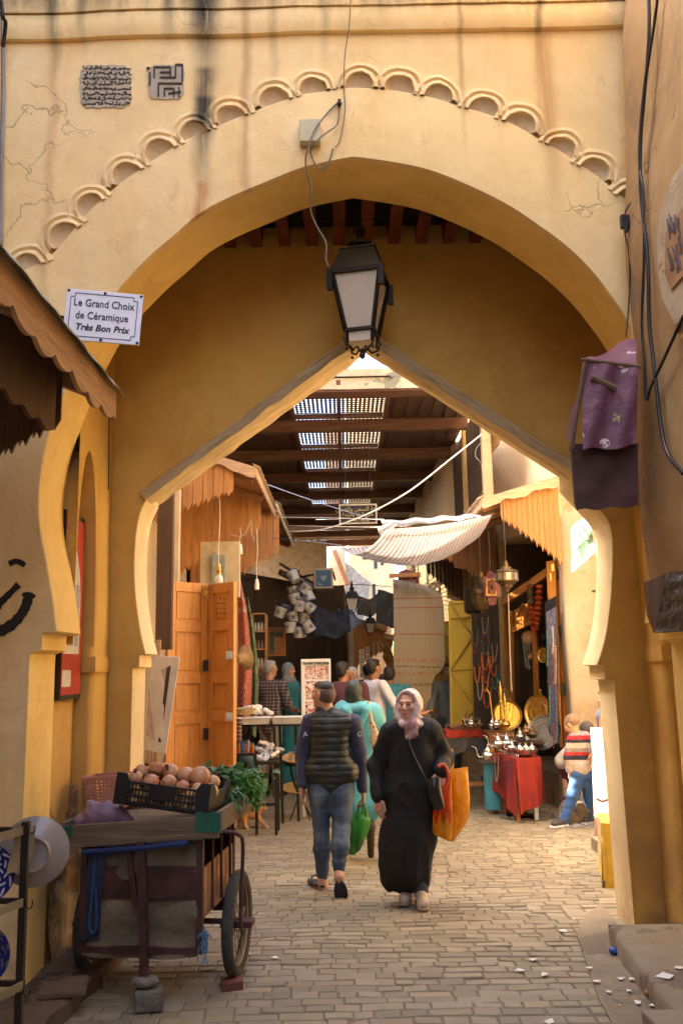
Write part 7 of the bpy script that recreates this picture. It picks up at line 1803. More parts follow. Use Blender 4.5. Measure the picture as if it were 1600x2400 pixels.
def jeans_mat():
 t=NT('faded_jeans');a=t.n('Attribute');a.attribute_name='Col';g=t.noise(scale=140,detail=3);f=t.noise(t.mapping(scale=(18,18,5)),scale=1.0,detail=6)
 c=t.mix(1.0,a.outputs['Color'],t.mix(t.mapr(f,.3,.7),(.62,.66,.7),(1.4,1.35,1.3)),'MULTIPLY');t.color(c);t.rough(.85);t.bump(t.math('ADD',g,t.math('MULTIPLY',f,2.0)),.4,.006);return t.m
m_jean=jeans_mat()
def jean_col(knees):
 def f(V):
  C_=np.tile(np.array((.045,.068,.105)),(len(V),1))
  for k,r_,a_ in knees:
   w_=np.exp(-(np.linalg.norm((V-np.array(k))/np.array((.07,.09,r_)),axis=1))**2)[:,None]*a_;C_=C_*(1-w_)+np.array((.20,.25,.28))*w_
  return C_
 return f
jn=SDF(.035);jn.cone(HL+Vector((0,0,.02)),KL,.102,.064);jn.cone(KL,KL.lerp(AL,.4),.060,.066);jn.cone(KL.lerp(AL,.4),AL+Vector((0,0,.02)),.062,.044);jn.cone(HR+Vector((0,0,.02)),KR,.104,.068);jn.cone(KR,KR.lerp(AR,.4),.064,.070);jn.cone(KR.lerp(AR,.4),AR+Vector((0,0,.02)),.066,.046)
jn.cone(Q(752,1840),Q(798,1840),.100,flat=(ya_,.9));jn.ell(Q(752,1862,-.05),(.085,.08,.09));jn.ell(Q(797,1862,-.05),(.085,.08,.09))
def jd(V):
 r_=.011*(1-2.4*np.abs(vnoise(V,(5,5,16))))*.6;low_=np.clip((V[:,2]-.15)/.45,0,1);return r_*(1.15-.5*low_)
sdf_obj('jeans',jn,m_jean,m_T,.0075,disp=jd,col=jean_col([(KR+Vector((0,-.07,-.02)),.09,.8),(KL+Vector((0,-.07,-.06)),.06,.45),(Q(745,1880,-.1),.1,.55),(Q(812,1885,-.1),.1,.4)]))
m_sole=plain('black_rubber_sole',(.02,.02,.022),rough=.7)
mb=MB();mb.M=Matrix.Translation(Q(742,2085,.17))@RZ(R(35));mb.lathe([(0,0),(.5,0),(.5,.02),(0,.02)],n=20);
for i in range(len(mb.v)):pass
mb2=MB()
def sole(mb,M,L_=.27,W_=.095,th=.018):
 pts=[]
 for k in range(20):
  a=2*math.pi*k/20;y=math.cos(a)*L_/2;x=math.sin(a)*W_/2*(1+.18*math.cos(a));pts.append(M@Vector((x,y,0)))
 mb.prism(pts,(M.to_3x3()@Vector((0,0,-1)))*-th)
zl=Matrix.Translation(Vector((Q(742,2084,.17).x,D0+.17,.018)))@RZ(R(28));mb=MB();sole(mb,zl);mb.tube([zl@Vector(q)for q in((-.04,.0,.03),(-.02,.06,.06),(0,.09,.03),(.02,.06,.06),(.04,.0,.03))],.006,6);mb.build('flip_flop',m_sole,m_T,world=True)
p0,p1=Q(795,2064,-.235),Q(801,2114,-.17);dirv=(p1-p0).normalized();nx=Vector((1,0,0));nz=nx.cross(dirv).normalized()
Ms=Matrix(((nx.x,dirv.x,nz.x,(p0.x+p1.x)/2),(nx.y,dirv.y,nz.y,(p0.y+p1.y)/2),(nx.z,dirv.z,nz.z,(p0.z+p1.z)/2),(0,0,0,1)));mb=MB();sole(mb,Ms,L_=.19,W_=.105);mb.build('flip_flop',m_sole,m_T,world=True)
def bagmat(name,c,tr=.5,rough=.35):
 t=NT(name);f=t.noise(scale=9,detail=6);t.color(t.mix(t.mapr(f,.3,.7),mul(c,.6),mul(c,1.2)));t.rough(rough);t.bump(f,.8,.03)
 q=t.n('BsdfTranslucent');q.inputs[0].default_value=(*mul(c,1.3),1);mx=t.n('MixShader');mx.inputs[0].default_value=tr;t.l(t.b.outputs[0],mx.inputs[1]);t.l(q.outputs[0],mx.inputs[2]);t.l(mx.outputs[0],t.out.inputs[0]);return t.m
gb=thing('carrier_bag','translucent green carrier bag hanging from the hand of the man in the vest','bag',Q(838,2000,.03))
def bagmesh(name,left,right,dep,mat,T_,D,nu=26,nv=34,amp=.010,fr=9,colf=None):
 L_=resample(smoothpts(left,5),nv);R_=resample(smoothpts(right,5),nv);mb=MB()
 for sg_ in(-1,1):
  def fn(u,v):
   k=int(round(v*nv));x=L_[k][0]+(R_[k][0]-L_[k][0])*u;y=L_[k][1]+(R_[k][1]-L_[k][1])*u
   p=P(x,y,D+sg_*dep*(math.sin(math.pi*u)**.6)*(math.sin(math.pi*(.06+.90*v))**.5));n_=mnoise.noise_vector(Vector((p.x*fr,p.y*fr*2,p.z*fr*.6)))
   e=math.sin(math.pi*u)**.5;return p+Vector((n_.x*amp*.6,(1-2.4*abs(n_.y))*amp*e,n_.z*amp*.5))
  n0=len(mb.v);mb.grid((lambda u,v:fn(1-u,v))if sg_>0 else fn,nu,nv)
  if colf:
   for i_ in range(n0,len(mb.v)):mb.c[i_]=colf(mb.uv[i_],sg_)
 o=mb.build(name,mat,T_,world=True,smooth=75);return o
m_grn=bagmat('green_film',(.10,.36,.06))
bagmesh('bag',[(834,1905),(822,1925),(818,1950),(815,1985),(820,2004)],[(858,1908),(868,1922),(866,1940),(852,1975),(832,2004)],.055,m_grn,gb,D0+.03)
mb=MB()
for pts in(((834,1912),(840,1895),(843,1876)),((843,1915),(850,1900),(849,1878)),((858,1914),(857,1895),(852,1878))):mb.tube([Q(x,y,.02)for x,y in pts],[.016,.010,.005],7)
mb.build('handle',m_grn,gb,world=True)
nb_=SDF(.03);nb_.ell(Q(838,1962,.03),(.055,.03,.08));nb_.ell(Q(834,1985,.03),(.04,.03,.04));sdf_obj('contents',nb_,plain('dark_veg',(.02,.10,.04)),gb,.01)
D0=G(968,2118).y
w_T=thing('person','elderly woman in a long black robe and pink white headscarf walking towards us','person',(G(968,2118).x,D0,0))
fw=Vector((-.38,-.92,.03));R3w=frame(fw);hcw=Q(957,1655);SKW=(.52,.29,.19)
hdm=SDF(.03);head_sdf(hdm,hcw,R3w,1.02,female=True);hdm.cone(hcw+Vector((0,.02,-.06)),Q(961,1705),.055,.07);bd=SDF(.03)
S1,E1,W1_=Q(916,1716),Q(880,1796,.05),Q(886,1864,-.04);S2,E2,W2_=Q(1010,1714),Q(1040,1776,.06),Q(1032,1806,-.14)
for a,b,c in((S1,E1,W1_),(S2,E2,W2_)):bd.cone(a,b,.05,.04);bd.cone(b,c,.04,.028)
bd.cone(Q(962,1730),Q(962,1960),.12,.13)
an1,an2=Q(958,2092,.10),Q(986,2094,-.04)
bd.cone(Q(945,1960),an1,.08,.035);bd.cone(Q(980,1960),an2,.08,.035)
hn=SDF(.01);hand_sdf(hn,Q(885,1868,-.05),(.06,-.1,-1),(.75,-.6,0),curl=-.7,s=1.03);hand_sdf(hn,Q(1031,1808,-.15),(-.06,-.15,-1),(-.9,-.3,0),curl=1.2,s=1.03)
sdf_obj('body',[(hdm,.0035),(bd,.008),(hn,.004)],m_skin,w_T,.008,col=lambda V:head_col(hcw,R3w,1.02,SKW,V,np.tile(np.array(SKW),(len(V),1)),lips=(.36,.14,.12),brow=(.16,.09,.06)))
rb_=SDF(.06);rb_.cone(Q(932,1714),Q(994,1712),.085,.088);rb_.cone(Q(963,1745),Q(964,1850),.170,.185,k=.07,flat=(ya_,.78));rb_.cone(Q(964,1850),Q(958,1960),.185,.198,k=.07,flat=(ya_,.82));rb_.cone(Q(956,1960),Q(950,2020),.195,.185,k=.06,flat=(ya_,.85));rb_.cone(Q(912,2068,.04),Q(984,2066,-.02),.035,.04,k=.10);rb_.cone(Q(925,1985,.0),Q(921,2055,.02),.09,.07);rb_.cone(Q(975,1985,.0),Q(974,2052,.02),.09,.07)
for a,b,c,r in((S1,E1,W1_,(.080,.060,.052)),(S2,E2,W2_,(.080,.066,.054))):rb_.cone(a,b,r[0],r[1],k=.05);rb_.cone(b,c,r[1],r[2],k=.04)
def robe_d(V):
 low_=np.clip(1-(V[:,2]-.1)/1.0,0,1);return .026*low_*(.7-2.2*np.abs(vnoise(V,(9,6,.8))))+.009*(1-2.2*np.abs(vnoise(V,(9,9,7))))*(1-low_*.7)
sdf_obj('robe',rb_,fabric('black_wool',(.0045,.0042,.004),rough=.8,b=.4),w_T,.008,disp=robe_d)
sf_=SDF(.025);Mw=np.array(R3w);ow=lambda x,y,z:np.array(hcw)+Mw@(np.array((x,y,z))*1.02)
for k in range(13):
 a=math.pi*(-.12+1.24*k/12);x,z=.082*math.cos(a),.015+.098*math.sin(a)
 sf_.cone(ow(x*.95,.050-.012*abs(math.cos(a)),z*.97),ow(x*.78,-.06,z*.88+.005),.012,.026,k=.02)
sf_.ell(ow(0,-.045,.018),(.082,.078,.100),Mw);sf_.cone(ow(.082,.03,.0),ow(.074,.04,-.085),.022,.034);sf_.cone(ow(-.082,.03,.0),ow(-.062,.05,-.09),.020,.028);sf_.cone(ow(.065,.03,-.09),ow(-.055,.055,-.115),.028,.028);sf_.cone(ow(-.05,-.03,-.10),ow(.05,-.03,-.10),.05)
sf_.cone(Q(944,1697,-.09),Q(980,1697,-.08),.032,.036);sf_.cone(Q(960,1700,-.12),Q(957,1726,-.15),.042,.026);sf_.cone(Q(968,1700,-.12),Q(972,1722,-.14),.036,.024);sf_.cone(Q(940,1692,-.05),Q(931,1714,-.06),.026,.016)
def scarf_col(V):
 n=vnoise(V,(14,14,14));n2=vnoise(V+3,(26,26,26));C_=np.tile(np.array((.56,.47,.44)),(len(V),1));z=V[:,2]
 lowm=np.clip((hcw.z-.055-z)/.05,0,1);m=((n>.12)*.55+lowm*(n>-.28)*.8).clip(0,.95)[:,None];C_=C_*(1-m)+np.array((.15,.045,.055))*m
 m=((n2>.2)*.5)[:,None];return C_*(1-m)+np.array((.40,.26,.26))*m
sdf_obj('headscarf',sf_,vcol('scarf_cloth',rough=.6,bump=.4,bscale=50),w_T,.006,disp=folds(.007,(16,16,12),.002),col=scarf_col)
ts=SDF(.02);ts.cone(Q(983,2062,-.04),an2+Vector((0,0,.03)),.062,.058);sdf_obj('trouser_leg',ts,fabric('grey_knit',(.06,.06,.055)),w_T,.008)
ts=SDF(.02);ts.cone(an2+Vector((0,0,.04)),an2+Vector((0,0,-.04)),.044,.046);ts.cone(an1+Vector((0,0,.06)),an1+Vector((0,0,-.02)),.042,.044);sdf_obj('socks',ts,fabric('black_sock',(.012,.012,.012)),w_T,.008)
m_shoe=plain('beige_leather',(.42,.33,.23),rough=.45,var=.15)
for a,t_,zt_2 in((Q(960,2098,.12),Q(946,2103,-.06),0),(Q(986,2105,-.02),Q(991,2122,-.20),0)):
 s_=SDF(.03);s_.cone((a.x,a.y,.06),(t_.x,t_.y,.045),.046,.044);s_.cone((a.x,a.y,.075),((a.x+t_.x)/2,(a.y+t_.y)/2,.075),.04,.036);sdf_obj('shoe',s_,m_shoe,w_T,.007)
 s_=SDF(.01);s_.cone((a.x,a.y+.005,.018),(t_.x,t_.y-.005,.018),.05,.047,flat=((0,0,1),.42));sdf_obj('sole',s_,plain('tan_sole',(.24,.18,.11)),w_T,.007)
m_leath=plain('black_leather',(.014,.012,.011),rough=.32,var=.3,bump=.5,bscale=14,bdist=.01)
hb=thing('handbag','small soft black leather shoulder bag on a thin strap across the black robe','handbag',Q(1020,1895,-.24))
bagmesh('pouch',[(1003,1826),(1002,1850),(1010,1880),(1020,1900)],[(1030,1820),(1034,1850),(1040,1885),(1040,1896)],.04,m_leath,hb,D0-.25,amp=.006)
mb=MB();mb.tube(smoothpts([tuple(p)for p in(Q(955,1728,-.20),Q(966,1762,-.215),Q(984,1800,-.23),Q(1002,1834,-.25))],4),.006,6);mb.build('strap',m_leath,hb,world=True)
ob_=thing('carrier_bag','large yellow orange shopping bag with red print and handles on her arm','bag',Q(1060,1960,-.1))
def bag_vc():
 t=NT('orange_film');a=t.n('Attribute');a.attribute_name='Col';f=t.noise(scale=8,detail=6);c=t.mix(1.0,a.outputs['Color'],t.mix(t.mapr(f,.3,.7),(.7,.7,.7),(1.15,1.15,1.15)),'MULTIPLY');t.color(c);t.rough(.3);t.bump(f,.8,.03)
 q=t.n('BsdfTranslucent');t.l(c,q.inputs[0]);mx=t.n('MixShader');mx.inputs[0].default_value=.45;t.l(t.b.outputs[0],mx.inputs[1]);t.l(q.outputs[0],mx.inputs[2]);t.l(mx.outputs[0],t.out.inputs[0]);return t.m
m_ob=bag_vc();OR_,RD_=(.80,.38,.015),(.68,.07,.012)
bagmesh('bag',[(1058,1803),(1052,1850),(1052,1900),(1050,1950),(1052,1972)],[(1094,1798),(1098,1830),(1100,1880),(1094,1925),(1062,1973)],.075,m_ob,ob_,D0-.0,colf=lambda uv,s_:OR_)
bagmesh('front_bag',[(1034,1826),(1020,1850),(1016,1900),(1013,1950),(1030,1962)],[(1056,1815),(1058,1860),(1060,1910),(1058,1960),(1052,1973)],.06,m_ob,ob_,D0-.12,colf=lambda uv,s_:RD_ if uv[1]<.50+.22*(abs(math.sin(uv[0]*9)))and uv[0]<.93 else OR_)
mb=MB();mb.tube(smoothpts([tuple(p)for p in(Q(1038,1850,-.19),Q(1048,1830,-.19),Q(1047,1806,-.20),Q(1037,1792,-.22),Q(1026,1797,-.24))],5),.012,8);mb.tube(smoothpts([tuple(p)for p in(Q(1054,1845,-.10),Q(1053,1815,-.14),Q(1040,1794,-.20))],5),.010,8);mb.build('handle',plain('red_handle',(.55,.05,.015),rough=.35),ob_,world=True,smooth=60)
D0=8.45
a_T=thing('person','woman in a hooded aqua robe and dark green headscarf walking away behind the couple','person',(P(840,1900,D0).x,D0,0))
bd=SDF(.03);hca=Q(828,1622);R3a=frame((.15,1,-.1));head_sdf(bd,hca,R3a,.86,female=True);bd.cone(hca,Q(832,1660),.055,.06);bd.cone(Q(835,1690),Q(838,1830),.11,.12)
for x in(812,862):bd.cone(Q(x,1830),Q(x+4,1930,-.02),.07,.035)
hn=SDF(.01);hand_sdf(hn,Q(892,1762,.28),(.0,1,.1),(0,0,1),curl=.8)
sdf_obj('body',[(bd,.010),(hn,.006)],m_skin,a_T,.01,col=lambda V:np.tile(np.array(SK),(len(V),1)))
rb_=SDF(.06);rb_.cone(Q(806,1668),Q(866,1672),.095,.10);rb_.cone(Q(836,1690),Q(838,1780),.185,.185,flat=(ya_,.8));rb_.cone(Q(838,1780),Q(840,1880),.19,.20,flat=(ya_,.85));rb_.cone(Q(825,1890),Q(865,1890,-.06),.13,.12)
rb_.cone(Q(874,1682),Q(893,1720,.02),.085,.075,k=.05);rb_.cone(Q(893,1720,.02),Q(890,1758,.22),.07,.05,k=.04);rb_.cone(Q(798,1684),Q(786,1745,.05),.08,.065)
m_aqua=fabric('aqua_cloth',(.09,.36,.40),rough=.8,b=.35)
sdf_obj('robe',rb_,m_aqua,a_T,.009,disp=lambda V:.016*(1-2.2*np.abs(vnoise(V,(7,5,2.2))))*.8)
hd_=SDF(.03);hd_.cone(Q(806,1662,-.13),Q(858,1660,-.13),.04,.045);hd_.cone(Q(812,1668,-.16),Q(840,1712,-.19),.035,.012);hd_.cone(Q(858,1666,-.16),Q(840,1712,-.19),.035,.012);sdf_obj('hood',hd_,m_aqua,a_T,.008,disp=folds(.006,(14,14,14)))
sc_=SDF(.03);sc_.ell(Q(828,1620),(.083,.098,.105));sc_.ell(Q(828,1640),(.078,.08,.08));sc_.cone(Q(812,1652),Q(846,1652),.06);sdf_obj('headscarf',sc_,fabric('green_black_scarf',(.022,.032,.02),rough=.6),a_T,.008,disp=folds(.006,(12,12,8)))
for x,dy in((816,.1),(868,-.1)):
 ft=SDF(.02);foot_sdf(ft,Q(x,1930,dy)*1.0,Vector((Q(x,1930,dy).x,D0+dy+.15,.04)));sdf_obj('shoe',ft,plain('brown_shoe',(.06,.035,.02)),a_T,.01)
fb_2=thing('shoulder_bag','long flowery cloth bag with red and yellow spots on the aqua robe','bag',Q(882,1755,-.17))
def flor():
 t=NT('flower_cloth');v=t.n('TexVoronoi');v.inputs['Scale'].default_value=34;t.l(t.co.outputs['Object'],v.inputs['Vector']);s3=t.xyz(v.outputs['Color'])
 c=t.mix(t.mapr(s3[0],.4,.41),(.35,.015,.02),(.55,.32,.05));c=t.mix(t.mapr(s3[1],.7,.71),c,(.45,.40,.35));t.color(t.mix(t.mapr(v.outputs['Distance'],.42,.5),c,(.5,.38,.2)));return t.m
s_=SDF(.02);s_.cone(Q(862,1645,-.13),Q(872,1700,-.18),.014,.022,flat=(ya_,.4));s_.cone(Q(872,1700,-.18),Q(881,1735,-.18),.025,.052,flat=(ya_,.45));s_.cone(Q(881,1735,-.18),Q(882,1750,-.18),.05,.045,flat=(ya_,.5));sdf_obj('bag',s_,flor(),fb_2,.007)
D0=G(1340,1936).y
b_T=thing('person','boy in a red and navy striped jumper and bright blue jeans bending forward','person',(G(1340,1936).x,D0,0))
bd=SDF(.025);hcb=Q(1339,1699,.02);R3b=frame((-.55,.6,-.55));head_sdf(bd,hcb,R3b,.94);bd.cone(Q(1343,1708),Q(1352,1722),.045,.05)
SH1,EB1,WB1=Q(1337,1735,-.02),Q(1331,1775,-.02),Q(1333,1806,.0);SH2,EB2,WB2=Q(1378,1735),Q(1386,1772,.05),Q(1384,1800,.15)
for a,b,c in((SH1,EB1,WB1),(SH2,EB2,WB2)):bd.cone(a,b,.035,.03);bd.cone(b,c,.03,.022)
bd.cone(Q(1356,1740),Q(1362,1800),.09,.09);hn=SDF(.01);hand_sdf(hn,Q(1333,1806),(0,.2,-1),(.3,.8,0),curl=.6,s=.8)
sdf_obj('body',[(bd,.008),(hn,.005)],m_skin,b_T,.008,col=lambda V:head_col(hcb,R3b,.94,(.62,.40,.27),V,np.tile(np.array((.62,.40,.27)),(len(V),1))))
ob2=lambda x,y,z:np.array(hcb)+np.array(R3b)@np.array((x,y,z));hr=SDF(.012);hr.ell(ob2(0,-.022,.028),(.0755,.088,.085),np.array(R3b));sdf_obj('hair',hr,fabric('cropped_fair_hair',(.30,.19,.11),b=.3),b_T,.008)
jp=SDF(.04);jp.cone(Q(1346,1730),Q(1370,1730),.068,.07);jp.cone(Q(1358,1742),Q(1363,1798),.118,.125,flat=(ya_,.75))
for a,b,c in((SH1,EB1,WB1),(SH2,EB2,WB2)):jp.cone(a,b,.052,.045);jp.cone(b,c,.045,.034)
def stripes(V):
 z=(V[:,2]-Q(1360,1803).z)/(Q(1360,1718).z-Q(1360,1803).z);C_=np.zeros((len(V),3));C_[:]=(.55,.46,.42)
 for a,b,c in((.17,.28,(.62,.56,.52)),(.28,.40,(.035,.035,.06)),(.40,.50,(.48,.03,.035)),(.50,.60,(.30,.24,.23)),(.60,.74,(.62,.55,.5)),(.74,.84,(.035,.035,.06)),(.84,.95,(.48,.03,.035)),(.95,1.3,(.30,.29,.33))):C_[(z>=a)&(z<b)]=c
 return C_
sdf_obj('striped_jumper',jp,vcol('jumper',rough=.9,bump=.3),b_T,.007,disp=folds(.008,(12,12,10)),col=stripes)
bj=SDF(.03);kn1,kn2,a1,a2_=Q(1342,1862,-.02),Q(1381,1872,.05),Q(1320,1924,-.05),Q(1379,1922,.12)
bj.cone(Q(1354,1812),Q(1374,1812),.088,flat=(ya_,.85));bj.cone(Q(1353,1818),kn1,.080,.062);bj.cone(kn1,a1,.062,.048);bj.cone(Q(1375,1818),kn2,.080,.062);bj.cone(kn2,a2_,.062,.050)
sdf_obj('jeans',bj,fabric('bright_blue_jeans',(.035,.10,.30),b=.5,weave=150),b_T,.008,disp=folds(.011,(6,6,16)))
for a,t_ in((a1,Q(1298,1936,-.12)),(a2_,Q(1372,1938,.0))):
 ft=SDF(.02);ft.cone((a.x,a.y,.06),(t_.x,t_.y,.045),.045,.036);sdf_obj('trainer',ft,plain('dark_trainer',(.05,.05,.055),rough=.6),b_T,.008)
 ft=SDF(.01);ft.cone((a.x+.01,a.y,.018),(t_.x-.01,t_.y,.018),.048,.042,flat=((0,0,1),.4));sdf_obj('trainer_sole',ft,m_wp,b_T,.008)
D0+=.42
c_T=thing('person','child in maroon leggings and cream top crouching behind the striped boy','person',(P(1325,1900,D0).x,D0,0))
bd=SDF(.025);hcc=Q(1374,1712);head_sdf(bd,hcc,frame((.3,1,-.4)),.9);bd.cone(hcc,Q(1360,1745),.05,.06);bd.cone(Q(1328,1885,-.05),Q(1312,1903,-.1),.035,.03);bd.cone(Q(1350,1760),Q(1325,1790),.08,.08);bd.cone(Q(1324,1800),Q(1328,1890,-.05),.05,.03)
sdf_obj('body',bd,m_skin,c_T,.01,col=lambda V:np.tile(np.array((.55,.33,.22)),(len(V),1)))
s_=SDF(.04);s_.cone(Q(1362,1742),Q(1325,1782),.09,.11);s_.cone(Q(1325,1775,-.05),Q(1314,1786,-.05),.07,.07);sdf_obj('cream_top',s_,fabric('cream_knit',(.55,.48,.38)),c_T,.01,disp=folds(.01,(9,9,9)))
s_=SDF(.03);s_.cone(Q(1322,1795),Q(1332,1835),.09,.06);s_.cone(Q(1332,1835),Q(1325,1888,-.05),.055,.035);s_.cone(Q(1345,1800),Q(1350,1860),.07,.05);sdf_obj('maroon_leggings',s_,fabric('maroon_jersey',(.10,.015,.035)),c_T,.01)
s_=SDF(.02);s_.ell(Q(1374,1708),(.085,.1,.09));sdf_obj('hair',s_,fabric('grey_brown_hair',(.10,.08,.07)),c_T,.01)
D0=11.0
z_T=thing('person','seated person hidden by the folding door with pale blue jeans and black shoe showing','person',(P(560,1900,D0).x,D0,0))
bd=SDF(.03);bd.cone(Q(520,1600),Q(528,1760),.14,.14);bd.ell(Q(512,1560),(.08,.09,.11));bd.cone(Q(578,1772,-.2),Q(606,1808,-.25),.04,.03);bd.cone(Q(606,1808,-.25),Q(622,1816,-.3),.03,.025)
sdf_obj('body',bd,m_skin,z_T,.012,col=lambda V:np.tile(np.array(SK),(len(V),1)))
s_=SDF(.04);s_.cone(Q(520,1610),Q(528,1750),.17,.17);sdf_obj('shirt',s_,m_navy,z_T,.014)
s_=SDF(.03);s_.cone(Q(530,1765),Q(574,1752,-.2),.10,.085);s_.cone(Q(574,1756,-.2),Q(602,1800,-.25),.075,.05);s_.cone(Q(530,1770,.1),Q(562,1768,-.1),.10,.08);s_.cone(Q(562,1768,-.1),Q(552,1830,-.1),.075,.05);sdf_obj('jeans',s_,fabric('pale_jeans',(.14,.24,.34),b=.5),z_T,.01,disp=folds(.01,(8,8,12)))
s_=SDF(.02);s_.cone(Q(604,1818,-.25),Q(624,1818,-.38),.038,.03);sdf_obj('shoe',s_,m_sole,z_T,.009);s_=SDF(.02);s_.cone(Q(552,1880,-.1),Q(548,1885,-.25),.035,.03);sdf_obj('shoe',s_,m_sole,z_T,.009)
D0=G(590,1942).y
k_T=thing('cat','ginger tabby cat walking past behind the cart','cat',(G(590,1942).x,D0,0))
c_=SDF(.03);c_.cone(Q(573,1903),Q(597,1900),.070,.062);c_.cone(Q(590,1905),Q(606,1898),.062,.048);c_.cone(Q(604,1896),Q(616,1893),.042,.035);c_.ell(Q(616,1892,-.01),(.042,.04,.038),k=.02);c_.ell(Q(622,1896,-.03),(.018,.02,.016),k=.012)
for x in(610,620):c_.cone(Q(x,1886),Q(x+(1 if x>612 else-1),1880),.011,.004,k=.006)
c_.cone(Q(600,1910,-.02),Q(612,1925,-.02),.034,.022);c_.cone(Q(612,1925,-.02),Q(624,1938,-.02),.020,.015);c_.cone(Q(624,1938,-.02),Q(627,1939,-.03),.017,.014)
c_.cone(Q(602,1912,.05),Q(603,1928,.05),.03,.018);c_.cone(Q(603,1928,.05),Q(606,1940,.05),.018,.015)
c_.cone(Q(570,1908,-.03),Q(573,1926,-.03),.045,.022);c_.cone(Q(573,1926,-.03),Q(577,1940,-.03),.019,.015);c_.cone(Q(577,1940,-.03),Q(581,1941,-.05),.016,.014)
c_.cone(Q(566,1908,.04),Q(562,1928,.04),.045,.022);c_.cone(Q(562,1928,.04),Q(565,1944,.04),.019,.015);c_.cone(Q(565,1896),Q(552,1905,.05),.022,.016);c_.cone(Q(552,1905,.05),Q(545,1925,.08),.016,.010)
def catcol(V):
 n=np.sin(V[:,0]*90+3*vnoise(V,(10,10,10)))*.5+.5;C_=np.array((.50,.22,.065))+np.outer(n,np.array((.12,.12,.08)));g=V[:,2]<.07;C_[g]=C_[g]*.6+np.array((.55,.45,.34))*.4;return C_
sdf_obj('body',c_,vcol('cat_fur',rough=.9,bump=.6,bscale=120),k_T,.0065,col=catcol,disp=lambda V:.002*vnoise(V,(60,60,60)))
m_plank=wood('cart_plank',(.20,.14,.075),axis=0,dark=.35,bump=.9,rough=.85,worn=.25,worn_c=(.10,.08,.055))
m_mar=plain('maroon_steel',(.06,.02,.016),rough=.6,var=.45,scale=14,bump=.4)
m_sack=plain('sackcloth',(.17,.13,.08),rough=.95,var=.35,scale=4,bump=.8,bscale=7,bdist=.04)
m_tape=plain('green_tape',(.015,.10,.06),rough=.4,var=.3,bump=.5,bscale=12,bdist=.01)
ct=thing('cart','two wheeled street cart with plank tray, maroon frame and sackcloth body propped on stones','cart',M=TR(-1.12,5.0,0)@RZ(R(-6)))
CM_=ORG[ct];TZ=lambda x:.915+.065*x
def cbox(name,a,b,mat,par=ct,**k):mb=MB();mb.b2(a,b);return mb.build(name,mat,par,**k)
def slanted(name,x0,x1,y0,y1,zb,zt_,mat,jit=.003):
 mb=MB();mb.prism([(x0,y0,TZ(x0)+zb),(x1,y0,TZ(x1)+zb),(x1,y0,TZ(x1)+zt_),(x0,y0,TZ(x0)+zt_)],(0,y1-y0,0));return mb.build(name,mat,ct,bevel=.004,jitter=jit)
slanted('front_board',-.48,.425,0,.03,-.09,.03,m_plank);slanted('back_board',-.47,.42,.90,.93,-.08,.04,m_plank)
slanted('side_board',.40,.43,.032,.898,-.07,.045,m_plank);slanted('side_board',-.48,-.45,.032,.898,-.07,.045,m_plank)
slanted('tray_floor',-.448,.398,.032,.898,-.04,-.02,m_plank)
mb=MB();mb.grid(lambda u,v:(.30+.17*u if u<.8 else .436,-.006+.0*u if u<.8 else-.006+.12*(u-.8)*5*.2+.0,TZ(.4)+.045-.10*v+.006*math.sin(u*14+v*5)),20,6,th=.006,thdir=(0,-1,0));mb.build('tape_wrap',m_tape,ct)
mb=MB();mb.grid(lambda u,v:(-.485+.09*u,-.008,TZ(-.4)+.03-.085*v*(1-.3*u)+.004*math.sin(u*9)),8,4,th=.005,thdir=(0,-1,0));mb.build('tape_wrap',m_tape,ct)
mb=MB();mb.tube([(-.33,-.01,TZ(-.3)-.115),(.0,-.015,TZ(0)-.11),(.26,-.01,TZ(.26)-.10)],.016,8);mb.build('handle_bar',plain('blue_tube',(.015,.03,.10),rough=.3),ct)
for x,y in((-.34,.06),(.31,.06),(-.34,.80),(.31,.80)):
 cbox('corner_post',(x-.018,y-.018,.26),(x+.018,y+.018,.84),m_mar)
cbox('front_panel',(-.33,.045,.53),(.30,.055,.70),m_mar);cbox('side_panel',(.31,.08,.42),(.322,.78,.68),plain('rust_panel',(.30,.15,.08),rough=.7,var=.3));cbox('side_panel',(-.352,.08,.32),(-.342,.78,.80),m_mar)
cbox('bottom_frame',(-.35,.04,.255),(.33,.075,.285),m_mar);cbox('back_panel',(-.33,.80,.28),(.30,.815,.80),m_mar)
mb=MB();mb.grid(lambda u,v:(-.335+.635*u,.075+.02*math.sin(u*9+v*4)+.012*math.sin(v*17),.86-.62*v-.02*math.sin(u*math.pi)*v),26,20,th=.008);mb.build('sackcloth',m_sack,ct,smooth=60)
mb=MB();mb.grid(lambda u,v:(-.31+.09*u-.02*v,.038+.008*math.sin(u*5+v*11),.82-.50*v),8,20,th=.004);mb.build('blue_cloth',plain('faded_blue_cloth',(.022,.034,.055),var=.4,scale=6),ct,smooth=60)
mb=MB();mb.bar((.0,-.005,.84),(.03,-.01,.20),.042,.035,up=(0,1,0));mb.bar((.03,-.01,.20),(.035,-.012,.165),.05,.045,up=(0,1,0));mb.build('prop_leg',m_mar,ct);mb=MB();mb.bar((-.08,-.0,.83),(-.03,.02,.5),.03,.02,up=(0,1,0));mb.build('brace',m_mar,ct)
for k,y in enumerate((.20,.40,.62)):mb=MB();mb.tube([(.34,y,TZ(.34)-.07),(.345,y,.45)],.009,6);mb.build('side_rod',m_mar,ct)
mb=MB();mb.tube(smoothpts([(.425,.10,TZ(.4)-.07),(.50,.14,.85),(.515,.2,.78),(.50,.22,.5),(.495,.24,.34)],4),.011,7);mb.build('bent_rod',m_mar,ct,smooth=60)
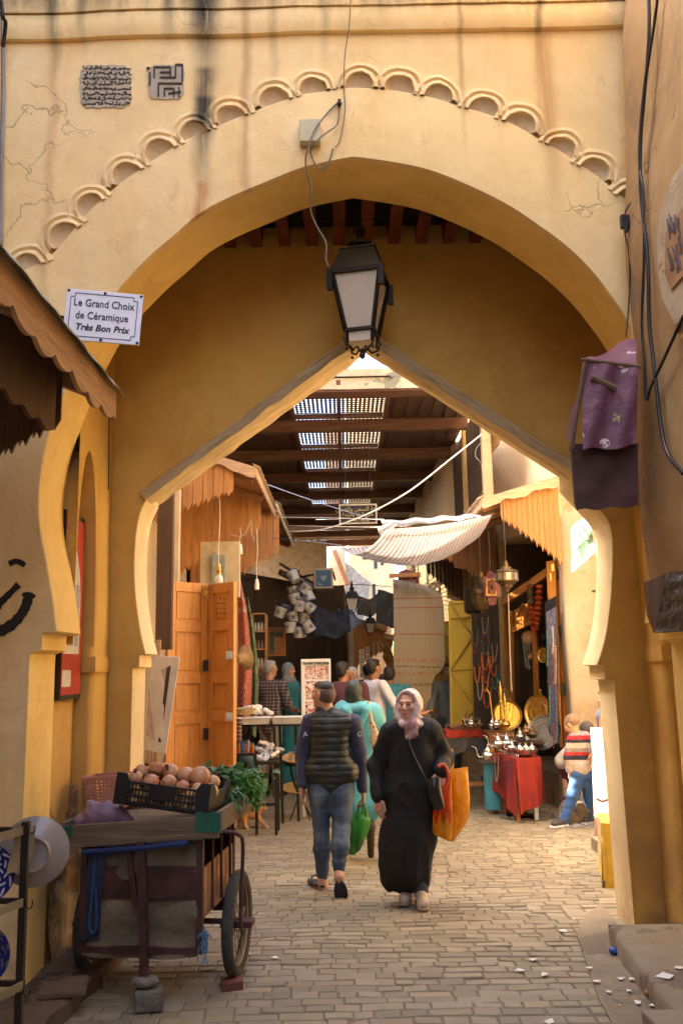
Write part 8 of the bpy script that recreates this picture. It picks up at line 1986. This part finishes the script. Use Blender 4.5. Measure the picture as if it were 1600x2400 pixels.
cbox('axle_plate',(.345,.36,.30),(.53,.46,.335),m_mar,bevel=.003);cbox('axle',(-.46,.40,.31),(.34,.43,.335),m_mar);cbox('axle_plate',(-.52,.34,.30),(-.355,.44,.33),m_mar,bevel=.003)
m_tyre=plain('dusty_tyre',(.045,.040,.032),rough=.9,var=.4,scale=12,bump=.9,bscale=45,bdist=.008);m_rim=plain('dull_rim',(.22,.17,.10),rough=.5,metal=.5,var=.3)
for x in(.425,-.425):
 mb=MB();r_=.285;mb.M=TR(x,.46,.305)
 mb.lathe([(r_-.06,-.024),(r_-.03,-.034),(r_-.008,-.026),(r_,-.01),(r_,.01),(r_-.008,.026),(r_-.03,.034),(r_-.06,.024)],n=44,ax='X')
 mb.f=[f for f in mb.f if len(f)==4];mb.mi=mb.mi[:len(mb.f)];ty=mb.build('wheel',m_tyre,ct,smooth=50)
 mb=MB();mb.M=TR(x,.46,.305);mb.lathe([(r_-.06,-.02),(r_-.075,-.014),(r_-.075,.014),(r_-.06,.02)],n=36,ax='X');mb.f=[f for f in mb.f if len(f)==4];mb.mi=mb.mi[:len(mb.f)]
 mb.lathe([(.022,-.035),(.03,-.03),(.03,.03),(.022,.035)],n=12,ax='X')
 for k in range(20):a=2*math.pi*k/20;mb.tube([(.015*(-1)**k,.025*math.cos(a),.025*math.sin(a)),(0,(r_-.072)*math.cos(a+.15*(-1)**k),(r_-.072)*math.sin(a+.15*(-1)**k))],.003,4)
 mb.build('rim',m_rim,ty,smooth=40)
rg=random.Random(6);mb=MB()
for k in range(26):p=Vector((.345,.035,.36));q_=p+Vector((rg.uniform(-.04,.03),rg.uniform(-.03,0),rg.uniform(-.16,.03)));mb.tube([p+Vector((rg.uniform(-.02,.03),0,rg.uniform(-.02,.03))),p.lerp(q_,.5)+Vector((rg.uniform(-.02,.02),0,0)),q_],.003,4)
mb.build('frayed_rope',plain('blue_frayed',(.08,.18,.28),rough=.9),ct)
mb=MB();mb.tube(smoothpts([(-.27,.03,.80),(-.28,.02,.55),(-.29,.02,.40),(-.265,.02,.36),(-.25,.02,.42),(-.26,.02,.60)],4),.009,6);mb.build('rope_loop',plain('blue_cord',(.03,.06,.16)),ct,smooth=60)
m_rock=plain('grey_stone',(.15,.13,.10),rough=.9,var=.4,scale=9,bump=1.0,bscale=16,bdist=.03)
def rock(name,lab,c,s_,cat='stone',mat=None,jit=.02,bev=.012,M=None):
 mb=MB();mb.M=Matrix.Translation(c)@RZ(R(12));mb.box((0,0,0),s_);return tag(mb.build(name,mat or m_rock,bevel=bev,jitter=jit),lab,cat)
pl=CM_@Vector((.035,-.01,0));rock('stone_block','grey stone block standing on the paving under the cart prop',(pl.x+.02,pl.y,.055),(.14,.12,.11));mb=MB();mb.ball((pl.x-.0,pl.y,.138),(.075,.06,.03),14,8);tag(mb.build('flat_stone',m_rock,smooth=60,jitter=.008),'round flat stone between the cart prop and the stone block','stone')
wp_=CM_@Vector((.425,.46,0));rock('brick','red brick wedged under the right cart wheel',(wp_.x-.01,wp_.y-.16,.025),(.12,.10,.05),'brick',plain('red_brick',(.16,.045,.025),var=.3),.006,.004);wp_=CM_@Vector((-.425,.46,0));rock('brick','dark brick wedged under the left cart wheel',(wp_.x+.02,wp_.y-.18,.025),(.16,.10,.05),'brick',plain('dark_brick',(.08,.03,.02),var=.3),.006,.004)
MC=CM_@TR(.09,.24,TZ(.1)+.06)@RY(R(7))@RX(R(-3))@RZ(R(-4))
cr=thing('plastic_crate','black slotted plastic crate heaped with pomegranates on the cart','crate',M=MC);m_blk=plain('black_plastic',(.012,.012,.013),rough=.4,var=.3)
W_,Dp,H_=.27,.18,.17;mb=MB();mb.b2((-W_,-Dp,0),(W_,Dp,.008))
for sy in(-1,1):
 y=sy*Dp
 for z in(.02,.055,.09,.125):mb.b2((-W_,y-.005,z-.006),(W_,y+.005,z+.006))
 for k in range(25):x=-W_+2*W_*k/24;mb.b2((x-.003,y-.004,.0),(x+.003,y+.004,.125))
 mb.b2((-.08,y-.006,.05),(.08,y+.006,.12))
for sx in(-1,1):
 x=sx*W_
 for z in(.02,.055,.09,.125):mb.b2((x-.005,-Dp,z-.006),(x+.005,Dp,z+.006))
 for k in range(17):y=-Dp+2*Dp*k/16;mb.b2((x-.004,y-.003,0),(x+.004,y+.003,.125))
 mb.prism([(x-.008,-Dp-.008,0),(x-.008,-Dp-.008,H_),(x-.008,-Dp+.05,H_),(x-.008,-Dp+.09,.13),(x-.008,Dp-.09,.13),(x-.008,Dp-.05,H_),(x-.008,Dp+.008,H_),(x-.008,Dp+.008,0)],(.016,0,0))
 for sy in(-1,1):mb.prism([(x,sy*(Dp+.007),0),(x,sy*(Dp+.007),H_),(x-sx*.05,sy*(Dp+.007),H_),(x-sx*.08,sy*(Dp+.007),.12),(x-sx*.06,sy*(Dp+.007),0)],(0,.008,0))
mb.build('shell',m_blk,cr)
def pom_mat():
 t=NT('pomegranate_skin');f=t.noise(scale=9,detail=5);g=t.noise(scale=60,detail=3);t.color(t.mix(t.mapr(g,.6,.75,0,.5),t.mix(t.mapr(f,.35,.65),(.55,.31,.13),(.48,.18,.09)),(.25,.12,.05)));t.rough(.35);t.bump(f,.1,.01);return t.m
m_pom=pom_mat();pm=None
plc=[(-.20,-.10,.135,.05,'at the front left end of the crate'),(-.10,-.11,.13,.052,'with its crown up, front row left of centre'),(.0,-.10,.14,.05,'in the middle of the front row'),(.09,-.11,.125,.047,'in the front row right of centre'),(.17,-.09,.12,.045,'low in the front row near the right end'),(.235,-.06,.115,.055,'at the right end of the crate'),(-.21,.0,.165,.052,'behind the front left one'),(-.03,.0,.185,.055,'second row left of centre'),(.055,.0,.18,.052,'second row in the middle'),(.145,.0,.185,.067,'biggest of all, high on the heap right of centre'),(-.10,.09,.18,.055,'in the back row behind the split fruit'),(.03,.10,.175,.052,'in the back row centre'),(.2,.08,.15,.05,'in the back row at the right'),(-.2,.1,.15,.05,'in the back left corner')]
for i,(x,y,z,r_,lab)in enumerate(plc):
 M=MC@TR(x,y,z)@RZ(i*1.3)@RX(R((25,-60,80,140,60,100)[i%6]))@Matrix.Scale(r_/.056,4)
 if pm is None:
  pm=thing('pomegranate','x','pomegranate',M=Matrix.Identity(4),group='pomegranates heaped in the black crate');mb=MB();mb.lathe([(0,-.048),(.02,-.046),(.04,-.03),(.05,-.002),(.047,.02),(.03,.042),(.012,.049)],n=20);mb.build('fruit',m_pom,pm,smooth=80);mb=MB();mb.lathe([(.012,.046),(.01,.056),(.018,.066),(.012,.064),(.0,.055)],n=6);mb.build('crown',plain('dry_crown',(.14,.05,.02)),pm);pm.matrix_world=M;pm['label']='pomegranate '+lab
 else:copy_tree(pm,M,'pomegranate '+lab)
mb=MB();mb.M=MC@TR(-.12,-.0,.2)@RX(R(-35));mb.lathe([(0,-.045),(.03,-.035),(.05,-.005),(.045,.01),(.02,.0),(0,.0)],n=14);so=mb.build('split_pomegranate',[m_pom],smooth=50,jitter=.01);tag(so,'split open pomegranate showing pink red seeds on the crate heap','pomegranate')
mb=MB();mb.M=MC@TR(-.12,-.0,.2)@RX(R(-35))
for k in range(40):a=rg.random()*6.28;q_=.038*rg.random()**.5;mb.ball((q_*math.cos(a),q_*math.sin(a),.008+.006*rg.random()),.0065,5,4)
mb.build('seeds',plain('pomegranate_seed',(.45,.03,.06),rough=.2,var=.4,scale=60,bump=0),so)
mb=MB()
for k in range(40):mb.ball((rg.uniform(-.23,.23),rg.uniform(-.15,-.10),rg.uniform(.03,.09)),.035,8,6)
mb.M=None;o=mb.build('fruit_layer',plain('fruit_inside',(.42,.25,.08),var=.5,scale=12,rough=.5),cr);o['kind']='stuff'
def leafmat(n_,c):
 t=NT(n_);f=t.noise(scale=14,detail=4);t.color(t.mix(t.mapr(f,.3,.7),mul(c,.6),mul(c,1.4)));t.rough(.45);q=t.n('BsdfTranslucent');q.inputs[0].default_value=(*mul(c,1.6),1);mx=t.n('MixShader');mx.inputs[0].default_value=.25;t.l(t.b.outputs[0],mx.inputs[1]);t.l(q.outputs[0],mx.inputs[2]);t.l(mx.outputs[0],t.out.inputs[0]);return t.m
def leaf_(mb,p,d,L_,W2,droop=.3):
 d=Vector(d).normalized();s_=d.cross(Vector((rg.uniform(-.4,.4),rg.uniform(-.4,.4),1))).normalized();n_=s_.cross(d);rows_=[]
 for k in range(5):
  u=k/4;c=p+d*L_*u+Vector((0,0,-droop*L_*u*u));w2=W2*math.sin(math.pi*min(1,.12+.85*u))**.8 if k<4 else .002
  rows_.append((mb.av(c-s_*w2+n_*w2*.3),mb.av(c),mb.av(c+s_*w2+n_*w2*.3)))
 for A_,B_ in zip(rows_,rows_[1:]):mb.af((A_[0],A_[1],B_[1],B_[0]));mb.af((A_[1],A_[2],B_[2],B_[1]))
def bunch(lab,px,py,D,n_,sp,L_,W2,dirs,mat,droop=.4):
 mb=MB();c=P(px,py,D)
 for k in range(n_):
  p=c+Vector((rg.gauss(0,sp[0]),rg.gauss(0,sp[1]),rg.gauss(0,sp[2])));d=Vector(dirs)+Vector((rg.uniform(-.7,.7),rg.uniform(-.7,.7),rg.uniform(-.5,.6)));leaf_(mb,p,d,L_*rg.uniform(.6,1.2),W2*rg.uniform(.7,1.2),droop)
 return tag(mb.build('herb_bunch',mat,smooth=40),lab,'greens','bunches of greens on the cart')
g1_,g2_,g3_=leafmat('dark_leaf',(.045,.14,.035)),leafmat('grey_leaf',(.07,.15,.055)),leafmat('parsley_leaf',(.07,.22,.025))
bunch('bunch of long narrow dark leaves at the back left of the greens',505,1822,5.55,120,(.07,.06,.025),.10,.012,(-.3,0,.3),g2_)
bunch('bunch of broad dark leaves in the middle of the greens',550,1828,5.6,90,(.06,.06,.028),.085,.024,(.2,-.2,.4),g1_)
bunch('fine parsley bunch drooping over the right side of the cart',580,1838,5.55,520,(.045,.05,.034),.024,.009,(.2,-.2,-.2),g3_,.8)
bunch('parsley sprigs hanging lowest at the right of the cart',600,1868,5.5,110,(.014,.02,.026),.022,.008,(.1,-.2,-.6),g3_,.8)
bunch('sprig of narrow leaves spilling over the front of the greens',540,1862,5.4,80,(.04,.03,.02),.07,.008,(.2,-.6,-.1),g2_)
mb=MB();leaf_(mb,P(500,1822,5.5),(.6,0,.9),.13,.035,.1);leaf_(mb,P(520,1815,5.5),(.8,0,.4),.10,.035,.2);tag(mb.build('broad_leaf',g1_,smooth=60),'pair of large upright dark leaves sticking out above the greens','leaf')
pb=thing('pink_basket','pale pink woven plastic basket at the back of the cart','basket',M=Matrix.Translation(P(258,1892,5.75))@RZ(R(-5))@RY(R(-3)))
mb=MB();w0,w1,h_=.115,.135,.19
for sgx,sgy in((0,-1),(0,1),(1,0),(-1,0)):
 for r_ in range(9):
  z=.02+.02*r_;w_=w0+(w1-w0)*z/h_
  a,b=((-w_,sgy*w_*.75,z),(w_,sgy*w_*.75,z))if sgy else((sgx*w_,-w_*.75,z),(sgx*w_,w_*.75,z));mb.bar(a,b,.004,.011)
 for k in range(11):
  u=-1+2*k/10;a=(u*w0,sgy*w0*.75,0)if sgy else(sgx*w0,u*w0*.75,0);b=(u*w1,sgy*w1*.75,h_)if sgy else(sgx*w1,u*w1*.75,h_);mb.bar(a,b,.009,.004)
for a,b in(((-1,-1),(1,-1)),((1,-1),(1,1)),((1,1),(-1,1)),((-1,1),(-1,-1))):mb.bar((a[0]*w1,a[1]*w1*.75,h_),(b[0]*w1,b[1]*w1*.75,h_),.02,.022)
mb.b2((-w0,-w0*.75,0),(w0,w0*.75,.006));mb.build('weave',plain('pale_pink_plastic',(.42,.19,.14),rough=.5),pb)
s_=SDF(.04);pbg=thing('purple_bag','crumpled translucent purple plastic bag with a tied handle on the cart','bag',P(240,1915,5.2));q_=lambda x,y,d=5.2:P(x,y,d)
s_.cone(q_(190,1922),q_(270,1912),.035,.05);s_.cone(q_(225,1905),q_(245,1900),.055,.05);s_.cone(q_(270,1915),q_(305,1922),.045,.02);s_.cone(q_(215,1895),q_(210,1887),.02,.014,k=.02)
s_.cone(q_(205,1890),q_(212,1880),.007,.006,k=.006);s_.cone(q_(212,1880),q_(224,1884),.006,.007,k=.006);s_.cone(q_(224,1884),q_(226,1896),.007,.009,k=.006)
sdf_obj('bag',s_,bagmat('purple_film',(.36,.25,.33),.35),pbg,.006,disp=folds(.016,(11,11,11),.004))
DR=3.75;rk=thing('plate_rack','black iron rack with hooks at the lower left edge of the street','rack',G(50,2420))
m_flat=plain('khaki_steel',(.22,.17,.09),rough=.6,var=.2)
top,bot=P(62,1925,DR),P(40,2480,DR);mb=MB();mb.bar((top.x,DR,top.z),(top.x+.005,DR,0),.028,.028,up=(0,1,0));mb.build('post',m_iron,rk,world=True)
for y in(1945,2112,2305):
 a=P(58,y,DR);mb=MB();mb.bar(a,a+Vector((-.45,-.0,0.012)),.02,.02);mb.build('rail',m_iron,rk,world=True);mb=MB();mb.bar(a+Vector((0,-.02,.0)),a+Vector((-.22,-.55,-.012)),.006,.032);mb.build('side_rail',m_flat,rk,world=True)
for x,y in((74,1945),(68,2120),(62,2325)):
 c=P(x,y,DR-.02);mb=MB();mb.tube(smoothpts([tuple(c+Vector(v))for v in((-.012,0,.02),(-.01,0,-.005),(.002,0,-.016),(.014,0,-.004),(.014,0,.016))],4),.0028,5);mb.build('hook',m_iron,rk,world=True)
def dish(lab,x,y,D,r_,rz,mat,back=True,name='dish'):
 t_=thing(name,lab,'plate',M=Matrix.Translation(P(x,y,D))@RZ(R(rz))@RX(R(90)))
 mb=MB();mb.lathe([(0,.0),(r_*.42,.0),(r_*.44,.014),(r_*.48,.012),(r_*.52,-.008),(r_*.75,-.03),(r_*.95,-.055),(r_,-.062),(r_,-.068),(r_*.9,-.06),(r_*.5,-.02),(0,-.012)],n=48)
 mb.build('glaze',mat,t_,smooth=35);return t_
def glaze():
 t=NT('grey_glaze');f=t.noise(scale=4,detail=6);t.color(t.mix(t.mapr(f,.3,.7),(.24,.21,.19),(.34,.31,.28)));t.rough(.22);t.bump(f,.08,.01);return t.m
dd=dish('large grey glazed plate seen from its back hanging on the rack',76,2003,DR+.12,.145,12,glaze());mb=MB();mb.tube([(.145*.47*math.cos(a),.145*.47*math.sin(a),.014)for a in[2*math.pi*k/36 for k in range(36)]],.004,6,closed=True);mb.build('foot_ring',plain('bare_clay',(.30,.19,.11)),dd)
mb=MB();c=P(52,1990,DR-.02);mb.grid(lambda u,v:c+Vector((-.045+.075*u+.012*math.sin(v*5),.03*u,.09-.19*v+.01*math.sin(u*6))),8,12,th=.003);tag(mb.build('paper_wrap',plain('brown_paper',(.24,.17,.09),var=.4,scale=10,rough=.9),smooth=60),'torn brown paper folded over the rack post in front of the grey plate','paper')
def azul(name,s1_):
 t=NT(name);o=t.xyz();r_=t.math('SQRT',t.math('ADD',t.math('MULTIPLY',o[0],o[0]),t.math('MULTIPLY',o[1],o[1])));an=t.math('ARCTAN2',o[1],o[0])
 w_=t.math('SINE',t.math('ADD',t.math('MULTIPLY',an,12),t.math('MULTIPLY',t.math('SINE',t.math('MULTIPLY',r_,120)),2.0)));v=t.math('SINE',t.math('MULTIPLY',r_,140));m=t.mapr(t.math('MULTIPLY',w_,v),.25,.35)
 t.color(t.mix(m,(.015,.02,.14),(.5,.5,.55)if s1_ else(.10,.11,.12)));t.rough(.2);return t.m
for(x,y,r_,lab,m_)in((-30,2045,.115,'cobalt blue and white patterned plate cut by the left edge',azul('cobalt_glaze',1)),(-50,2238,.125,'speckled dark blue plate lower on the rack at the left edge',azul('dark_cobalt',0))):
 t_=thing('patterned_plate',lab,'plate',M=Matrix.Translation(P(x,y,DR+.05))@RZ(R(14))@RX(R(90)));mb=MB();mb.lathe([(0,.0),(r_*.5,.002),(r_*.6,.01),(r_*.95,.03),(r_,.032),(r_,.026),(r_*.6,-.004),(0,-.01)],n=48);mb.build('glaze',m_,t_,smooth=35)
wbx=thing('white_painted_board','upright board painted white over pink brick behind the right gate pier','board',P(1400,2060,9.0))
q=[P(1386,1706,9.3),P(1455,1706,9.0),P(1455,2060,9.0),P(1400,2060,9.3)];mb=MB();mb.prism(q,(0,.05,0))
def wboard():
 t=NT('half_white_board');o=t.xyz();f=t.noise(scale=5,detail=6);zz_=t.math('ADD',o[2],t.math('MULTIPLY',f,.35));t.color(t.mix(t.mapr(zz_,1.02,1.10),(.42,.24,.17),(.72,.62,.52)));t.rough(.8);t.bump(f,.4,.02);return t.m
mb.build('face',wboard(),wbx,world=True)
cable('chain','rusty chain looped across the white painted board',[(1397,1872,8.95),(1410,1878,8.95),(1425,1874,8.95),(1440,1878,8.9)],.012,m_mar,cat='chain')
yc=thing('yellow_covered_table','low table under a bright yellow cloth at the foot of the right pier','table',P(1430,2080,7.6));A4=[P(1399,1906,8.0),P(1470,1903,8.0),P(1470,1935,7.3),P(1408,1928,7.3)]
m_yc=fabric('yellow_cloth',(.60,.40,.03),rough=.8);mb=MB();mb.poly(A4[::-1]);mb.grid(lambda u,v:A4[0].lerp(A4[3],u)+Vector((-.02*v*math.sin(u*8)-.01*v,0,-(.42+.10*u+.03*math.sin(u*20))*v)),20,10,th=.004);mb.grid(lambda u,v:A4[3].lerp(A4[2],u)+Vector((0,-.02*v*math.sin(u*9),-.55*v)),10,8,th=.004);mb.build('cloth',m_yc,yc,world=True,smooth=60)
mb=MB();c=A4[3];mb.grid(lambda u,v:c+Vector((-.0+.3*u,.05,-.50-.16*v+.01*math.sin(u*9))),8,4,th=.004);mb.build('red_undercloth',cloth_red(),yc,world=True)
mb=MB();mb.b2((A4[3].x+.05,7.4,.0),(A4[3].x+.12,7.47,A4[3].z-.01));mb.b2((A4[0].x+.05,7.9,0),(A4[0].x+.12,7.97,A4[0].z-.01));mb.build('legs',m_board,yc,world=True)
c=G(1385,1940);s_=SDF(.05);bo=thing('boulder','rough lump of stone on the paving between the striped boy\'s feet','stone',c);s_.ell(c+Vector((-.12,.25,.10)),(.17,.14,.15));sdf_obj('rock',s_,plain('tan_rock',(.15,.115,.08),rough=.95,var=.4,scale=10,bump=1,bscale=14,bdist=.04),bo,.015,disp=lambda V:.06*vnoise(V,(7,7,7))+.02*vnoise(V,(19,19,19)))
mb=MB();c=G(1375,1944);mb.grid(lambda u,v:c+Vector((-.22+.5*u,-.05+.25*v,.02+.05*abs(mnoise.noise(Vector((u*6,v*6,1)))))),26,16);tag(mb.build('plastic_sheet',film(),smooth=30),'crumpled clear plastic sheet on the paving at the boy\'s feet','plastic sheet')
mb=MB();c=G(1235,1912);
for k in range(26):a=6.283*k/26;mb.box((c.x+.30*math.cos(a),c.y+.36*math.sin(a),gz(c.x,c.y)+.004),(.07,.05,.01),Matrix.Rotation(a,3,'Z'))
mb.lathe([(0,.002),(.24,.002)],(c.x,c.y,gz(c.x,c.y)),28);tag(mb.build('manhole_cover',m_rock),'round cobbled manhole cover set in the paving near the red table','manhole')
lit=[(1248,2250,.035),(1217,2338-62,.045),(1276,2285,.05),(1317,2183,.05),(1306,2200,.012),(1343,2155,.02),(1380,2270,.03),(1397,2302,.04),(1425,2327,.03),(1474,2325,.035),(1493,2352,.04),(1455,2295,.04),(1480,2298,.04),(1465,2257,.03),(1480,2273,.03),(1533,2359,.04),(1560,2290,.07),(1588,2270,.04),(1450,2370-12,.015),(645,2246,.04),(585,2357-120,.02),(1290,2397,.05)]
lit.sort(key=lambda q:q[1]);ORD='first second third fourth fifth sixth seventh eighth ninth tenth eleventh twelfth thirteenth fourteenth fifteenth sixteenth seventeenth eighteenth nineteenth twentieth twenty-first twenty-second'.split()
for i,(x,y,s2)in enumerate(lit):
 s2*=.72
 z=SH+.002 if(x>1550 and y<2330)else .018 if x>1370 else .006
 c=G(x,y,z);mb=MB();a0=i*1.7;n_=4+i%3
 mb.prism([(c.x+s2*.8*math.cos(a0+6.283*k/n_)*(1+.5*math.sin(i+k*2.3)),c.y+s2*.8*math.sin(a0+6.283*k/n_)*(1+.4*math.cos(i*2+k)),z+.002+.007*math.sin(i*3+k*2)**2)for k in range(n_)],(0,0,.0015))
 lab='torn white paper scrap, %s, %s, %s'%('raised plinth' if z>.1 else 'concrete strip' if z>.01 else 'pavers',('beside the cart wheel' if x<700 else 'by the kerb' if x>1490 else 'near the kerb' if x>1440 else 'on the strip edge' if x>1370 else 'short of the strip'),ORD[i]+' from the top')
 tag(mb.build('paper_scrap',m_whp),lab,'paper scrap','torn paper scraps on the ground')
m_foil=plain('blue_foil',(.03,.07,.30),rough=.2,metal=.6,bump=.8,bscale=30,bdist=.02)
for x,y,z,r_,lab,m_ in((1440,2225,.04,.035,'crumpled blue foil wrapper by the right kerb',m_foil),(85,2235,.15,.05,'crumpled blue and silver wrapper on the left plinth',m_foil),(1515,2325,.04,.025,'small brown scrap of peel by the right kerb',plain('peel',(.28,.13,.03)))):
 c=G(x,y,z);mb=MB();mb.ball(c,(r_,r_*.8,r_*.7),9,6);tag(mb.build('wrapper',m_,jitter=.02),lab,'litter')
mb=MB();p=G(160,2200,.12);leaf_(mb,p,(1,.2,.05),.14,.04,.1);leaf_(mb,p+Vector((.03,.03,0)),(1,-.4,.1),.1,.03,.1);tag(mb.build('fallen_leaf',g3_),'bright green leaves dropped on the left plinth','leaf')
rock('paving_slab','loose grey slab lying on the dark plinth behind the plate rack',(P(150,2230,4.9).x-.02,4.98,.115),(.24,.26,.03),'slab',m_dirty,.01,.008)
mb=MB();rg2=random.Random(9)
m_crumb=plaster('crumbled_plaster',(.34,.20,.08),(.22,.12,.05),bump=1.2,patches=.5,patch_c=(.42,.29,.13),cscale=3,cracks=False)
def foot(u,v):
 y=D1b+.02+.8*u;z=.05+1.0*v;e=max(0,1-v)**.6;n_=mnoise.noise(Vector((y*7,z*5,2)))*.05+mnoise.noise(Vector((y*19,z*17,7)))*.018
 return Vector((-1.735+.10*min(1,max(0,(y-5.75)*9))+.012*e+.6*n_*min(1,e*1.6+.02)-.03*v*v,y,z))
mb.grid(foot,70,80);mb.build('crumbled_foot',m_crumb,gate,world=True,smooth=60)
